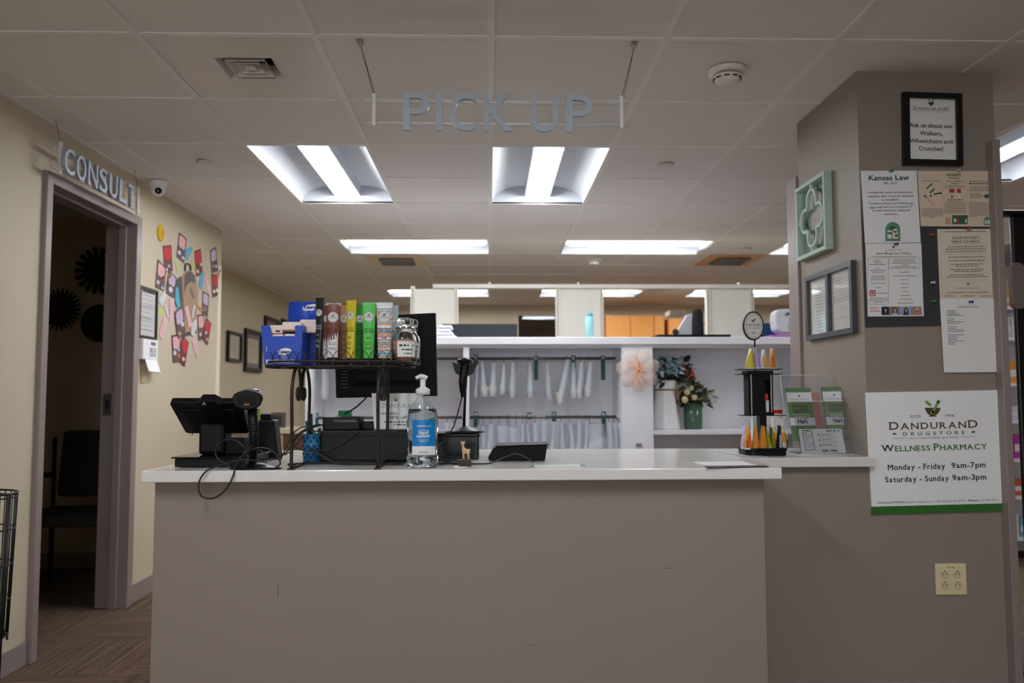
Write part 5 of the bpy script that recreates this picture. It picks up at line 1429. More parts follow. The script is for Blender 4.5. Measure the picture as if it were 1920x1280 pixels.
m = MB(); m.text('67.6 FL OZ (2 L)', FB2, lx, hz(847.5), .0075, width=lw * .8, bold=.01); m.build('text', flat(84, 84, 84), lbl)

# ---- tablet till on its stand
yt_ = 2.72
t = thing('tablet_till', 'black tablet till seen from behind on a swivel stand and flat base', 'till', (A(390, 870, 2.72).x, 2.72, CT))
a, b = A(322, 871, 2.62), A(450, 871, 2.62)
MB().box(A(327, 870, 2.66).x, A(458, 870, 2.66).x, 2.66, 2.95, CT + .002, CT + .03).build('base', BLACK, t, bevel=.003)
MB().box(A(321, 857, 2.65).x, A(462, 857, 2.65).x, 2.65, 2.96, CT + .03, CT + .035).build('base_plate', GLOSSB, t)
xs_ = A(392, 830, 2.75).x
MB().box(A(371, 830, 2.74).x, A(420, 830, 2.74).x, 2.74, 2.83, CT + .035, A(390, 808, 2.75).z + .03).build('neck', BLACK, t, bevel=.012)
MB().box(A(422, 838, 2.76).x, A(458, 838, 2.76).x, 2.76, 2.88, CT + .035, A(430, 822, 2.7).z).build('card_reader', BLACKM, t, bevel=.004)
# tablet: rear shell leaning back
tl, tr, br, bl = A(325, 752, 2.68), A(458, 748, 2.68), A(470, 808, 2.80), A(350, 808, 2.80)
Mt = plane((bl + br) / 2, (br - bl), (tl + tr) / 2 - (bl + br) / 2)
wt_, wb_, hh_ = (tr - tl).length, (br - bl).length, ((tl + tr) / 2 - (bl + br) / 2).length
MB(Mt).prism2([(-wb_ / 2 + .008, 0), (wb_ / 2 - .008, 0), (wb_ / 2, .008), (wt_ / 2, hh_ - .008), (wt_ / 2 - .008, hh_), (-wt_ / 2 + .0, hh_), (-wt_ / 2 - .006, hh_ - .008), (-wb_ / 2, .008)], -.012, .012).build('tablet_shell', BLACK, t, bevel=.004)
MB(Mt).prism2(rrect(wb_ * .72, hh_ * .7, .012) if False else [(-wb_ * .36, .012), (wb_ * .36, .012), (wb_ * .4, hh_ * .82), (-wb_ * .4, hh_ * .82)], .012, .018).build('rear_cover', BLACKM, t, bevel=.003)
MB(Mt).prism2([(-.012 - wt_ * .06, hh_ * .6), (.10 - wt_ * .06 - .035, hh_ * .6), (.065 - wt_ * .06, hh_ + .004), (.045 - wt_ * .06, hh_ + .024), (.005 - wt_ * .06, hh_ + .024), (-.012 - wt_ * .06, hh_ + .004)], -.006, .026).build('lock_bracket', BLACK, t, bevel=.003)
MB(Mt @ Matrix.Translation((.014 - wt_ * .06, hh_ + .012, .026))).lathe([(.006, 0), (.006, .004), (.003, .005)], 14).build('lock', mat('chrome', (210, 210, 210), .15, 1.0), t)
for sx, sy in ((wt_ * .2, hh_ * .7), (-wb_ * .38, .01)):
    MB(Mt @ Matrix.Translation((sx, sy, .018))).lathe([(.0035, 0), (.0035, .006), (0, .007)], 10).build('screw', MATS['chrome'], t)

# ---- hand scanner in its stand (front)
ys_ = 2.605
t = thing('barcode_scanner', 'black barcode scanner facing us on a ridged stand beside the till', 'barcode scanner', (A(470, 876, ys_).x, ys_, CT))
q = lambda px, py, y=ys_: A(px, py, y)
bx = q(480, 875).x
MB(Matrix.Translation((bx, ys_ - .002, CT))).lathe([(.07, 0), (.07, .003), (.055, .007), (.025, .016), (.012, .02), (0, .021)], 28, sx=1.15, sy=.6).build('stand_base', BLACK, t)
MB().tube([(q(471, 868).x, ys_ + .02, CT + .012), (q(473, 825).x, ys_ + .02, q(473, 825).z), (q(471, 762).x, ys_ + .01, q(471, 762).z)], [.013, .0145, .0165], 12).build('handle', BLACK, t)
z0, z1 = q(471, 830).z, q(471, 768).z
for k in range(12):
    z = z0 + (z1 - z0) * k / 11
    MB(Matrix.Translation((q(472, 800).x, ys_ + .015, z))).lathe([(.0155, -.0012), (.0172, 0), (.0155, .0012)], 12).build('rib', BLACKM, t)
hc = q(468, 748)
rg = []
for yy, sx, sz in ((-.03, .044, .028), (-.026, .047, .032), (.0, .043, .031), (.04, .03, .024), (.075, .012, .012)):
    rg.append([(hc.x + sx * math.cos(2 * math.pi * i / 20), ys_ + yy, hc.z + .004 + sz * math.sin(2 * math.pi * i / 20) * (1.0 if math.sin(2 * math.pi * i / 20) < 0 else .75) - (.0 if abs(i - 15) > 3 else .006)) for i in range(20)])
MB().loft(rg).build('scan_head', BLACK, t)
MB().box(hc.x - .026, hc.x + .026, ys_ - .032, ys_ - .0295, hc.z - .016, hc.z + .010).build('window', GLOSSB, t, bevel=.004)
MB().box(hc.x - .008, hc.x + .010, ys_ - .0335, ys_ - .0315, hc.z - .020, hc.z - .014).build('aim_light', flat(150, 92, 40), t)
MB(Matrix.Translation((hc.x + .002, ys_ + .01, hc.z + .022))).lathe([(.03, 0), (.028, .006), (.016, .011), (0, .012)], 20, sy=1.0).build('top_cap', mat('silver_plastic', (150, 150, 152), .25, .6), t)
CORD = mat('black_cord', (38, 38, 40), .5)
def cord(label, pts, r=.0035, k=8, name='cable', group='counter cables'):
    m = MB(); m.tube(spline(pts, k), r, 6)
    tag(m.build(name, CORD), label, 'cable', group)
zc = CT + .005
cord('looped scanner cord hanging over the counter edge', [q(481, 812), q(478, 828, 2.62), q(466, 842, 2.60), q(445, 865, 2.575), q(437, 892, 2.54), q(425, 915, 2.535), q(402, 933, 2.535), q(378, 930, 2.535), q(373, 905, 2.535), q(388, 882, 2.54), q(420, 870, 2.57), q(455, 862, 2.585), q(500, 866, 2.60)], .0028)
cord('coil of cord standing in front of the till base', [q(458, 838, 2.60), q(440, 825, 2.60), q(418, 826, 2.60), q(404, 842, 2.60), q(408, 860, 2.60), q(420, 868, 2.6), (q(440, 868).x, 2.6, zc), q(463, 850, 2.59), q(480, 840, 2.59), q(505, 842, 2.6), q(520, 856, 2.6), q(525, 870, 2.6), q(512, 876, 2.6), (q(488, 875).x, 2.6, zc), (q(450, 868).x, 2.62, zc)], .0026)
cord('short shiny tangle of cord behind the scanner handle', [q(455, 845, 2.66), q(470, 858, 2.66), q(495, 860, 2.66), q(503, 854, 2.66), q(490, 846, 2.66), q(468, 842, 2.66), q(460, 852, 2.66), q(480, 862, 2.66)], .0022)

# ---- dark card terminal / phone behind the scanner
t = thing('card_terminal', 'dark wedge-shaped device standing behind the barcode scanner', 'terminal', (A(500, 860, 2.99).x, 2.99, CT))
y5 = 2.99
f = [A(480, 856, y5), A(522, 858, y5), A(514, 787, y5), A(484, 787, y5)]; 
for v in f[:2]: v.z = CT
MB().poly(f, .07, (0, 1, 0)).build('body', BLACK, t, bevel=.006)
MB().box(A(486, 787, y5).x, A(506, 787, y5).x, y5 + .01, y5 + .06, A(490, 788, y5).z, A(490, 776, y5).z).build('printer_cover', BLACKM, t, bevel=.004)
tag(MB().box(A(480, 790, 3.12).x, A(488, 790, 3.12).x, 3.115, 3.13, CT, A(484, 766, 3.12).z).build('highlighter', flat(150, 200, 90, .4), bevel=.002), 'lime green marker standing behind the dark terminal', 'marker')

# ---- computer monitor (rear view)
ym = 2.98
t = thing('computer_monitor', 'black computer monitor seen from behind, in the middle of the counter', 'monitor', (A(720, 800, ym).x, ym, CT))
c4 = [A(628, 596, ym), A(817, 587, ym + .06), A(820, 742, ym + .06), A(632, 746, ym)]
nrm = Vector((-.06, -1, 0)).normalized()
MB().poly(c4, .018, nrm).build('rear_shell', BLACKM, t, bevel=.004)
ce = sum(c4, Vector()) / 4
bul = [ce + (p_ - ce) * .62 + nrm * .018 for p_ in c4]; bul2 = [ce + (p_ - ce) * .6 + nrm * .026 for p_ in c4]
m = MB(); m.loft([[c4[3] + nrm * .018 + (ce - c4[3]) * .25, c4[2] + nrm * .018 + (ce - c4[2]) * .25, c4[1] + nrm * .018 + (ce - c4[1]) * .25, c4[0] + nrm * .018 + (ce - c4[0]) * .25], [bul2[3], bul2[2], bul2[1], bul2[0]]], smooth=False); m.build('rear_bulge', BLACKM, t)
for k in range(7):
    yy = 690 + k * 6
    a, b = A(640, yy, ym - .021), A(652, yy, ym - .021)
    MB().box(a.x, b.x, ym - .022, ym - .0185, a.z - .0012, a.z + .0012).build('vent_slot', mat('vent_grey', (74, 74, 76), .4), t)
MB().poly([c4[0] + nrm * -.012, c4[1] + nrm * -.012, c4[2] + nrm * -.012, c4[3] + nrm * -.012], .011, nrm).build('screen_bezel', GLOSSB, t)
MB().tube([(ce.x, ym + .02, A(720, 745, ym).z + .03), (ce.x, ym + .06, CT + .01)], .02, 10).build('stand_neck', BLACK, t)
MB().box(ce.x - .11, ce.x + .11, ym + .0, ym + .2, CT, CT + .012).build('stand_foot', BLACK, t, bevel=.004)
cord('cord dropping from the monitor to the black box', [A(690, 742, 2.95), A(680, 752, 2.93), A(665, 765, 2.9), A(645, 776, 2.88)], .003)
# ---- black label printer box with a small device on top
yp = 2.80
a, b = A(600, 868, yp), A(768, 868, yp)
zt2 = A(680, 806, yp).z
t = thing('receipt_printer', 'long low black printer box under the wire riser', 'printer', ((a.x + b.x) / 2, yp + .08, CT))
MB().box(a.x, b.x, yp, yp + .17, CT + .006, zt2).build('housing', BLACK, t, bevel=.006)
MB().box(a.x + .01, b.x - .01, yp - .002, yp, zt2 - .022, zt2 - .019).build('seam', DARK, t)
for sx in (a.x + .03, b.x - .03): MB(Matrix.Translation((sx, yp + .03, CT))).lathe([(.012, 0), (.012, .006)], 12).build('foot', BLACKM, t)
t = thing('network_box', 'small black network box sitting on the long printer', 'network box', (A(637, 800, yp).x, yp + .05, zt2))
MB().box(A(604, 800, yp).x, A(674, 800, yp).x, yp + .005, yp + .1, zt2, A(640, 781, yp).z).build('housing', BLACK, t, bevel=.004)
MB().box(A(625, 790, yp).x, A(667, 790, yp).x, yp + .003, yp + .0055, A(640, 791, yp).z, A(640, 787, yp).z).build('port_strip', GLOSSB, t)
t = tag(MB().box(A(635, 775, 3.05).x, A(659, 775, 3.05).x, 3.04, 3.07, CT + .0, A(645, 769, 3.05).z).build('green_box', flat(32, 160, 92, .5)), 'bright green small box behind the network box', 'box')
t = tag(MB().box(A(674, 796, 2.9).x, A(702, 796, 2.9).x, 2.86, 2.93, zt2, A(690, 789, 2.9).z).build('cable_adapter', BLACK, bevel=.003), 'flat black adapter next to the network box', 'adapter')
# ---- desk flyer standing on the printer
yf_ = 2.86
c4 = [(697, 737), (790, 737), (792, 803), (702, 803)]
P = [A(c[0], c[1], yf_) for c in c4]
t = thing('counter_flyer', 'white flyer in a clear stand behind the sanitizer bottle', 'flyer', (A(745, 805, yf_).x, yf_, zt2))
P[2].z = P[3].z = zt2 + .001
MB().poly(P, .0008, (0, -1, 0)).build('sheet', PAPER, t)
pl = PL('y', yf_ - .0008, (702, 803), (792, 803))
m = MB(); pl.text(m, 'DANDURAND', 752, 764, 8, 68, serif=True, spacing=1.4); m.build('logo_lettering', flat(140, 130, 120), t)
m = MB(); pl.text(m, 'udents', 730, 777, 6, 30, bold=.02); pl.text(m, '10% off', 747, 785, 6, 32, bold=.02); pl.greek(m, 720, 785, 792, 2.5); pl.greek(m, 738, 762, 797, 2.5); m.build('text', flat(70, 70, 74), t)
mortar(pl, t, 742, 751, 8, flat(130, 110, 60), flat(130, 110, 60))
MB().poly([p + Vector((0, -.004, 0)) for p in P], .002, (0, -1, 0)).build('acrylic_stand', clear('clear_acrylic', (.97, .98, .98), .012), t)

# ---- patterned blue pen cup
yc_ = 2.83; p = A(586, 866, yc_)
t = thing('pen_cup', 'blue patterned pen cup behind the riser leg', 'pen cup', (p.x, yc_, CT))
M0 = Matrix.Translation((p.x, yc_, CT)); hcup = A(586, 813, yc_).z - CT
MB(M0).lathe([(0, .0), (.032, .0), (.034, hcup), (.031, hcup), (.029, .004), (0, .004)], 20, caps=False).build('cup', mat('blue_cup', (30, 108, 150), .4), t)
rn = random.Random(4)
for k in range(9):
    a = -math.pi / 2 + (k - 4) * .33
    for j in range(3):
        z = hcup * (.2 + .28 * j) + (.012 if k % 2 else 0); m = MB(M0 @ Matrix.Rotation(a + math.pi / 2, 4, 'Z') @ plane((0, -.0342, z), (1, 0, 0)) @ Matrix.Rotation(rn.uniform(0, 1), 4, 'Z')); m.box(-.004, .004, -.004, .004, 0, .0008); m.build('motif', flat(16, 36, 60), t)
for k, (dx, dy, hh, c, lb) in enumerate(((-.014, 0, .115, (36, 130, 132), 'teal pen leaning left in the blue cup'), (-.006, .012, .135, (30, 112, 116), 'dark teal pen upright in the blue cup'), (.014, .004, .095, (46, 170, 100), 'green pen in the blue cup'))):
    m = MB(); m.tube([(p.x + dx * .5, yc_ + dy, CT + .006), (p.x + dx * 1.6, yc_ + dy, CT + hh * 1.25)], [.004, .0055], 8); tag(m.build('pen', mat('pen_%d' % k, c, .35)), lb, 'pen', 'pens in the blue cup')
# ---- cables along the counter
w_ = lambda px, py, y: A(px, py, y)
cz = CT + .004
def onc(px, y, z=cz): v = A(px, 870, y); v.z = z; return v
cord('cable running from the till under the riser to the printer', [onc(470, 2.85), onc(530, 2.80, CT + .03), w_(560, 815, 2.78), w_(590, 800, 2.78), w_(606, 796, 2.8)], .003)
cord('cable arching from the network box down to the countertop', [w_(676, 806, 2.785), w_(655, 822, 2.78), w_(620, 842, 2.775), w_(580, 845, 2.775), w_(555, 838, 2.775), w_(552, 822, 2.775), w_(575, 803, 2.78), w_(600, 795, 2.79)], .003)
cord('thick cable sagging in front of the printer', [w_(580, 838, 2.74), w_(600, 852, 2.74), w_(630, 868, 2.74), onc(660, 2.74), onc(700, 2.74), w_(730, 858, 2.75), w_(760, 853, 2.76)], .0042)
cord('cable bundle lying along the foot of the printer', [onc(540, 2.72), onc(590, 2.77), onc(650, 2.76, cz + .004), onc(700, 2.77), onc(745, 2.76), onc(752, 2.73), onc(700, 2.72), onc(640, 2.73)], .0045)
cord('thin cable looping behind the left riser leg', [w_(520, 845, 2.82), w_(535, 852, 2.82), w_(552, 838, 2.82), w_(566, 820, 2.82), w_(582, 812, 2.82), w_(600, 806, 2.83)], .0022)
cord('thin cable standing up left of the riser leg', [onc(525, 2.86), w_(538, 835, 2.86), w_(550, 812, 2.86), w_(570, 800, 2.86), w_(590, 812, 2.86), onc(575, 2.86)], .0022)
cord('cable coil lying between the sanitizer and the goat figure', [onc(822, 2.72), onc(845, 2.70, cz + .004), onc(858, 2.73), onc(835, 2.77, cz + .006), onc(820, 2.74, cz + .01), onc(848, 2.715, cz + .012), onc(862, 2.75)], .005)

# ---- second scanner on a tall stand over a black box
yk_ = 2.95
a, b = A(822, 866, yk_), A(898, 866, yk_); zb2 = A(860, 812, yk_).z
t = thing('black_drawer_box', 'black box standing under the second barcode scanner', 'box', ((a.x + b.x) / 2, yk_ + .08, CT))
MB().box(a.x - .06, b.x, yk_, yk_ + .17, CT, zb2).build('housing', GLOSSB, t, bevel=.004)
MB().box(a.x - .055, b.x + .003, yk_ - .003, yk_ + .172, zb2 - .014, zb2 - .008).build('lid_line', BLACKM, t)
yk2 = 3.0; sx_ = A(874, 800, yk2).x
t = thing('barcode_scanner', 'black barcode scanner seen from behind on a tall rod stand', 'barcode scanner', (sx_, yk2, zb2))
MB(Matrix.Translation((A(872, 806, yk2).x, yk2, zb2 + .001))).lathe([(.074, 0), (.074, .003), (.05, .009), (.022, .02), (.008, .024), (0, .025)], 28, sx=1.0, sy=.8).build('stand_base', BLACK, t)
zt3 = A(870, 690, yk2).z
MB().tube([(sx_ - .008, yk2, zb2 + .02), (sx_ - .004, yk2, A(872, 740, yk2).z), (sx_ + .002, yk2 + .0, zt3)], [.0055, .005, .005], 10).build('rod', BLACK, t)
cx_ = A(871, 678, yk2).x
# cradle cup with flared wings
rg = []
for zz, r_ in ((A(871, 705, yk2).z, .016), (A(871, 690, yk2).z, .024), (A(871, 679, yk2).z, .034)):
    rg.append([(cx_ + r_ * math.cos(2 * math.pi * i / 16), yk2 + .01 + r_ * .8 * math.sin(2 * math.pi * i / 16), zz) for i in range(16)])
for s_ in (-1, 1):
    pts = [A(871 + s_ * 6, 706, yk2), A(871 + s_ * 17, 699, yk2), A(871 + s_ * 23, 678, yk2), A(871 + s_ * 14, 682, yk2), A(871 + s_ * 7, 676, yk2)]
    MB().poly(pts, .012, (0, -1, 0)).build('cradle_wing', BLACK, t, bevel=.002)
MB().tube([A(868, 735, yk2 - .02), A(867, 715, yk2 - .022), A(871, 690, yk2 - .012), A(873, 678, yk2 + .01)], [.012, .0145, .015, .022], 12).build('scanner_grip', BLACK, t)
MB().ball(A(871, 677, yk2 + .02), (.03, .045, .014), 16, 8).build('scanner_head', BLACK, t)
MB().tube([A(868, 735, yk2 - .02), A(866, 745, yk2 - .02)], [.010, .004], 10).build('strain_relief', BLACKM, t)
cord('scanner cord falling from the tall stand to the counter', [A(866, 745, yk2 - .02), A(860, 768, 2.95), A(850, 800, 2.9), A(836, 825, 2.86), A(822, 836, 2.84), onc(812, 2.84)], .0026)

# ---- goat figurine on a wooden block
yg = 2.665; gx = A(872, 860, yg).x; gz0 = A(872, 861, yg).z
t = thing('goat_figurine', 'small tan goat figurine on a dark block', 'figurine', (gx, yg, CT))
xb0, xb1 = A(860.5, 868, yg).x, A(883.5, 868, yg).x
MB().box(xb0, xb1, yg - .018, yg + .018, CT, gz0).build('block', mat('dark_wood_block', (62, 46, 36), .6, noise=.25, nscale=30), t, bevel=.003)
u = S(1, yg)
sk = bpy.data.meshes.new('goat'); V = []; E_ = []; Rr = []
def jv(px, py, r_, dy=0): V.append((A(px, py, yg + dy) ) ); Rr.append(r_ * u); return len(V) - 1
hip = jv(878, 846, 4.2); mid = jv(874, 846, 4.4); sh = jv(869.5, 844, 4.0); nk = jv(868, 837, 2.5); hd = jv(867.3, 830.5, 2.7); mz = jv(864.5, 832.5, 1.5)
E_ += [(hip, mid), (mid, sh), (sh, nk), (nk, hd), (hd, mz)]
for src, px, dy in ((sh, 868.5, -.008), (sh, 871, .008), (hip, 877, -.008), (hip, 879.5, .008)):
    a_ = jv(px, 852, 1.5, dy); b_ = jv(px + .2, 860.5, 1.3, dy); E_ += [(src, a_), (a_, b_)]
for px, py in ((872.5, 827.5), (864.3, 826.8)): a_ = jv(px, py, .9); E_.append((hd, a_))
tl_ = jv(881.5, 841, .9); E_.append((hip, tl_))
sk.from_pydata([tuple(v - Vector((gx, yg, CT))) for v in V], E_, [])
ob = bpy.data.objects.new('goat_body', sk); COL.objects.link(ob); ob.parent = t; WM[ob.name] = WM[t.name]
ob.modifiers.new('skin', 'SKIN'); sm_ = ob.modifiers.new('sub', 'SUBSURF'); sm_.levels = 2; sm_.render_levels = 2
for i, v in enumerate(sk.skin_vertices[0].data): v.radius = (Rr[i], Rr[i]); v.use_root = (i == 0)
sk.materials.append(mat('tan_clay', (206, 166, 128), .55, noise=.1, nscale=60))
MB().ball(A(865.2, 832.8, yg - .006), .0016, 8, 6).build('mouth', flat(150, 60, 48), t)
tag(MB().poly([AZ(850, 873, CT), AZ(877, 872, CT), AZ(876, 876.5, CT), AZ(852, 877, CT)], .0012, (0, 0, 1)).build('price_tag', PAPER), 'white tag lying in front of the goat figurine', 'tag')

# ---- black slanted pin pad / tray
yq = 2.86
t = thing('pin_pad', 'low black pin pad with angled end lying on the counter', 'pin pad', (A(975, 858, yq).x, yq, CT))
zz = lambda py: A(975, py, yq).z
f = [A(915, 853, yq), A(920, 858, yq), A(1022, 857, yq), A(1026.5, 834, yq), A(933, 837, yq), A(927, 839, yq)]
for i in (1, 2): f[i].z = CT + .002
f[0].z = CT + .008
MB().poly(f, .10, (0, 1, 0)).build('shell', BLACKM, t, bevel=.003)
a, b = A(931, 837, yq), A(1027.5, 834, yq)
MB().poly([a + Vector((-.003, -.003, 0)), b + Vector((.003, -.003, 0)), b + Vector((.003, .103, .004)), a + Vector((-.003, .103, .004))], .003, (0, 0, 1)).build('top_rim', BLACKM, t)
MB().box(A(926, 856, yq).x, A(1016, 856, yq).x, yq + .01, yq + .09, CT, CT + .003).build('foot_pad', BLACKM, t)
cord('thin cable curling over the counter in front of the pin pad', [onc(1000, 2.77), A(985, 857, 2.78), A(966, 851, 2.80), A(945, 858, 2.78), onc(920, 2.74), onc(895, 2.71), onc(880, 2.72), onc(868, 2.76)], .0026)

# ---- sheets lying on the counter
def lay(label, pts, col, name='counter_sheet', extra=None, rough=.2):
    P = [AZ(x, y, CT) for x, y in pts]
    t = thing(name, label, 'sheet', sum(P, Vector()) / len(P) * Vector((1, 1, 1)).x if False else (sum(P, Vector()) / len(P)))
    MB().poly(P, .0012, (0, 0, 1)).build('sheet', mat('lay_%d_%d_%d' % col, col, rough), t)
    c = sum(P, Vector()) / len(P)
    if extra:
        MB().poly([c + (p_ - c) * .82 + Vector((0, 0, .0012)) for p_ in P], .0004, (0, 0, 1)).build('printed_area', flat(*extra), t)
lay('glass-edged sheet lying flat at the counter front', [(992, 872), (1097, 869.5), (1098, 876.5), (993, 877.5)], (206, 214, 206), extra=(178, 190, 180), rough=.1)
lay('laminated sheet with dark edge lying below the lotion tower', [(1283, 866), (1398, 864), (1440, 875), (1325, 876)], (206, 206, 204), extra=(224, 224, 226))
P = [AZ(x, y, CT + .002) for x, y in [(1320, 873.3), (1436, 872.3), (1442, 875.2), (1326, 876.6)]]
tag(MB().poly(P, .001, (0, 0, 1)).build('card_strip', flat(60, 56, 50)), 'dark strip along the laminated sheet edge', 'strip')
lay('grey sheet at the foot of the lotion tower', [(1345, 846), (1400, 846), (1440, 857), (1400, 857)], (196, 196, 196), rough=.3)

# ================================================================== PRESCRIPTION SHELVES BEHIND THE COUNTER
YU = 5.0; YUB = 5.37
ux = lambda px, y=YU: A(px, 700, y).x
uz = lambda py, y=YU: A(1000, py, y).z
LILW = mat('white_shelf_laminate', (236, 235, 240), .4, noise=.012)
LILB = mat('grey_lilac_shelf_back', (243, 242, 248), .5, noise=.015)
su = thing('shelf_unit', 'white prescription shelf unit with open cubbies behind the counter', 'shelf unit', (ux(1000), 5.2, 0))
xL, xR = ux(573), 1.98
MB().box(xL - .02, xR, YU - .015, YUB + .12, uz(646), uz(632)).build('top_board', LILW, su, bevel=.003)
MB().box(xL, xR, YU + .01, YU + .028, uz(652), uz(646)).build('top_rail', LILW, su)
MB().box(xL, xR, YUB, YUB + .015, 0, uz(646)).build('back_panel', LILB, su)
for a, b in ((573, 586), (868.5, 879.5)): MB().box(ux(a), ux(b), YU, YUB, 0, uz(646)).build('upright', LILW, su)
MB().box(ux(1166), ux(1224), YU, YUB, 0, uz(646)).build('wide_upright', LILW, su)
MB().box(xR - .03, xR, YU, YUB, 0, uz(646)).build('upright', LILW, su)
MB().box(ux(1224), xR - .03, YU + .005, YUB, uz(815.5), uz(808)).build('shelf_board', LILW, su)
MB().box(ux(586), ux(1166), YU + .02, YUB, .3, .33).build('shelf_board', LILW, su)
RODM = mat('dull_steel_rod', (120, 116, 112), .35, .8)
YR = 5.17
rods = {}
for nm, py in (('upper', 672), ('lower', 782)):
    z = A(1000, py, YR).z; rods[nm] = z
    for a, b in ((586, 868.5), (879.5, 1166)):
        MB().tube([(ux(a), YR, z), (ux(b), YR, z)], .009, 8).build('rod', RODM, su)
        MB(Matrix.Translation((ux(b) - .006, YR, z)) @ Matrix.Rotation(math.pi / 2, 4, 'Y')).lathe([(.02, -.006), (.02, .006)], 12).build('rod_socket', mat('socket_chrome', (200, 200, 204), .25, .8), su)
# alphabet divider tags
TEAL = mat('dark_teal_plastic', (28, 70, 74), .4)
for px, pyt, pyb, ch, nm in ((892, 664, 688, 'C', 'upper'), (1005, 666, 712, 'D', 'upper'), (1075, 666, 690, 'E', 'upper'), (1130.5, 666, 712, 'F', 'upper'), (892, 771, 800, 'M', 'lower'), (992, 773, 786, 'N', 'lower'), (1039, 772, 790, 'P', 'lower'), (1132, 771, 820, 'R', 'lower'), (589, 676, 712, 'A', 'upper'), (593, 774, 800, 'G', 'lower')):
    yy = YR - .07; a = A(px, pyt, yy); b = A(px, pyb, yy); w = S(8.2, yy) / 2
    t = thing('divider_tag', 'dark teal divider tag lettered %s on the %s bag rod' % (ch, nm), 'divider tag', (a.x, yy, b.z), group='lettered divider tags')
    MB().box(a.x - w, a.x + w, yy, yy + .004, b.z, a.z).build('tag', TEAL, t)
    MB().tube([(a.x, yy + .004, a.z - .015), (a.x, YR, rods[nm] + .012)], .003, 5).build('hook', TEAL, t)
    MB().text(ch, plane((a.x, yy - .0005, a.z - .026), (1, 0, 0)), 0, 0, .026, bold=.03).build('lettering', flat(216, 224, 224), t)
# hanging bags seen edge-on
BAG = film('milky_bag_film', (234, 240, 245), .4)
BAG2 = film('clear_bag_film', (230, 236, 242), .5)
HK = mat('bag_hanger', (92, 82, 78), .5)
def bag(label, xt, xb, yt, yb, wt, wb, nm, col=None, clearer=False, ball=True, nhook=1):
    y = YR - .06
    top = A(xt, yt, y); bot = A(xb, yb, y); z0, z1 = bot.z, top.z; W0, W1 = S(wt, y) / 2 * 1.25, S(wb, y) / 2 * 1.25
    t = thing('prescription_bag', label, 'bag', (top.x, y, z0), group='bags hanging on the %s rod' % nm)
    rg = []; n = 12; K = 9
    for k in range(K):
        f = k / (K - 1); cx = top.x + (bot.x - top.x) * f; w = W0 + (W1 - W0) * (f ** 1.6)
        if k == K - 1: w *= .7
        d = .055 + .02 * f
        rg.append([(cx + w * math.cos(2 * math.pi * i / n) * (1 + .12 * math.sin(3 * f * 3 + i)), y + d * math.sin(2 * math.pi * i / n), z1 + (z0 - z1) * f) for i in range(n)])
    MB().loft(rg, caps=False).build('film', BAG2 if clearer else BAG, t)
    for h in range(nhook):
        dx = (h - (nhook - 1) / 2) * W0 * 1.4
        MB().tube(spline([(top.x + dx, y, z1 - .004), (top.x + dx, y + .03, z1 + .02), (top.x + dx, YR - .004, rods[nm] + .014), (top.x + dx, YR + .013, rods[nm] + .004)], 4), .0022, 5).build('hanger', HK, t)
    if col:
        hh = (z1 - z0) * .24
        MB(Matrix.Translation((bot.x, y, z0 + .006))).lathe([(0, 0), (W1 * .8, .002), (W1 * .84, hh), (W1 * .7, hh + .004), (0, hh + .004)], 14).build('vial' if ball else 'packet', mat('vial_%d_%d_%d' % col, col, .4), t)
CRM, GRN, AMB, BLU = (226, 214, 196), (120, 156, 132), (220, 196, 170), (150, 170, 190)
up = [(896, 891, 684, 745, 4, 6, None, 'narrow bag hanging nearest the tag lettered C'), (904, 908, 678, 743, 5, 15, CRM, 'bag with a cream vial, second from the tag lettered C'), (926, 924, 680, 743, 7, 15, AMB, 'bag with an amber-cream vial, third from tag C'), (945, 942, 682, 739, 6, 12, CRM, 'short bag with a pale packet, fourth from tag C'),
      (962, 960, 678, 746, 8, 14, GRN, 'bag with a green vial midway between tags C and D'), (993, 994, 680, 744, 6, 14, BLU, 'bag with a blue-grey packet just left of tag D'), (1025, 1029, 680, 748, 5, 13, GRN, 'bag with a green vial just right of tag D'), (1064, 1049, 674, 758, 10, 13, CRM, 'longest bag, swinging to the left before tag E'),
      (1074, 1075, 680, 746, 5, 13, CRM, 'bag pressed against tag E'), (1090, 1085, 678, 746, 9, 12, CRM, 'bag just right of tag E'), (1106, 1101, 678, 744, 8, 14, AMB, 'last bag on the upper rod before tag F'), (610, 610, 684, 748, 8, 10, CRM, 'lone bag on the upper rod behind the riser leg')]
for xt, xb, yt, yb, wt, wb, c, lb in up: bag(lb, xt, xb, yt, yb, wt, wb, 'upper', c)
PKR, PKG, PKC = (176, 96, 96), (150, 190, 140), (226, 208, 196)
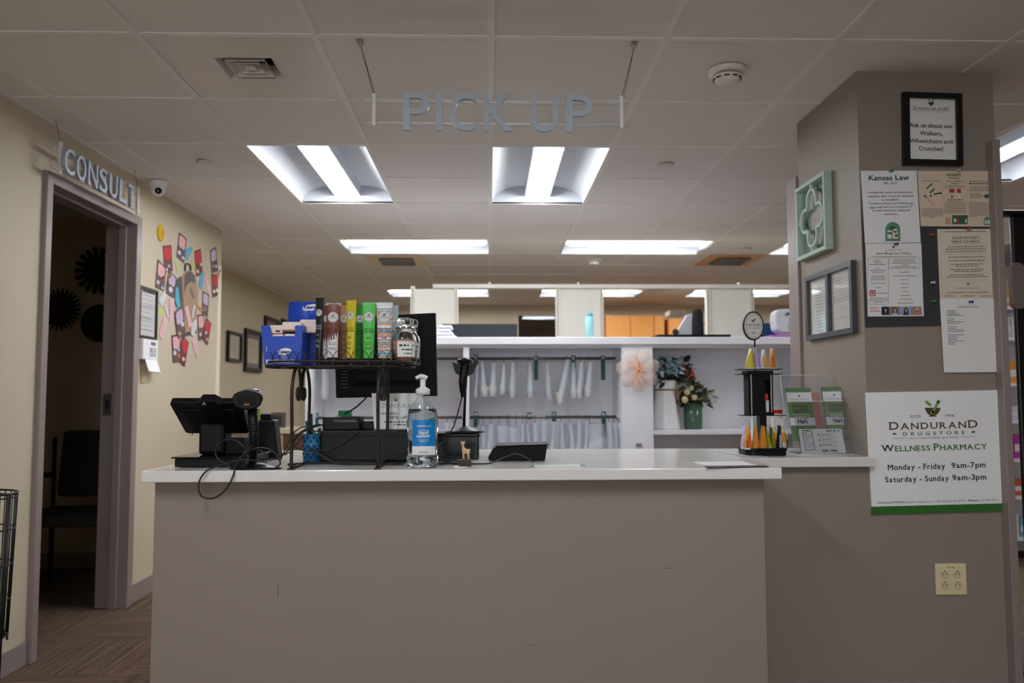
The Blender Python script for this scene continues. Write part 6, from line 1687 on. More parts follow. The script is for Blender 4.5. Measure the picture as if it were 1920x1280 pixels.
lo = [(898, 895, 796, 848, 6, 10, None, 'narrow bag beside tag M on the lower rod'), (906, 908, 798, 850, 8, 16, PKC, 'second bag from tag M on the lower rod'), (920, 918, 795, 850, 10, 24, PKR, 'bag holding a dusty red packet on the lower rod'), (944, 940, 797, 848, 22, 26, PKC, 'broad clear bag right of the red packet'), (962, 960, 800, 848, 18, 20, AMB, 'clear bag holding a tall cream packet'),
      (980, 978, 793, 848, 6, 14, None, 'plain bag left of tag N'), (988, 993, 794, 848, 6, 14, None, 'plain bag directly below tag N'), (1004, 1002, 792, 848, 8, 14, None, 'plain bag right of tag N'), (1020, 1020, 788, 848, 14, 18, PKG, 'bag holding a pale green packet'), (1038, 1034, 790, 850, 5, 20, GRN, 'bag fanning out below tag P'), (1052, 1056, 790, 850, 6, 20, PKC, 'bag right of tag P'),
      (1068, 1076, 792, 850, 6, 18, GRN, 'plain slanted bag midway between tags P and R'), (1086, 1084, 788, 850, 6, 24, GRN, 'bag with a teal packet left of the two white jars'), (1100, 1096, 788, 848, 6, 12, None, 'narrow bag left of the two white jars'), (1142, 1146, 790, 848, 8, 22, GRN, 'bag right of tag R'), (1152, 1156, 792, 848, 6, 14, None, 'second bag right of tag R'), (1161, 1162, 792, 848, 6, 8, None, 'last bag at the right end of the lower rod'),
      (838, 838, 792, 845, 8, 12, None, 'bag left of the divider on the lower rod'), (850, 850, 792, 845, 6, 12, None, 'bag next to the divider on the lower rod')]
for xt, xb, yt, yb, wt, wb, c, lb in lo: bag(lb, xt, xb, yt, yb + 12, wt * .8, wb * .8, 'lower', c, clearer=(wt > 13), nhook=2 if wt > 13 else 1)
bag('large clear bag holding two white jars on the lower rod', 1118, 1116, 794, 862, 26, 40, 'lower', None, True, nhook=2)
for px, py, lb in ((1108, 838, 'left white jar inside the large clear bag'), (1124, 832, 'right white jar inside the large clear bag')):
    p = A(px, py, YR - .06)
    t = thing('white_jar', lb, 'jar', (p.x, YR - .06, p.z - .03), group='jars in the clear bag')
    MB(Matrix.Translation((p.x, YR - .06, p.z - .05))).lathe([(0, 0), (.028, 0), (.028, .055), (.02, .06), (0, .06)], 18).build('jar', mat('white_jar_plastic', (228, 230, 232), .4), t)
    MB(Matrix.Translation((p.x, YR - .06, p.z + .01))).lathe([(.027, 0), (.027, .02), (0, .022)], 18).build('lid', mat('white_jar_lid', (236, 238, 240), .4), t)

# ---- blush ribbon flower hung on the wide upright
yr_ = YU - .03; c0 = A(1196, 694, yr_)
t = thing('ribbon_flower', 'translucent blush fabric flower with orange stamens hung on the shelf upright', 'ornament', (c0.x, yr_, c0.z - .12))
PET_ = film('blush_gauze', (246, 226, 214), .55)
for k in range(7):
    a = 2 * math.pi * k / 7 + .3; r_ = .068; cx, cz_ = c0.x + math.cos(a) * r_ * .95, c0.z + math.sin(a) * r_ * .95
    m = MB(); rg = []
    for j in range(6):
        f = j / 5; w = .052 * math.sin(math.pi * (.12 + .76 * f))
        px_, pz_ = c0.x + math.cos(a) * (.012 + .125 * f), c0.z + math.sin(a) * (.012 + .125 * f); bow = .02 * math.sin(math.pi * f)
        tx, tz = -math.sin(a), math.cos(a)
        rg.append([(px_ + tx * w * s_, yr_ - bow * (1 - abs(s_) * .7), pz_ + tz * w * s_) for s_ in (-1, -.5, 0, .5, 1)])
    V = [p for r2 in rg for p in r2]; m.add(V, [(j * 5 + i, j * 5 + i + 1, (j + 1) * 5 + i + 1, (j + 1) * 5 + i) for j in range(5) for i in range(4)], True); m.build('petal', PET_, t)
ORG = mat('orange_wire', (240, 160, 104), .5)
for k, (a, ln) in enumerate(((1.57, .09), (1.2, .05), (.5, .04), (-.4, .05), (-1.2, .09), (-1.7, .1), (-2.2, .09), (2.6, .06))):
    MB().tube(spline([(c0.x, yr_ - .012, c0.z), (c0.x + math.cos(a) * ln * .5, yr_ - .03, c0.z + math.sin(a) * ln * .5), (c0.x + math.cos(a + .2) * ln, yr_ - .025, c0.z + math.sin(a + .2) * ln)], 4), .0035, 5).build('stamen', ORG, t)
MB().ball((c0.x, yr_ - .014, c0.z), .012, 10, 6).build('flower_center', ORG, t)
MB().tube([(c0.x, yr_, c0.z + .10), A(1196, 653, yr_)], .0015, 5).build('string', mat('string', (150, 120, 100), .8), t)
tag(MB().box(A(1192, 832, YU).x, A(1203, 832, YU).x, YU - .012, YU - .001, A(1196, 836, YU).z, A(1196, 830, YU).z).build('shelf_clip', MATS['socket_chrome'], bevel=.002), 'small chrome clip low on the white upright', 'clip')

# ---- white enamel jug with an arrangement
def leafy(parent, base, n, spread, hgt, cols, size, seed, name='leaf', droop=.2):
    rn = random.Random(seed)
    for ci, c in enumerate(cols):
        for k in range(n // len(cols)):
            a = rn.uniform(0, 2 * math.pi); r_ = spread * math.sqrt(rn.random()); z = hgt * rn.uniform(.1, 1) * (1 - .35 * (r_ / spread) ** 2)
            p = Vector(base) + Vector((r_ * math.cos(a), r_ * .6 * math.sin(a), z)); s_ = size * rn.uniform(.6, 1.25)
            Mx = Matrix.Translation(p) @ Euler((rn.uniform(-1.2, 1.2), rn.uniform(-1, 1), rn.uniform(0, 6.3))).to_matrix().to_4x4()
            m = MB(Mx); m.add([(0, 0, 0), (s_ * .32, s_ * .3, s_ * .08), (s_ * .25, s_ * .75, 0), (0, s_ * 1.1, -s_ * .15), (-s_ * .25, s_ * .75, 0), (-s_ * .32, s_ * .3, s_ * .08), (0, s_ * .5, -.02 * s_)], [(0, 1, 6), (1, 2, 6), (2, 3, 6), (3, 4, 6), (4, 5, 6), (5, 0, 6)], True)
            m.build(name, mat('leaf_%d_%d_%d' % c, c, .6), parent)
yj = 5.19; pj = A(1248, 806, yj); Mj = Matrix.Translation((pj.x, yj, uz(808)))
zj = A(1248, 713, yj).z - uz(808)
t = thing('enamel_jug', 'tall white enamel jug with twine at its neck, on the right shelf', 'jug', (pj.x, yj, uz(808)))
k = S(26, yj)
MB(Mj).lathe([(0, 0), (k, 0), (k * 1.02, .01), (k * .8, zj * .55), (k * .68, zj * .8), (k * .72, zj * .83), (k * .82, zj), (k * .78, zj), (k * .66, zj * .83), (k * .7, zj * .5), (0, zj * .45)], 28, caps=False).build('jug_body', mat('white_enamel', (238, 236, 236), .18), t)
MB(Mj).lathe([(k * .70, zj * .79), (k * .735, zj * .81), (k * .70, zj * .83)], 24).build('twine', mat('twine', (150, 110, 76), .9), t)
MB(Mj).tube(spline([(k * .6, -k * .45, zj * .81), (k * .85, -k * .5, zj * .68), (k * .82, -k * .5, zj * .4), (k * .88, -k * .5, zj * .32)], 5), .004, 5).build('twine_tail', MATS['twine'], t)
MB(Mj).tube(spline([(k * .6, -k * .45, zj * .81), (k * .95, -k * .45, zj * .74), (k * .8, -k * .5, zj * .66), (k * .62, -k * .5, zj * .76)], 5), .004, 5).build('twine_bow', MATS['twine'], t)
fl_t = thing('flower_bouquet', 'bouquet of blue-grey hydrangea and dark leaves in the white jug', 'flowers', (pj.x, yj, uz(808) + zj))
bs_ = (pj.x + .02, yj, uz(808) + zj - .03)
leafy(fl_t, bs_, 120, .15, .19, ((44, 62, 52), (58, 80, 66), (38, 48, 42)), .055, 1)
leafy(fl_t, (pj.x + .0, yj - .10, uz(808) + zj + .03), 130, .085, .13, ((166, 186, 188), (132, 162, 170)), .036, 2, 'petal')
leafy(fl_t, (pj.x + .13, yj - .03, uz(808) + zj + .0), 16, .05, .1, ((196, 100, 46),), .04, 3, 'orange_petal')
for a in (.3, 1.0, -.5): MB().tube([(pj.x, yj, uz(808) + zj * .6), (pj.x + .06 * math.sin(a), yj, uz(808) + zj + .08)], .003, 5).build('stem', mat('stem_green', (70, 84, 60), .7), fl_t)
# ---- green glass vase with a smaller arrangement
yv = 5.21; pv = A(1300, 806, yv); Mv = Matrix.Translation((pv.x, yv, uz(808))); zv = A(1300, 756, yv).z - uz(808); k = S(17, yv)
t = thing('green_vase', 'dark green cylindrical vase beside the white jug', 'vase', (pv.x, yv, uz(808)))
MB(Mv).lathe([(0, 0), (k * .9, 0), (k, .012), (k, zv), (k * .92, zv), (k * .9, .02), (0, .015)], 24, caps=False).build('vase_body', mat('green_glaze', (72, 98, 76), .2, noise=.2, nscale=14), t)
fl_t = thing('flower_arrangement', 'autumn arrangement of olive leaves and cream roses in the green vase', 'flowers', (pv.x, yv, uz(808) + zv))
leafy(fl_t, (pv.x, yv, uz(808) + zv - .02), 110, .125, .14, ((78, 76, 48), (56, 64, 46), (120, 96, 56)), .05, 4)
leafy(fl_t, (pv.x - .06, yv, uz(808) + zv + .12), 22, .06, .12, ((150, 120, 60), (120, 100, 56)), .045, 5)
leafy(fl_t, (pv.x + .1, yv - .02, uz(808) + zv), 16, .06, .1, ((176, 186, 166),), .04, 6, 'pale_leaf')
for px, py, r_ in ((1284, 749, .022), (1302, 745, .018), (1288, 735, .02), (1296, 728, .016)):
    p = A(px, py, yv - .07); m = MB(); m.ball(p, r_, 12, 8); m.ball(p + Vector((.004, -.008, .004)), r_ * .7, 10, 6); m.build('rose', mat('cream_rose', (214, 204, 160), .7), fl_t)
for dx in (-.05, 0, .05): MB().tube([(pv.x, yv, uz(808) + .03), (pv.x + dx, yv, uz(808) + zv + .07)], .003, 5).build('stem', MATS['stem_green'], fl_t)

# ================================================================== on top of the shelf unit
ZT = uz(632); yo = 5.2
oz = lambda py, y=yo: A(1000, py, y).z
# white paper stack
t = thing('paper_stack', 'rumpled stack of white bags at the left of the shelf top', 'stack', (A(840, 630, yo).x, yo, ZT))
for k in range(4):
    rn = random.Random(20 + k); a, b = A(820, 620, yo).x, A(852 + 4 * (k == 0) - k * 2, 620, yo).x; z = ZT + k * .022
    MB(Matrix.Rotation(0, 4, 'Z')).box(a + rn.uniform(-.01, .01), b + rn.uniform(-.01, .01), yo - .1, yo + .1, z, z + .018).build('folded_bag', mat('white_bag_paper', (222, 222, 226), .6), t, bevel=.006)
# low black cabinet/monitor back
t = thing('black_panel_screen', 'wide black monitor back on the shelf top, left of centre', 'monitor', (A(895, 630, 5.3).x, 5.3, ZT))
MB().box(A(830, 620, 5.35).x, A(970, 620, 5.35).x, 5.35, 5.38, ZT + .002, A(900, 607, 5.35).z).build('panel', mat('navy_black', (36, 38, 44), .5), t, bevel=.003)
MB().box(A(880, 620, 5.35).x, A(920, 620, 5.35).x, 5.33, 5.43, ZT, ZT + .01).build('foot', BLACKM, t)
# teal bottle
p = A(1105, 630, yo)
t = thing('water_bottle', 'pale teal water bottle on the shelf top', 'bottle', (p.x, yo, ZT))
h_ = oz(586) - ZT; r_ = S(8, yo)
MB(Matrix.Translation((p.x, yo, ZT))).lathe([(0, 0), (r_, 0), (r_, h_ * .8), (r_ * .8, h_ * .86), (0, h_ * .86)], 20).build('bottle', mat('teal_steel', (150, 206, 208), .35), t)
MB(Matrix.Translation((p.x, yo, ZT + h_ * .84))).lathe([(r_ * .85, 0), (r_ * .9, h_ * .12), (r_ * .4, h_ * .17), (0, h_ * .18)], 20).build('cap', mat('teal_cap', (104, 160, 172), .4), t)
# black tray, speaker and white machine
tag(MB().box(A(1230, 630, 5.1).x, A(1366, 630, 5.1).x, 5.05, 5.25, ZT, A(1300, 628, 5.1).z).build('black_tray', BLACKM, bevel=.002), 'thin black tray under the speaker on the shelf top', 'tray')
zt_ = A(1300, 628, 5.1).z
t = thing('speaker', 'black upright speaker standing on the thin tray', 'speaker', (A(1307, 628, 5.15).x, 5.15, zt_))
a, b = A(1297, 600, 5.15).x, A(1319, 600, 5.15).x; cx = (a + b) / 2; r_ = (b - a) / 2; h_ = A(1307, 580, 5.15).z - zt_
MB(Matrix.Translation((cx, 5.15, zt_))).lathe([(r_ * .95, 0), (r_, .02), (r_ * .95, h_ * .6), (r_ * .85, h_ * .92), (r_ * .6, h_), (0, h_)], 20).build('cylinder_body', mat('speaker_cloth', (24, 27, 29), .8, noise=.2, nscale=120), t)
MB().box(cx + r_ * .8, cx + r_ * 1.02, 5.13, 5.16, zt_ + h_ * .4, zt_ + h_ * .5).build('power_button', flat(206, 80, 60), t)
t = thing('tape_dispenser', 'grey-white desk machine behind the black speaker', 'desk machine', (A(1284, 628, 5.22).x, 5.22, zt_))
MB().poly([A(1262, 630, 5.2), A(1300, 630, 5.2), A(1300, 588, 5.2), A(1288, 590, 5.2), A(1276, 610, 5.2)], .04, (0, 1, 0)).build('body', mat('machine_white', (206, 208, 212), .4), t, bevel=.006)
MB(Matrix.Translation(A(1266, 622, 5.19)) @ Matrix.Rotation(math.pi / 2, 4, 'X')).lathe([(.02, 0), (.02, .012), (.008, .014)], 14).build('knob', flat(70, 52, 48), t)
# counting machine, blue bag, purple folder
tag(MB().box(A(1436, 630, 5.15).x, A(1520, 630, 5.15).x, 5.05, 5.3, ZT, ZT + .018).build('purple_folder', flat(168, 88, 180, .5), bevel=.003), 'purple folder under the counting machine', 'folder')
tag(MB(Matrix.Translation((A(1445, 630, 5.36).x, 5.4, ZT))).lathe([(0, 0), (.085, 0), (.09, .05), (.085, .10), (.06, .12), (0, .122)], 20, sy=.6).build('blue_bag', mat('navy_fabric', (24, 70, 116), .8, noise=.15, nscale=40)), 'deep blue pouch behind the round tower sign', 'bag')
t = thing('counting_machine', 'white rounded counting machine on the purple folder by the pillar', 'counting machine', (A(1485, 628, 5.2).x, 5.2, ZT + .018))
a, b = A(1453, 600, 5.15), A(1500, 600, 5.15)
Fm = plane((0, 5.12, 0), (1, 0, 0))
def px2(px, py): v = A(px, py, 5.12); return (v.x, v.z)
MB().poly([(x, 5.12, z) for x, z in (px2(1454, 600), px2(1455, 585), px2(1462, 579), px2(1490, 578), px2(1493, 600), px2(1493, 624), px2(1466, 624), px2(1457, 618))], .12, (0, 1, 0)).build('hopper', mat('machine_white', (206, 208, 212), .4), t, bevel=.012)
MB().poly([(x, 5.16, z) for x, z in (px2(1484, 578), px2(1520, 577), px2(1520, 626), px2(1498, 626), px2(1494, 600), px2(1478, 592))], .12, (0, 1, 0)).build('arm', mat('machine_white2', (222, 222, 226), .4), t, bevel=.01)
MB(Matrix.Translation(A(1477, 588, 5.115)) @ Matrix.Rotation(math.pi / 2, 4, 'X')).lathe([(.01, -.004), (.01, .006), (0, .007)], 14).build('knob', flat(90, 90, 96), t)
MB(Matrix.Translation(A(1487, 607, 5.11)) @ Matrix.Rotation(math.pi / 2, 4, 'X')).lathe([(.02, -.006), (.018, .004), (0, .006)], 14, sy=1.6).build('lever', mat('machine_grey', (176, 178, 184), .4), t)
MB().box(A(1462, 628, 5.15).x, A(1520, 628, 5.15).x, 5.1, 5.26, ZT + .018, ZT + .03).build('base', mat('machine_grey', (176, 178, 184), .4), t)

# ================================================================== cream shelving ends, farther back
YG = 6.2
CRP = mat('cream_steel_panel', (246, 242, 231), .4, noise=.01)
gz = lambda py: A(1000, py, YG).z
gb = thing('shelving_rack', 'cream steel shelving with three end panels under one top bar', 'shelving', (A(1090, 700, YG).x, YG, 0))
MB().box(A(812, 540, YG).x, A(1540, 540, YG).x, YG - .03, YG + .03, gz(540.5), gz(533.5)).build('top_bar', CRP, gb)
for i, (a, b, yt) in enumerate(((770, 858, 542), (1042, 1130, 541), (1324, 1412, 541))):
    MB().box(A(a + 5, 600, YG).x, A(b - 5, 600, YG).x, YG, YG + .02, .08, gz(yt)).build('end_panel', CRP, gb)
    for e in (a, b - 6):
        x0, x1 = A(e, 600, YG).x, A(e + 7, 600, YG).x
        po = MB().box(x0, x1, YG - .02, YG + .03, 0, gz(yt - 5)).build('post', CRP, gb)
        m = MB()
        for k in range(22):
            z = gz(632) + (gz(yt) - gz(632)) * (k + .5) / 22; m.box((x0 + x1) / 2 - .005, (x0 + x1) / 2 + .005, YG - .0206, YG - .0199, z, z + .010)
        m.build('slots', flat(150, 142, 126), po)
    for z in (.5, .95, 1.3): MB().box(A(a + 5, 600, YG).x, A(b - 5, 600, YG).x, YG + .02, YG + .45, z, z + .02).build('shelf_board', CRP, gb)
for px in (918, 1084, 1385):
    MB().box(A(px - 2, 533, YG).x, A(px + 2, 533, YG).x, YG - .012, YG + .012, gz(533.5), gz(529)).build('bar_clip', CRP, gb)
# low cream wall block & orange wood cupboards at the far wall
yw = 10.6
t = thing('wood_cupboards', 'orange wood wall cupboards on the far wall', 'cupboard', (A(1210, 610, yw).x, yw + .2, 1.2))
WOOD = mat('orange_maple', (232, 160, 84), .4, noise=.12, nscale=3, stretch=(6, 6, .8))
zb_, zt_ = 1.35, A(1200, 591, yw).z
x0, x1 = A(1136, 600, yw).x, A(1246, 600, yw).x
MB().box(x0, x1, yw + .02, YF - .005, zb_, zt_).build('carcass', WOOD, t)
for k in range(3):
    a = x0 + (x1 - x0) * (k * .42 if k < 2 else .82); b = x0 + (x1 - x0) * (.42 if k == 0 else .82 if k == 1 else 1.0)
    d_ = MB().box(a + .006, b - .006, yw, yw + .02, zb_, zt_ - .004).build('door', WOOD, t, bevel=.004)
    MB().box(b - .05, b - .04, yw - .015, yw, zb_ + .05, zb_ + .15).build('handle', MATS['socket_chrome'], d_)
t = thing('wood_cupboards', 'narrow orange wood cupboard farther right on the far wall', 'cupboard', (A(1265, 610, yw).x, yw + .2, 1.2))
x0, x1 = A(1253, 600, yw).x, A(1290, 600, yw).x
MB().box(x0, x1, yw + .02, YF - .005, zb_, A(1200, 597, yw).z).build('carcass', WOOD, t)
MB().box(x0 + .006, x1 - .006, yw, yw + .02, zb_, A(1200, 597, yw).z - .004).build('door', WOOD, t, bevel=.004)
tag(MB().box(A(1254, 590, 9.5).x, A(1282, 590, 9.5).x, 9.45, 9.7, A(1260, 592, 9.5).z, A(1260, 582, 9.5).z).build('wall_mirror_box', mat('pale_grey_box', (196, 192, 182), .4), bevel=.01), 'pale grey box on the far wall beside the wood cupboards', 'box')
# cabinet with a worktop at the far left, and a picture leaning on it
yl = 6.9
x0, x1 = WR + .01, A(582, 820, yl).x
t = thing('low_cabinet', 'low wood cabinet with a cream worktop along the set-back wall', 'cabinet', ((x0 + x1) / 2, yl + .3, 0))
zc2 = A(530, 804, yl).z
MB().box(x0, x1, yl, yl + .6, zc2 - .04, zc2).build('worktop', mat('cream_worktop', (216, 200, 170), .35), t, bevel=.003)
MB().box(x0 + .02, x1 - .02, yl + .03, yl + .6, .1, zc2 - .04).build('carcass', mat('walnut_laminate', (104, 74, 56), .45), t)
xm = A(531, 830, yl).x
MB().box(x0 + .03, xm - .005, yl + .012, yl + .03, .12, zc2 - .05).build('door', mat('tan_wood', (206, 170, 124), .45, noise=.1, nscale=4), t)
MB().box(xm + .005, x1 - .03, yl + .012, yl + .03, .12, zc2 - .05).build('door', MATS['walnut_laminate'], t)
t = thing('leaning_photo', 'dark photograph leaning on the cream worktop', 'photograph', (A(520, 800, yl).x, yl + .35, zc2))
MB().box(A(507, 800, yl + .3).x, A(535, 800, yl + .3).x, yl + .3, yl + .315, zc2, A(520, 773, yl + .3).z).build('print_panel', flat(84, 78, 76), t)
MB().box(A(511, 800, yl + .3).x, A(528, 800, yl + .3).x, yl + .298, yl + .3, zc2 + .02, A(520, 779, yl + .3).z).build('picture', flat(52, 48, 50), t)

# ================================================================== LOTION TOWER on the ledge
yT = 3.12; zl = CT - .001; tx = A(1427, 855, yT).x
T_ = lambda px, py, y=yT: A(px, py, y)
t = thing('display_tower', 'black tiered display tower with an oval sign, on the ledge', 'display stand', (tx, yT, zl))
xb0, xb1 = T_(1391, 850).x, T_(1467, 850).x
zq = lambda py: T_(1427, py).z
cx = (xb0 + xb1) / 2; R_ = (xb1 - xb0) / 2
Mb = Matrix.Translation((cx, yT, zl))
MB(Mb).prism2(rrect(R_ * 2, R_ * 1.7, .03), 0, zq(843) - zl).build('base', BLACK, t, bevel=.003)
MB(Mb).prism2(rrect(R_ * 2.06, R_ * 1.76, .03), zq(843) - zl, zq(838) - zl).build('base_tray', BLACK, t, bevel=.001)
for sx in (-1, 1):
    MB(Mb).tube([(sx * R_ * .98, -R_ * .8, zq(838) - zl), (sx * R_ * .98, -R_ * .8, zq(822) - zl)], .002, 5).build('tray_post', BLACK, t)
def column(px0, px1, py0, py1, nm): 
    a, b = T_(px0, 700).x, T_(px1, 700).x; MB().box(a, b, yT - .02, yT + .02, zq(py1), zq(py0)).build(nm, BLACK, t)
column(1420, 1432, 778, 842, 'lower_column'); 
mx0, mx1 = T_(1400, 740).x, T_(1444, 740).x; wmid = mx1 - mx0
# middle cage: back plate, side plates with an open window on the right
MB().box(T_(1406, 740).x, T_(1428, 740).x, yT - .03, yT - .026, zq(778), zq(702)).build('front_plate', BLACKM, t)
MB().box(mx0, mx1, yT + .026, yT + .03, zq(778), zq(702)).build('back_plate', BLACK, t)
for x in (mx0, mx1): MB().box(x - .0015, x + .0015, yT - .03, yT + .03, zq(778), zq(702)).build('side_rail', BLACKM, t)
for x in (T_(1404, 740).x, T_(1441, 740).x): MB().box(x - .002, x + .002, yT - .032, yT - .028, zq(778), zq(702)).build('clear_edge', mat('grey_edge', (170, 170, 172), .3), t)
MB().box(T_(1428, 740).x, mx1, yT - .03, yT - .028, zq(713), zq(702)).build('top_bar', BLACK, t)
def shelf(px0, px1, py, nm='shelf_plate', tilt=0):
    a, b = T_(px0, py).x, T_(px1, py).x
    MB().poly([(a, yT - .04, zq(py) - tilt), (b, yT - .04, zq(py)), (b + .01, yT + .05, zq(py) + tilt), (a + .01, yT + .05, zq(py))], .0025, (0, 0, 1)).build(nm, BLACK, t)
shelf(1385, 1468, 779); shelf(1380, 1461, 702); shelf(1380, 1461, 693)
MB().box(T_(1396, 697).x, T_(1444, 697).x, yT - .035, yT + .035, zq(702), zq(695)).build('tier_block', BLACK, t)
MB().box(T_(1408, 780).x, T_(1446, 780).x, yT - .034, yT + .034, zq(779), zq(772)).build('tier_block', BLACK, t)
MB().tube([(T_(1415, 695).x, yT, zq(695)), (T_(1415, 635).x, yT, zq(635))], .0035, 8).build('sign_rod', BLACK, t)
so = T_(1411, 611)
Fs_ = plane((so.x, yT - .006, so.z), (1, 0, 0)); rx, ry = S(20, yT), S(27.5, yT)
MB(Fs_).lathe([(1, -.004), (1.0, .004), (.97, .006)], 40, sx=rx, sy=ry).build('oval_board', BLACK, t) if False else MB(Fs_ @ Matrix.Diagonal((rx, ry, 1, 1))).lathe([(1, -.004), (1, .005), (.9, .006), (0, .006)], 40, smooth=False).build('oval_board', BLACK, t)
m = MB(); m.disc(Fs_, 0, 0, rx * .88, ry * .9, 36, lift=.0066); fc_ = m.build('oval_face', flat(206, 204, 198), t)
m = MB(); m.ring(Fs_, 0, 0, rx * .78, ry * .8, .0012, lift=.0072); goat(m, Fs_, 0, ry * .38, rx * .36, .0072)
m.text('DIONIS', Fs_, 0, -ry * .02, .013, width=rx * 1.35, lift=.0072); m.text('GOAT MILK SKINCARE', Fs_, 0, -ry * .2, .006, width=rx * 1.2, lift=.0072); m.greek(Fs_, -rx * .2, rx * .2, -ry * .48, .002, 'c', 1, .0072); m.greek(Fs_, -rx * .2, rx * .2, -ry * .55, .002, 'c', 1, .0072); m.build('lettering', flat(48, 48, 48), fc_)
# small tubes on the tower, shown edge-on
def mini(label, px, pyt, pyb, wpx, col, band=None, lean=0.0, y=yT - .01, cap=None):
    b = T_(px, pyb, y); h = T_(px, pyt, y).z - b.z; w = S(wpx, y) / 2
    M0 = Matrix.Translation((b.x, y, b.z)) @ Matrix.Rotation(lean, 4, 'Y')
    o = thing('sample_tube', label, 'lotion tube', (b.x, y, b.z), group='small tubes on the display tower', M=M0)
    rg = []
    for k in range(8):
        f = k / 7; ww = w * (1 - f ** 1.5) + .0008; d = .016 + .004 * f
        rg.append([(ww * math.cos(2 * math.pi * i / 14), d * math.sin(2 * math.pi * i / 14), h * (.06 + .94 * f)) for i in range(14)])
    MB().loft(rg).build('body', mat('mini_%d_%d_%d' % col, col, .3), o, local=True)
    MB().lathe([(w * .95, 0), (w * 1.0, h * .07)], 14, sy=.016 / w).build('cap', mat('mini_cap_%s' % (cap is None), cap or (226, 226, 226), .4), o, local=True)
    FM = lambda x, hh: Vector((x, -.0185 * math.sqrt(max(0, 1 - (x / (w * 1.02)) ** 2)) - .0012, hh))
    if band:
        m = MB()
        for (x0, x1, f0, f1) in ((-.5, .45, .1, .62), (.0, .4, .62, .74)): m.rect(FM, w * x0 * .9, h * f0, w * x1 * .9 * (1 - f1 * .3), h * f1)
        m.build('print', flat(*band, .3), o, local=True)
YEL, HON, PUR = (196, 184, 56), (218, 148, 48), (184, 152, 204)
mini('yellow-green small tube at top left of the tower', 1406, 653, 692, 18, YEL, None, .05)
mini('lilac small tube leaning at the top of the tower', 1420, 651, 691, 10, PUR, None, -.12)
mini('honey-coloured small tube third on the tower top', 1432, 655, 691, 14, (206, 196, 190), HON)
mini('honey-coloured small tube rightmost on the tower top', 1448, 653, 692, 12, HON, (190, 90, 30))
mini('lilac small tube at the left of the bottom tier', 1397, 798, 841, 16, (196, 172, 206), (226, 218, 226), 0, yT - .02)
mini('honey small tube first of three on the bottom tier', 1403, 799, 842, 15, HON, (196, 92, 40), 0, yT - .05)
mini('honey small tube second of three on the bottom tier', 1417, 799, 842, 12, HON, (206, 120, 50), 0, yT - .05)
mini('honey small tube third of three on the bottom tier', 1431, 798, 842, 14, HON, (206, 120, 50), 0, yT - .05)
mini('olive small tube left of the pair on the bottom tier', 1443, 799, 841, 12, (150, 146, 40), None, -.2, yT - .045)
mini('olive small tube right of the pair on the bottom tier', 1452, 800, 841, 11, (150, 146, 40), None, -.16, yT - .02)
mini('black small tube at the right end of the bottom tier', 1461, 797, 843, 11, (28, 28, 30), (150, 156, 170), .02, yT - .05, (24, 24, 24))
t = thing('lip_balm', 'white and red lip balm stick in the tower window', 'lip balm', (T_(1438, 770).x, yT, zq(772)))
MB(Matrix.Translation((T_(1438, 770).x, yT - .005, zq(772)))).lathe([(.007, 0), (.007, .045), (0, .045)], 12).build('tube', flat(226, 222, 220), t)
MB(Matrix.Translation((T_(1436, 750).x, yT - .006, zq(772) + .045))).lathe([(.0072, 0), (.0072, .022), (.005, .026), (0, .026)], 12).build('cap', flat(206, 56, 44), t)
# medicine boxes standing behind the tower on the ledge
for px0, px1, pyt, pyb, y, c, band, lb in ((1412, 1420, 782, 848, 3.32, (206, 220, 214), (50, 140, 104), 'white and green medicine box behind the tower'), (1433, 1447, 778, 848, 3.34, (222, 216, 220), (190, 186, 196), 'pale medicine box behind the tower'), (1449, 1468, 764, 848, 3.36, (226, 218, 214), (196, 40, 44), 'tall white medicine box with a red band behind the tower'), (1450, 1473, 784, 850, 3.28, (226, 220, 214), (232, 160, 40), 'white and orange medicine box right of the tower')):
    a, b = A(px0, 800, y).x, A(px1, 800, y).x; zt_ = A(px0, pyt, y).z
    o = thing('medicine_box', lb, 'medicine box', ((a + b) / 2, y, zl), group='medicine boxes behind the tower')
    MB().box(a, b, y, y + .03, zl, zt_).build('carton', flat(*c, .4), o)
    hh = (zt_ - zl); 
    MB().box(a + .0005, b - .0005, y - .0006, y, zl + hh * (.86 if band[0] == 196 else .28), zl + hh * (.95 if band[0] == 196 else .58)).build('band', flat(*band, .4), o)
    m = MB(); Fp = plane((a, y - .0006, zl), (1, 0, 0)); m.greek(Fp, .003, (b - a) - .003, hh * .7, .004, 'l', .9); m.greek(Fp, .003, (b - a) - .003, hh * .64, .002, 'l', .9); m.build('text', flat(226, 140, 60) if band[1] == 160 else flat(140, 140, 150), o)

# ================================================================== BROCHURE HOLDER
yH = 3.18
ACL = clear('frosty_acrylic', (.95, .96, .97), .13, .12)
t = thing('brochure_holder', 'clear acrylic two-pocket brochure holder on the ledge by the pillar', 'brochure holder', (A(1540, 853, yH).x, yH, zl))
h0, h1, h2, h3 = A(1463, 703, yH + .12), A(1563, 703, yH + .12), A(1606, 852, yH + .05), A(1480, 852, yH + .05)
h2.z = h3.z = zl
MB().poly([h0, h1, h2, h3], .002, (0, -1, .3)).build('back_sheet', ACL, t)
MB().poly([A(1484, 752, yH), A(1590, 752, yH), A(1600, 826, yH - .02), A(1497, 826, yH - .02)], .002, (0, -1, .2)).build('upper_pocket', ACL, t)
MB().poly([A(1494, 803, yH - .05), A(1602, 803, yH - .05), A(1612, 852, yH - .06), A(1500, 852, yH - .06)], .002, (0, -1, .2)).build('lower_pocket', ACL, t)
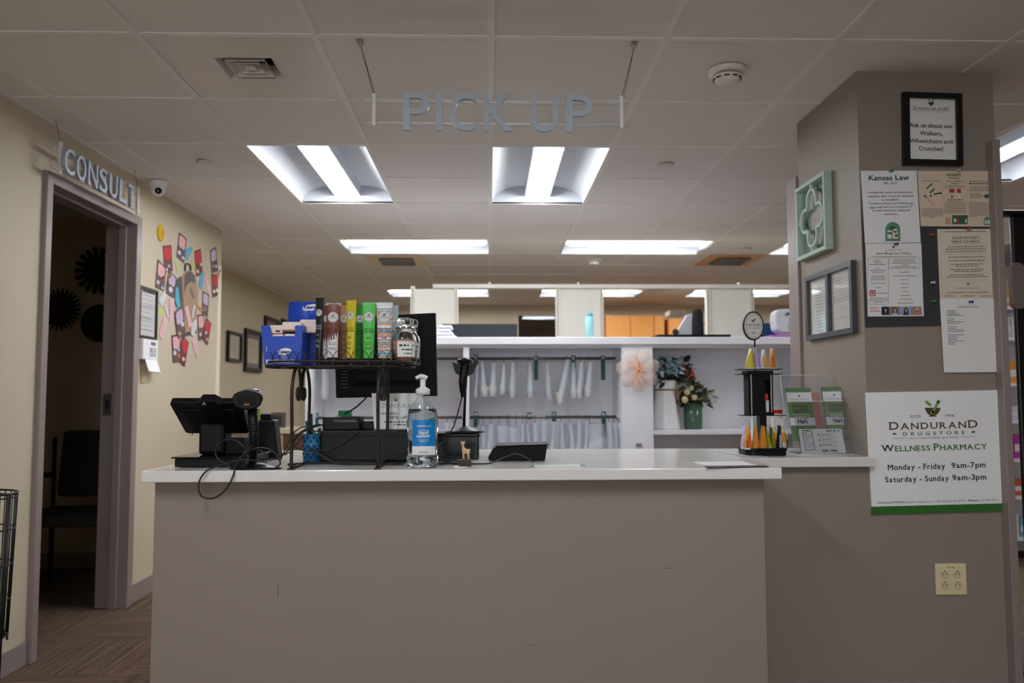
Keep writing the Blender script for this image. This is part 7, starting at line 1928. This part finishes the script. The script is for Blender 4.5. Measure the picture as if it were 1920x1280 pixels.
MB().poly([Vector((A(1500, 852, yH - .06).x, yH - .06, zl)), Vector((A(1612, 852, yH - .06).x, yH - .06, zl)), h2, h3], .002, (0, 0, 1)).build('bottom_sheet', ACL, t)
for px0, px1 in ((1594, 1612),): MB().poly([A(1590, 752, yH), A(1612, 852, yH - .06), h2, A(1585, 720, yH + .11)], .002, (1, 0, 0)).build('side_sheet', ACL, t)
EDG = mat('edge_glint', (226, 230, 232), .15)  # pale tubes paint the white reflection along the acrylic edges
for nm_, pq in (('top_edge', (h0, h1)), ('side_edge', (h1, h2)), ('side_edge', (h0, h3)), ('pocket_edge', (A(1484, 752, yH), A(1590, 752, yH))), ('pocket_edge', (A(1590, 752, yH), A(1600, 826, yH - .02))), ('pocket_edge', (A(1602, 803, yH - .05), A(1612, 852, yH - .06))), ('base_edge', (Vector((A(1500, 852, yH - .06).x, yH - .06, zl + .001)), Vector((A(1612, 852, yH - .06).x, yH - .06, zl + .001))))):
    MB().tube(list(pq), .0013, 5).build(nm_, EDG, t)
LGR = mat('sage_green_print', (104, 134, 92), .3)
ZB = lambda x, y: (1450 + x * .14064, 690 + y * .14063)
def brochure(label, c4, yb, k, cop=3):
    for q in range(cop):
        dy = q * .004
        lb = label if q == 0 else label + (', copy right behind the front one' if q == 1 else ', rearmost copy')
        P = [A(*ZB(x - 5 * q, y - 2 * q), yb + dy + (.03 if i < 2 else 0)) for i, (x, y) in enumerate(c4)]
        c0 = (P[2] + P[3]) / 2
        o = thing('brochure', lb, 'brochure', c0, group='brochures in the clear holder')
        n = (P[1] - P[0]).cross(P[3] - P[0]).normalized(); n = n if n.y < 0 else -n
        MB().poly(P, .0008, n).build('leaflet', LGR, o)
        if q: continue
        def uv(u, v, l=.0012): return (P[0] * (1 - u) * (1 - v) + P[1] * u * (1 - v) + P[2] * u * v + P[3] * (1 - u) * v) + n * l
        Fb = lambda x, y: uv(x, 1 - y)
        Fb2 = lambda x, y: uv(x, 1 - y, .0018)
        for v0, v1, nm in ((.08, .265, 'white_band'), (.56, .71, 'logo_band')):
            MB().add([uv(0, v0), uv(1, v0), uv(1, v1), uv(0, v1)], [(0, 1, 2, 3)]).build(nm, flat(222, 222, 226, .3), o)
        def tx_(s_, x, y, w, h, b=0): 
            m = MB(); m.text(s_, lambda a, c: Fb2(x + (a) * 1.0, y + c), 0, 0, h, width=w, bold=b); return m
        m = tx_('DANDURAND', .5, .765, .72, .05); m.shape(Fb2, [(.44, .87), (.56, .87), (.53, .83), (.47, .83)]); m.build('logo_lettering', flat(150, 138, 132), o)
        m = tx_('Working', .46, .635, .62, .085, .01); m2 = tx_('together', .46, .555, .62, .085, .01); m.add(m2.v, m2.f); m.build('lettering', flat(56, 74, 52), o)
        m = MB(); m.greek(Fb2, .15, .85, .49, .018, 'c', 1); m.greek(Fb2, .2, .8, .455, .018, 'c', 1); m.greek(Fb2, .3, .8, .17, .015, 'c', 1); m.greek(Fb2, .3, .8, .08, .015, 'c', 1); m.build('text', flat(206, 214, 200), o)
        m = tx_('Hart', .5, .335, .4, .11, .04); m.build('company_lettering', flat(40, 36, 40), o)
        m = MB(); m.shape(Fb2, [(.52, .42), (.72, .44), (.72, .425), (.54, .405)]); m.build('swoosh', flat(206, 70, 60), o)
brochure('green brochure in the left holder pocket', [(160, 268), (494, 266), (590, 970), (262, 972)], yH + .01, 0, 2)
brochure('green brochure in the right holder pocket', [(640, 256), (940, 252), (1062, 960), (740, 965)], yH + .012, 0, 3)
tag(MB().poly([A(*ZB(510, 330), yH + .05), A(*ZB(590, 320), yH + .05), A(*ZB(660, 800), yH + .02), A(*ZB(580, 800), yH + .02)], .001, (0, -1, .2)).build('pink_leaflet', flat(190, 124, 116, .4)), 'dusty pink leaflet between the two brochure pockets', 'leaflet', None)
# small white card in the front pocket
c4 = [(335, 812), (905, 806), (968, 1128), (385, 1150)]
yc2 = yH - .045
P = [A(*ZB(*c), yc2) for c in c4]
t = thing('app_card', 'white card with a drawn phone in the front pocket of the holder', 'card', (P[2] + P[3]) / 2)
MB().poly(P, .001, (0, -1, 0)).build('card', PAPER, t)
pl = PL('y', yc2 - .001, (385, 1150), (968, 1128), ZB)
m = MB()
for a, b in (((385, 830), (505, 832)), ((505, 832), (556, 1085)), ((385, 830), (432, 1092)), ((432, 1092), (556, 1085))): pl.line(m, *a, *b, 9)
pl.rect(m, 420, 826, 475, 842); m.build('phone_outline', flat(78, 80, 90), t)
m = MB(); pl.text(m, 'WE', 425, 875, 20, 40, bold=.02); pl.text(m, 'LOVE', 450, 908, 20, 70, bold=.02); m.build('lettering', flat(96, 96, 104), t)
m = MB(); pl.text(m, 'YOUR', 462, 938, 20, 76, bold=.03); pl.text(m, 'APP!', 452, 968, 20, 60, bold=.03); pl.greek(m, 740, 895, 850, 24, 'l'); m.build('heading', flat(96, 160, 206), t)
m = MB()
for x, y in ((602, 892), (616, 957), (628, 1022)): pl.disc(m, x, y, 13)
pl.disc(m, 720, 838, 14); pl.disc(m, 512, 878, 12); m.build('print', flat(222, 104, 80), t)
m = MB()
for x, y in ((640, 896), (648, 960), (660, 1025)): pl.greek(m, x, x + 125, y, 9, 'l')
for y in (928, 990, 1045): pl.greek(m, 600, 880, y, 3, 'l')
pl.rect(m, 650, 1088, 732, 1112); pl.rect(m, 768, 1086, 856, 1110); pl.line(m, 908, 1090, 912, 1112, 5); m.build('text', flat(120, 120, 130), t)
MB().poly([A(*ZB(430, 985), yc2 - .001), A(*ZB(525, 980), yc2 - .001), A(*ZB(538, 1050), yc2 - .001), A(*ZB(445, 1058), yc2 - .001)], .0004, (0, -1, 0)).build('code_patch', flat(206, 206, 212), t)

# ================================================================== RIGHT EDGE: black cabinet edge and stocked shelves beyond
yE = 3.25
t = thing('black_stand', 'tall black stand panel with a grey oval pull at the right edge', 'stand', (A(1930, 900, yE).x, yE + .01, 0))
x0 = A(1904, 700, yE + .02).x; zt_ = A(1900, 405, yE).z; zb_ = A(1915, 1078, yE).z
MB().box(x0, x0 + .5, yE, yE + .02, zb_, zt_).build('panel', mat('black_steel', (22, 22, 24), .3), t, bevel=.006)
MB().box(A(1883, 410, yE - .02).x, x0 + .5, yE - .02, yE + .03, zt_, zt_ + .022).build('top_lip', BLACK, t, bevel=.006)
for xx in (x0 + .02, x0 + .45): 
    MB().box(xx, xx + .04, yE, yE + .02, .02, zb_).build('leg', BLACK, t)
    MB().box(xx - .0, xx + .04, yE - .1, yE + .15, 0, .02).build('foot', BLACK, t)
pc_ = A(1907, 535, yE - .03); hw, hh = S(14, yE), S(45, yE)
pts = [(hw * math.cos(a), hh - hw + hw * math.sin(a)) for a in [math.pi * i / 10 for i in range(11)]] + [(hw * math.cos(a), -hh + hw + hw * math.sin(a)) for a in [math.pi + math.pi * i / 10 for i in range(11)]]
MB(plane((pc_.x + .012, yE - .012, pc_.z), (1, 0, 0))).prism2(pts, -.012, .012).build('door_pull', mat('taupe_plastic', (124, 114, 110), .35), t, bevel=.003)
MB(plane((pc_.x + .012, yE + .001, pc_.z + hh * .8), (1, 0, 0))).lathe([(.004, .024), (.004, .0265), (0, .027)], 10).build('screw', MATS['chrome'], t)
# stocked white shelves
yS = 5.6; xS = A(1880, 800, yS).x - .08
t = thing('stock_shelves', 'white stock shelves with boxes seen past the pillar post', 'shelves', (xS + .6, yS, 0))
MB().box(xS, xS + 1.3, yS + .36, yS + .38, 0, 1.75).build('back_panel', LILW, t)
MB().box(xS - .02, xS, yS, yS + .38, 0, 1.75).build('upright', LILW, t); MB().box(xS + 1.3, xS + 1.32, yS, yS + .38, 0, 1.75).build('upright', LILW, t)
SZ = []
for py in (574, 632, 718, 788, 860, 930, 1008):
    z = A(1905, py, yS).z; SZ.append(z); MB().box(xS, xS + 1.3, yS, yS + .36, z - .022, z).build('shelf_board', LILW, t)
rn = random.Random(12)
pal = [((186, 60, 160), 'magenta'), ((224, 220, 216), 'white'), ((200, 90, 70), 'brick red'), ((226, 150, 70), 'orange'), ((120, 170, 200), 'sky blue'), ((206, 196, 220), 'pale lilac'), ((130, 84, 60), 'brown')]
rows = ['top', 'second', 'third', 'fourth', 'fifth', 'sixth', 'lowest']
for si, z in enumerate(SZ):
    x = xS + .01; k = 0
    for k in range(3):
        w = rn.uniform(.07, .12); h_ = rn.uniform(.10, .17); c, cn = pal[(si * 2 + k * 3) % len(pal)]
        o = thing('medicine_box', '%s carton, %s from the left on the %s stock shelf' % (cn, ('first', 'second', 'third')[k], rows[si]), 'medicine box', (x + w / 2, yS + .06, z), group='cartons on the stock shelves')
        MB().box(x, x + w - .01, yS + .03, yS + .12, z, z + h_).build('carton', flat(*c, .5), o)
        MB().box(x + .002, x + w - .012, yS + .029, yS + .03, z + h_ * .3, z + h_ * .6).build('label', flat(228, 226, 222, .5), o); x += w

# ================================================================== WIRE BIN at the left edge
t = thing('wire_bin', 'tall round black wire bin cut off by the left edge', 'wire bin', (A(-55, 1100, 2.6).x, 2.6, 0))
BW = mat('black_wire', (20, 20, 20), .35)
yb0 = 2.5; cxb = A(-45, 1000, yb0).x; rb_ = A(24, 925, yb0).x - cxb
ztop = A(20, 925, yb0).z; zlow = A(10, 1195, yb0).z
def ringz(z, r_, th, nm): MB().tube([(cxb + r_ * math.cos(2 * math.pi * i / 32), yb0 + r_ * math.sin(2 * math.pi * i / 32), z) for i in range(32)], th, 6, closed=True).build(nm, BW, t)
ringz(ztop, rb_, .0035, 'top_ring'); ringz(ztop - .012, rb_ - .002, .0028, 'top_ring')
for py in (992, 1059, 1125): ringz(A(15, py, yb0).z, rb_ * (1 - (py - 925) * .00045), .0025, 'hoop')
ringz(zlow, rb_ * .88, .003, 'base_hoop')
for i in range(28):
    a = 2 * math.pi * i / 28
    MB().tube([(cxb + rb_ * math.cos(a), yb0 + rb_ * math.sin(a), ztop), (cxb + rb_ * .88 * math.cos(a), yb0 + rb_ * .88 * math.sin(a), zlow)], .0018, 5).build('upright_wire', BW, t)
for i in range(3):
    for da in (-.05, .05):
        a = -.15 + 2 * math.pi * i / 3 + da
        MB().tube([(cxb + rb_ * .99 * math.cos(a), yb0 + rb_ * .99 * math.sin(a), ztop), (cxb + rb_ * .88 * math.cos(a), yb0 + rb_ * .88 * math.sin(a), zlow), (cxb + rb_ * .82 * math.cos(a), yb0 + rb_ * .82 * math.sin(a), .0)], .0038, 6).build('leg', BW, t)
for k in range(7):
    d = -rb_ * .8 + k * rb_ * 1.6 / 6; e = math.sqrt(max(0, (rb_ * .88) ** 2 - d * d)); MB().tube([(cxb - e, yb0 + d, zlow), (cxb + e, yb0 + d, zlow)], .002, 5).build('base_wire', BW, t)
a = -.1; MB().tube(spline([(cxb + rb_ * .86, yb0 - .01, zlow), (cxb + rb_ * .98, yb0 - .01, zlow + .015), (cxb + rb_ * 1.04, yb0 - .01, zlow + .012), (cxb + rb_ * 1.05, yb0 - .01, zlow - .004)], 5), .003, 6).build('hook', BW, t)
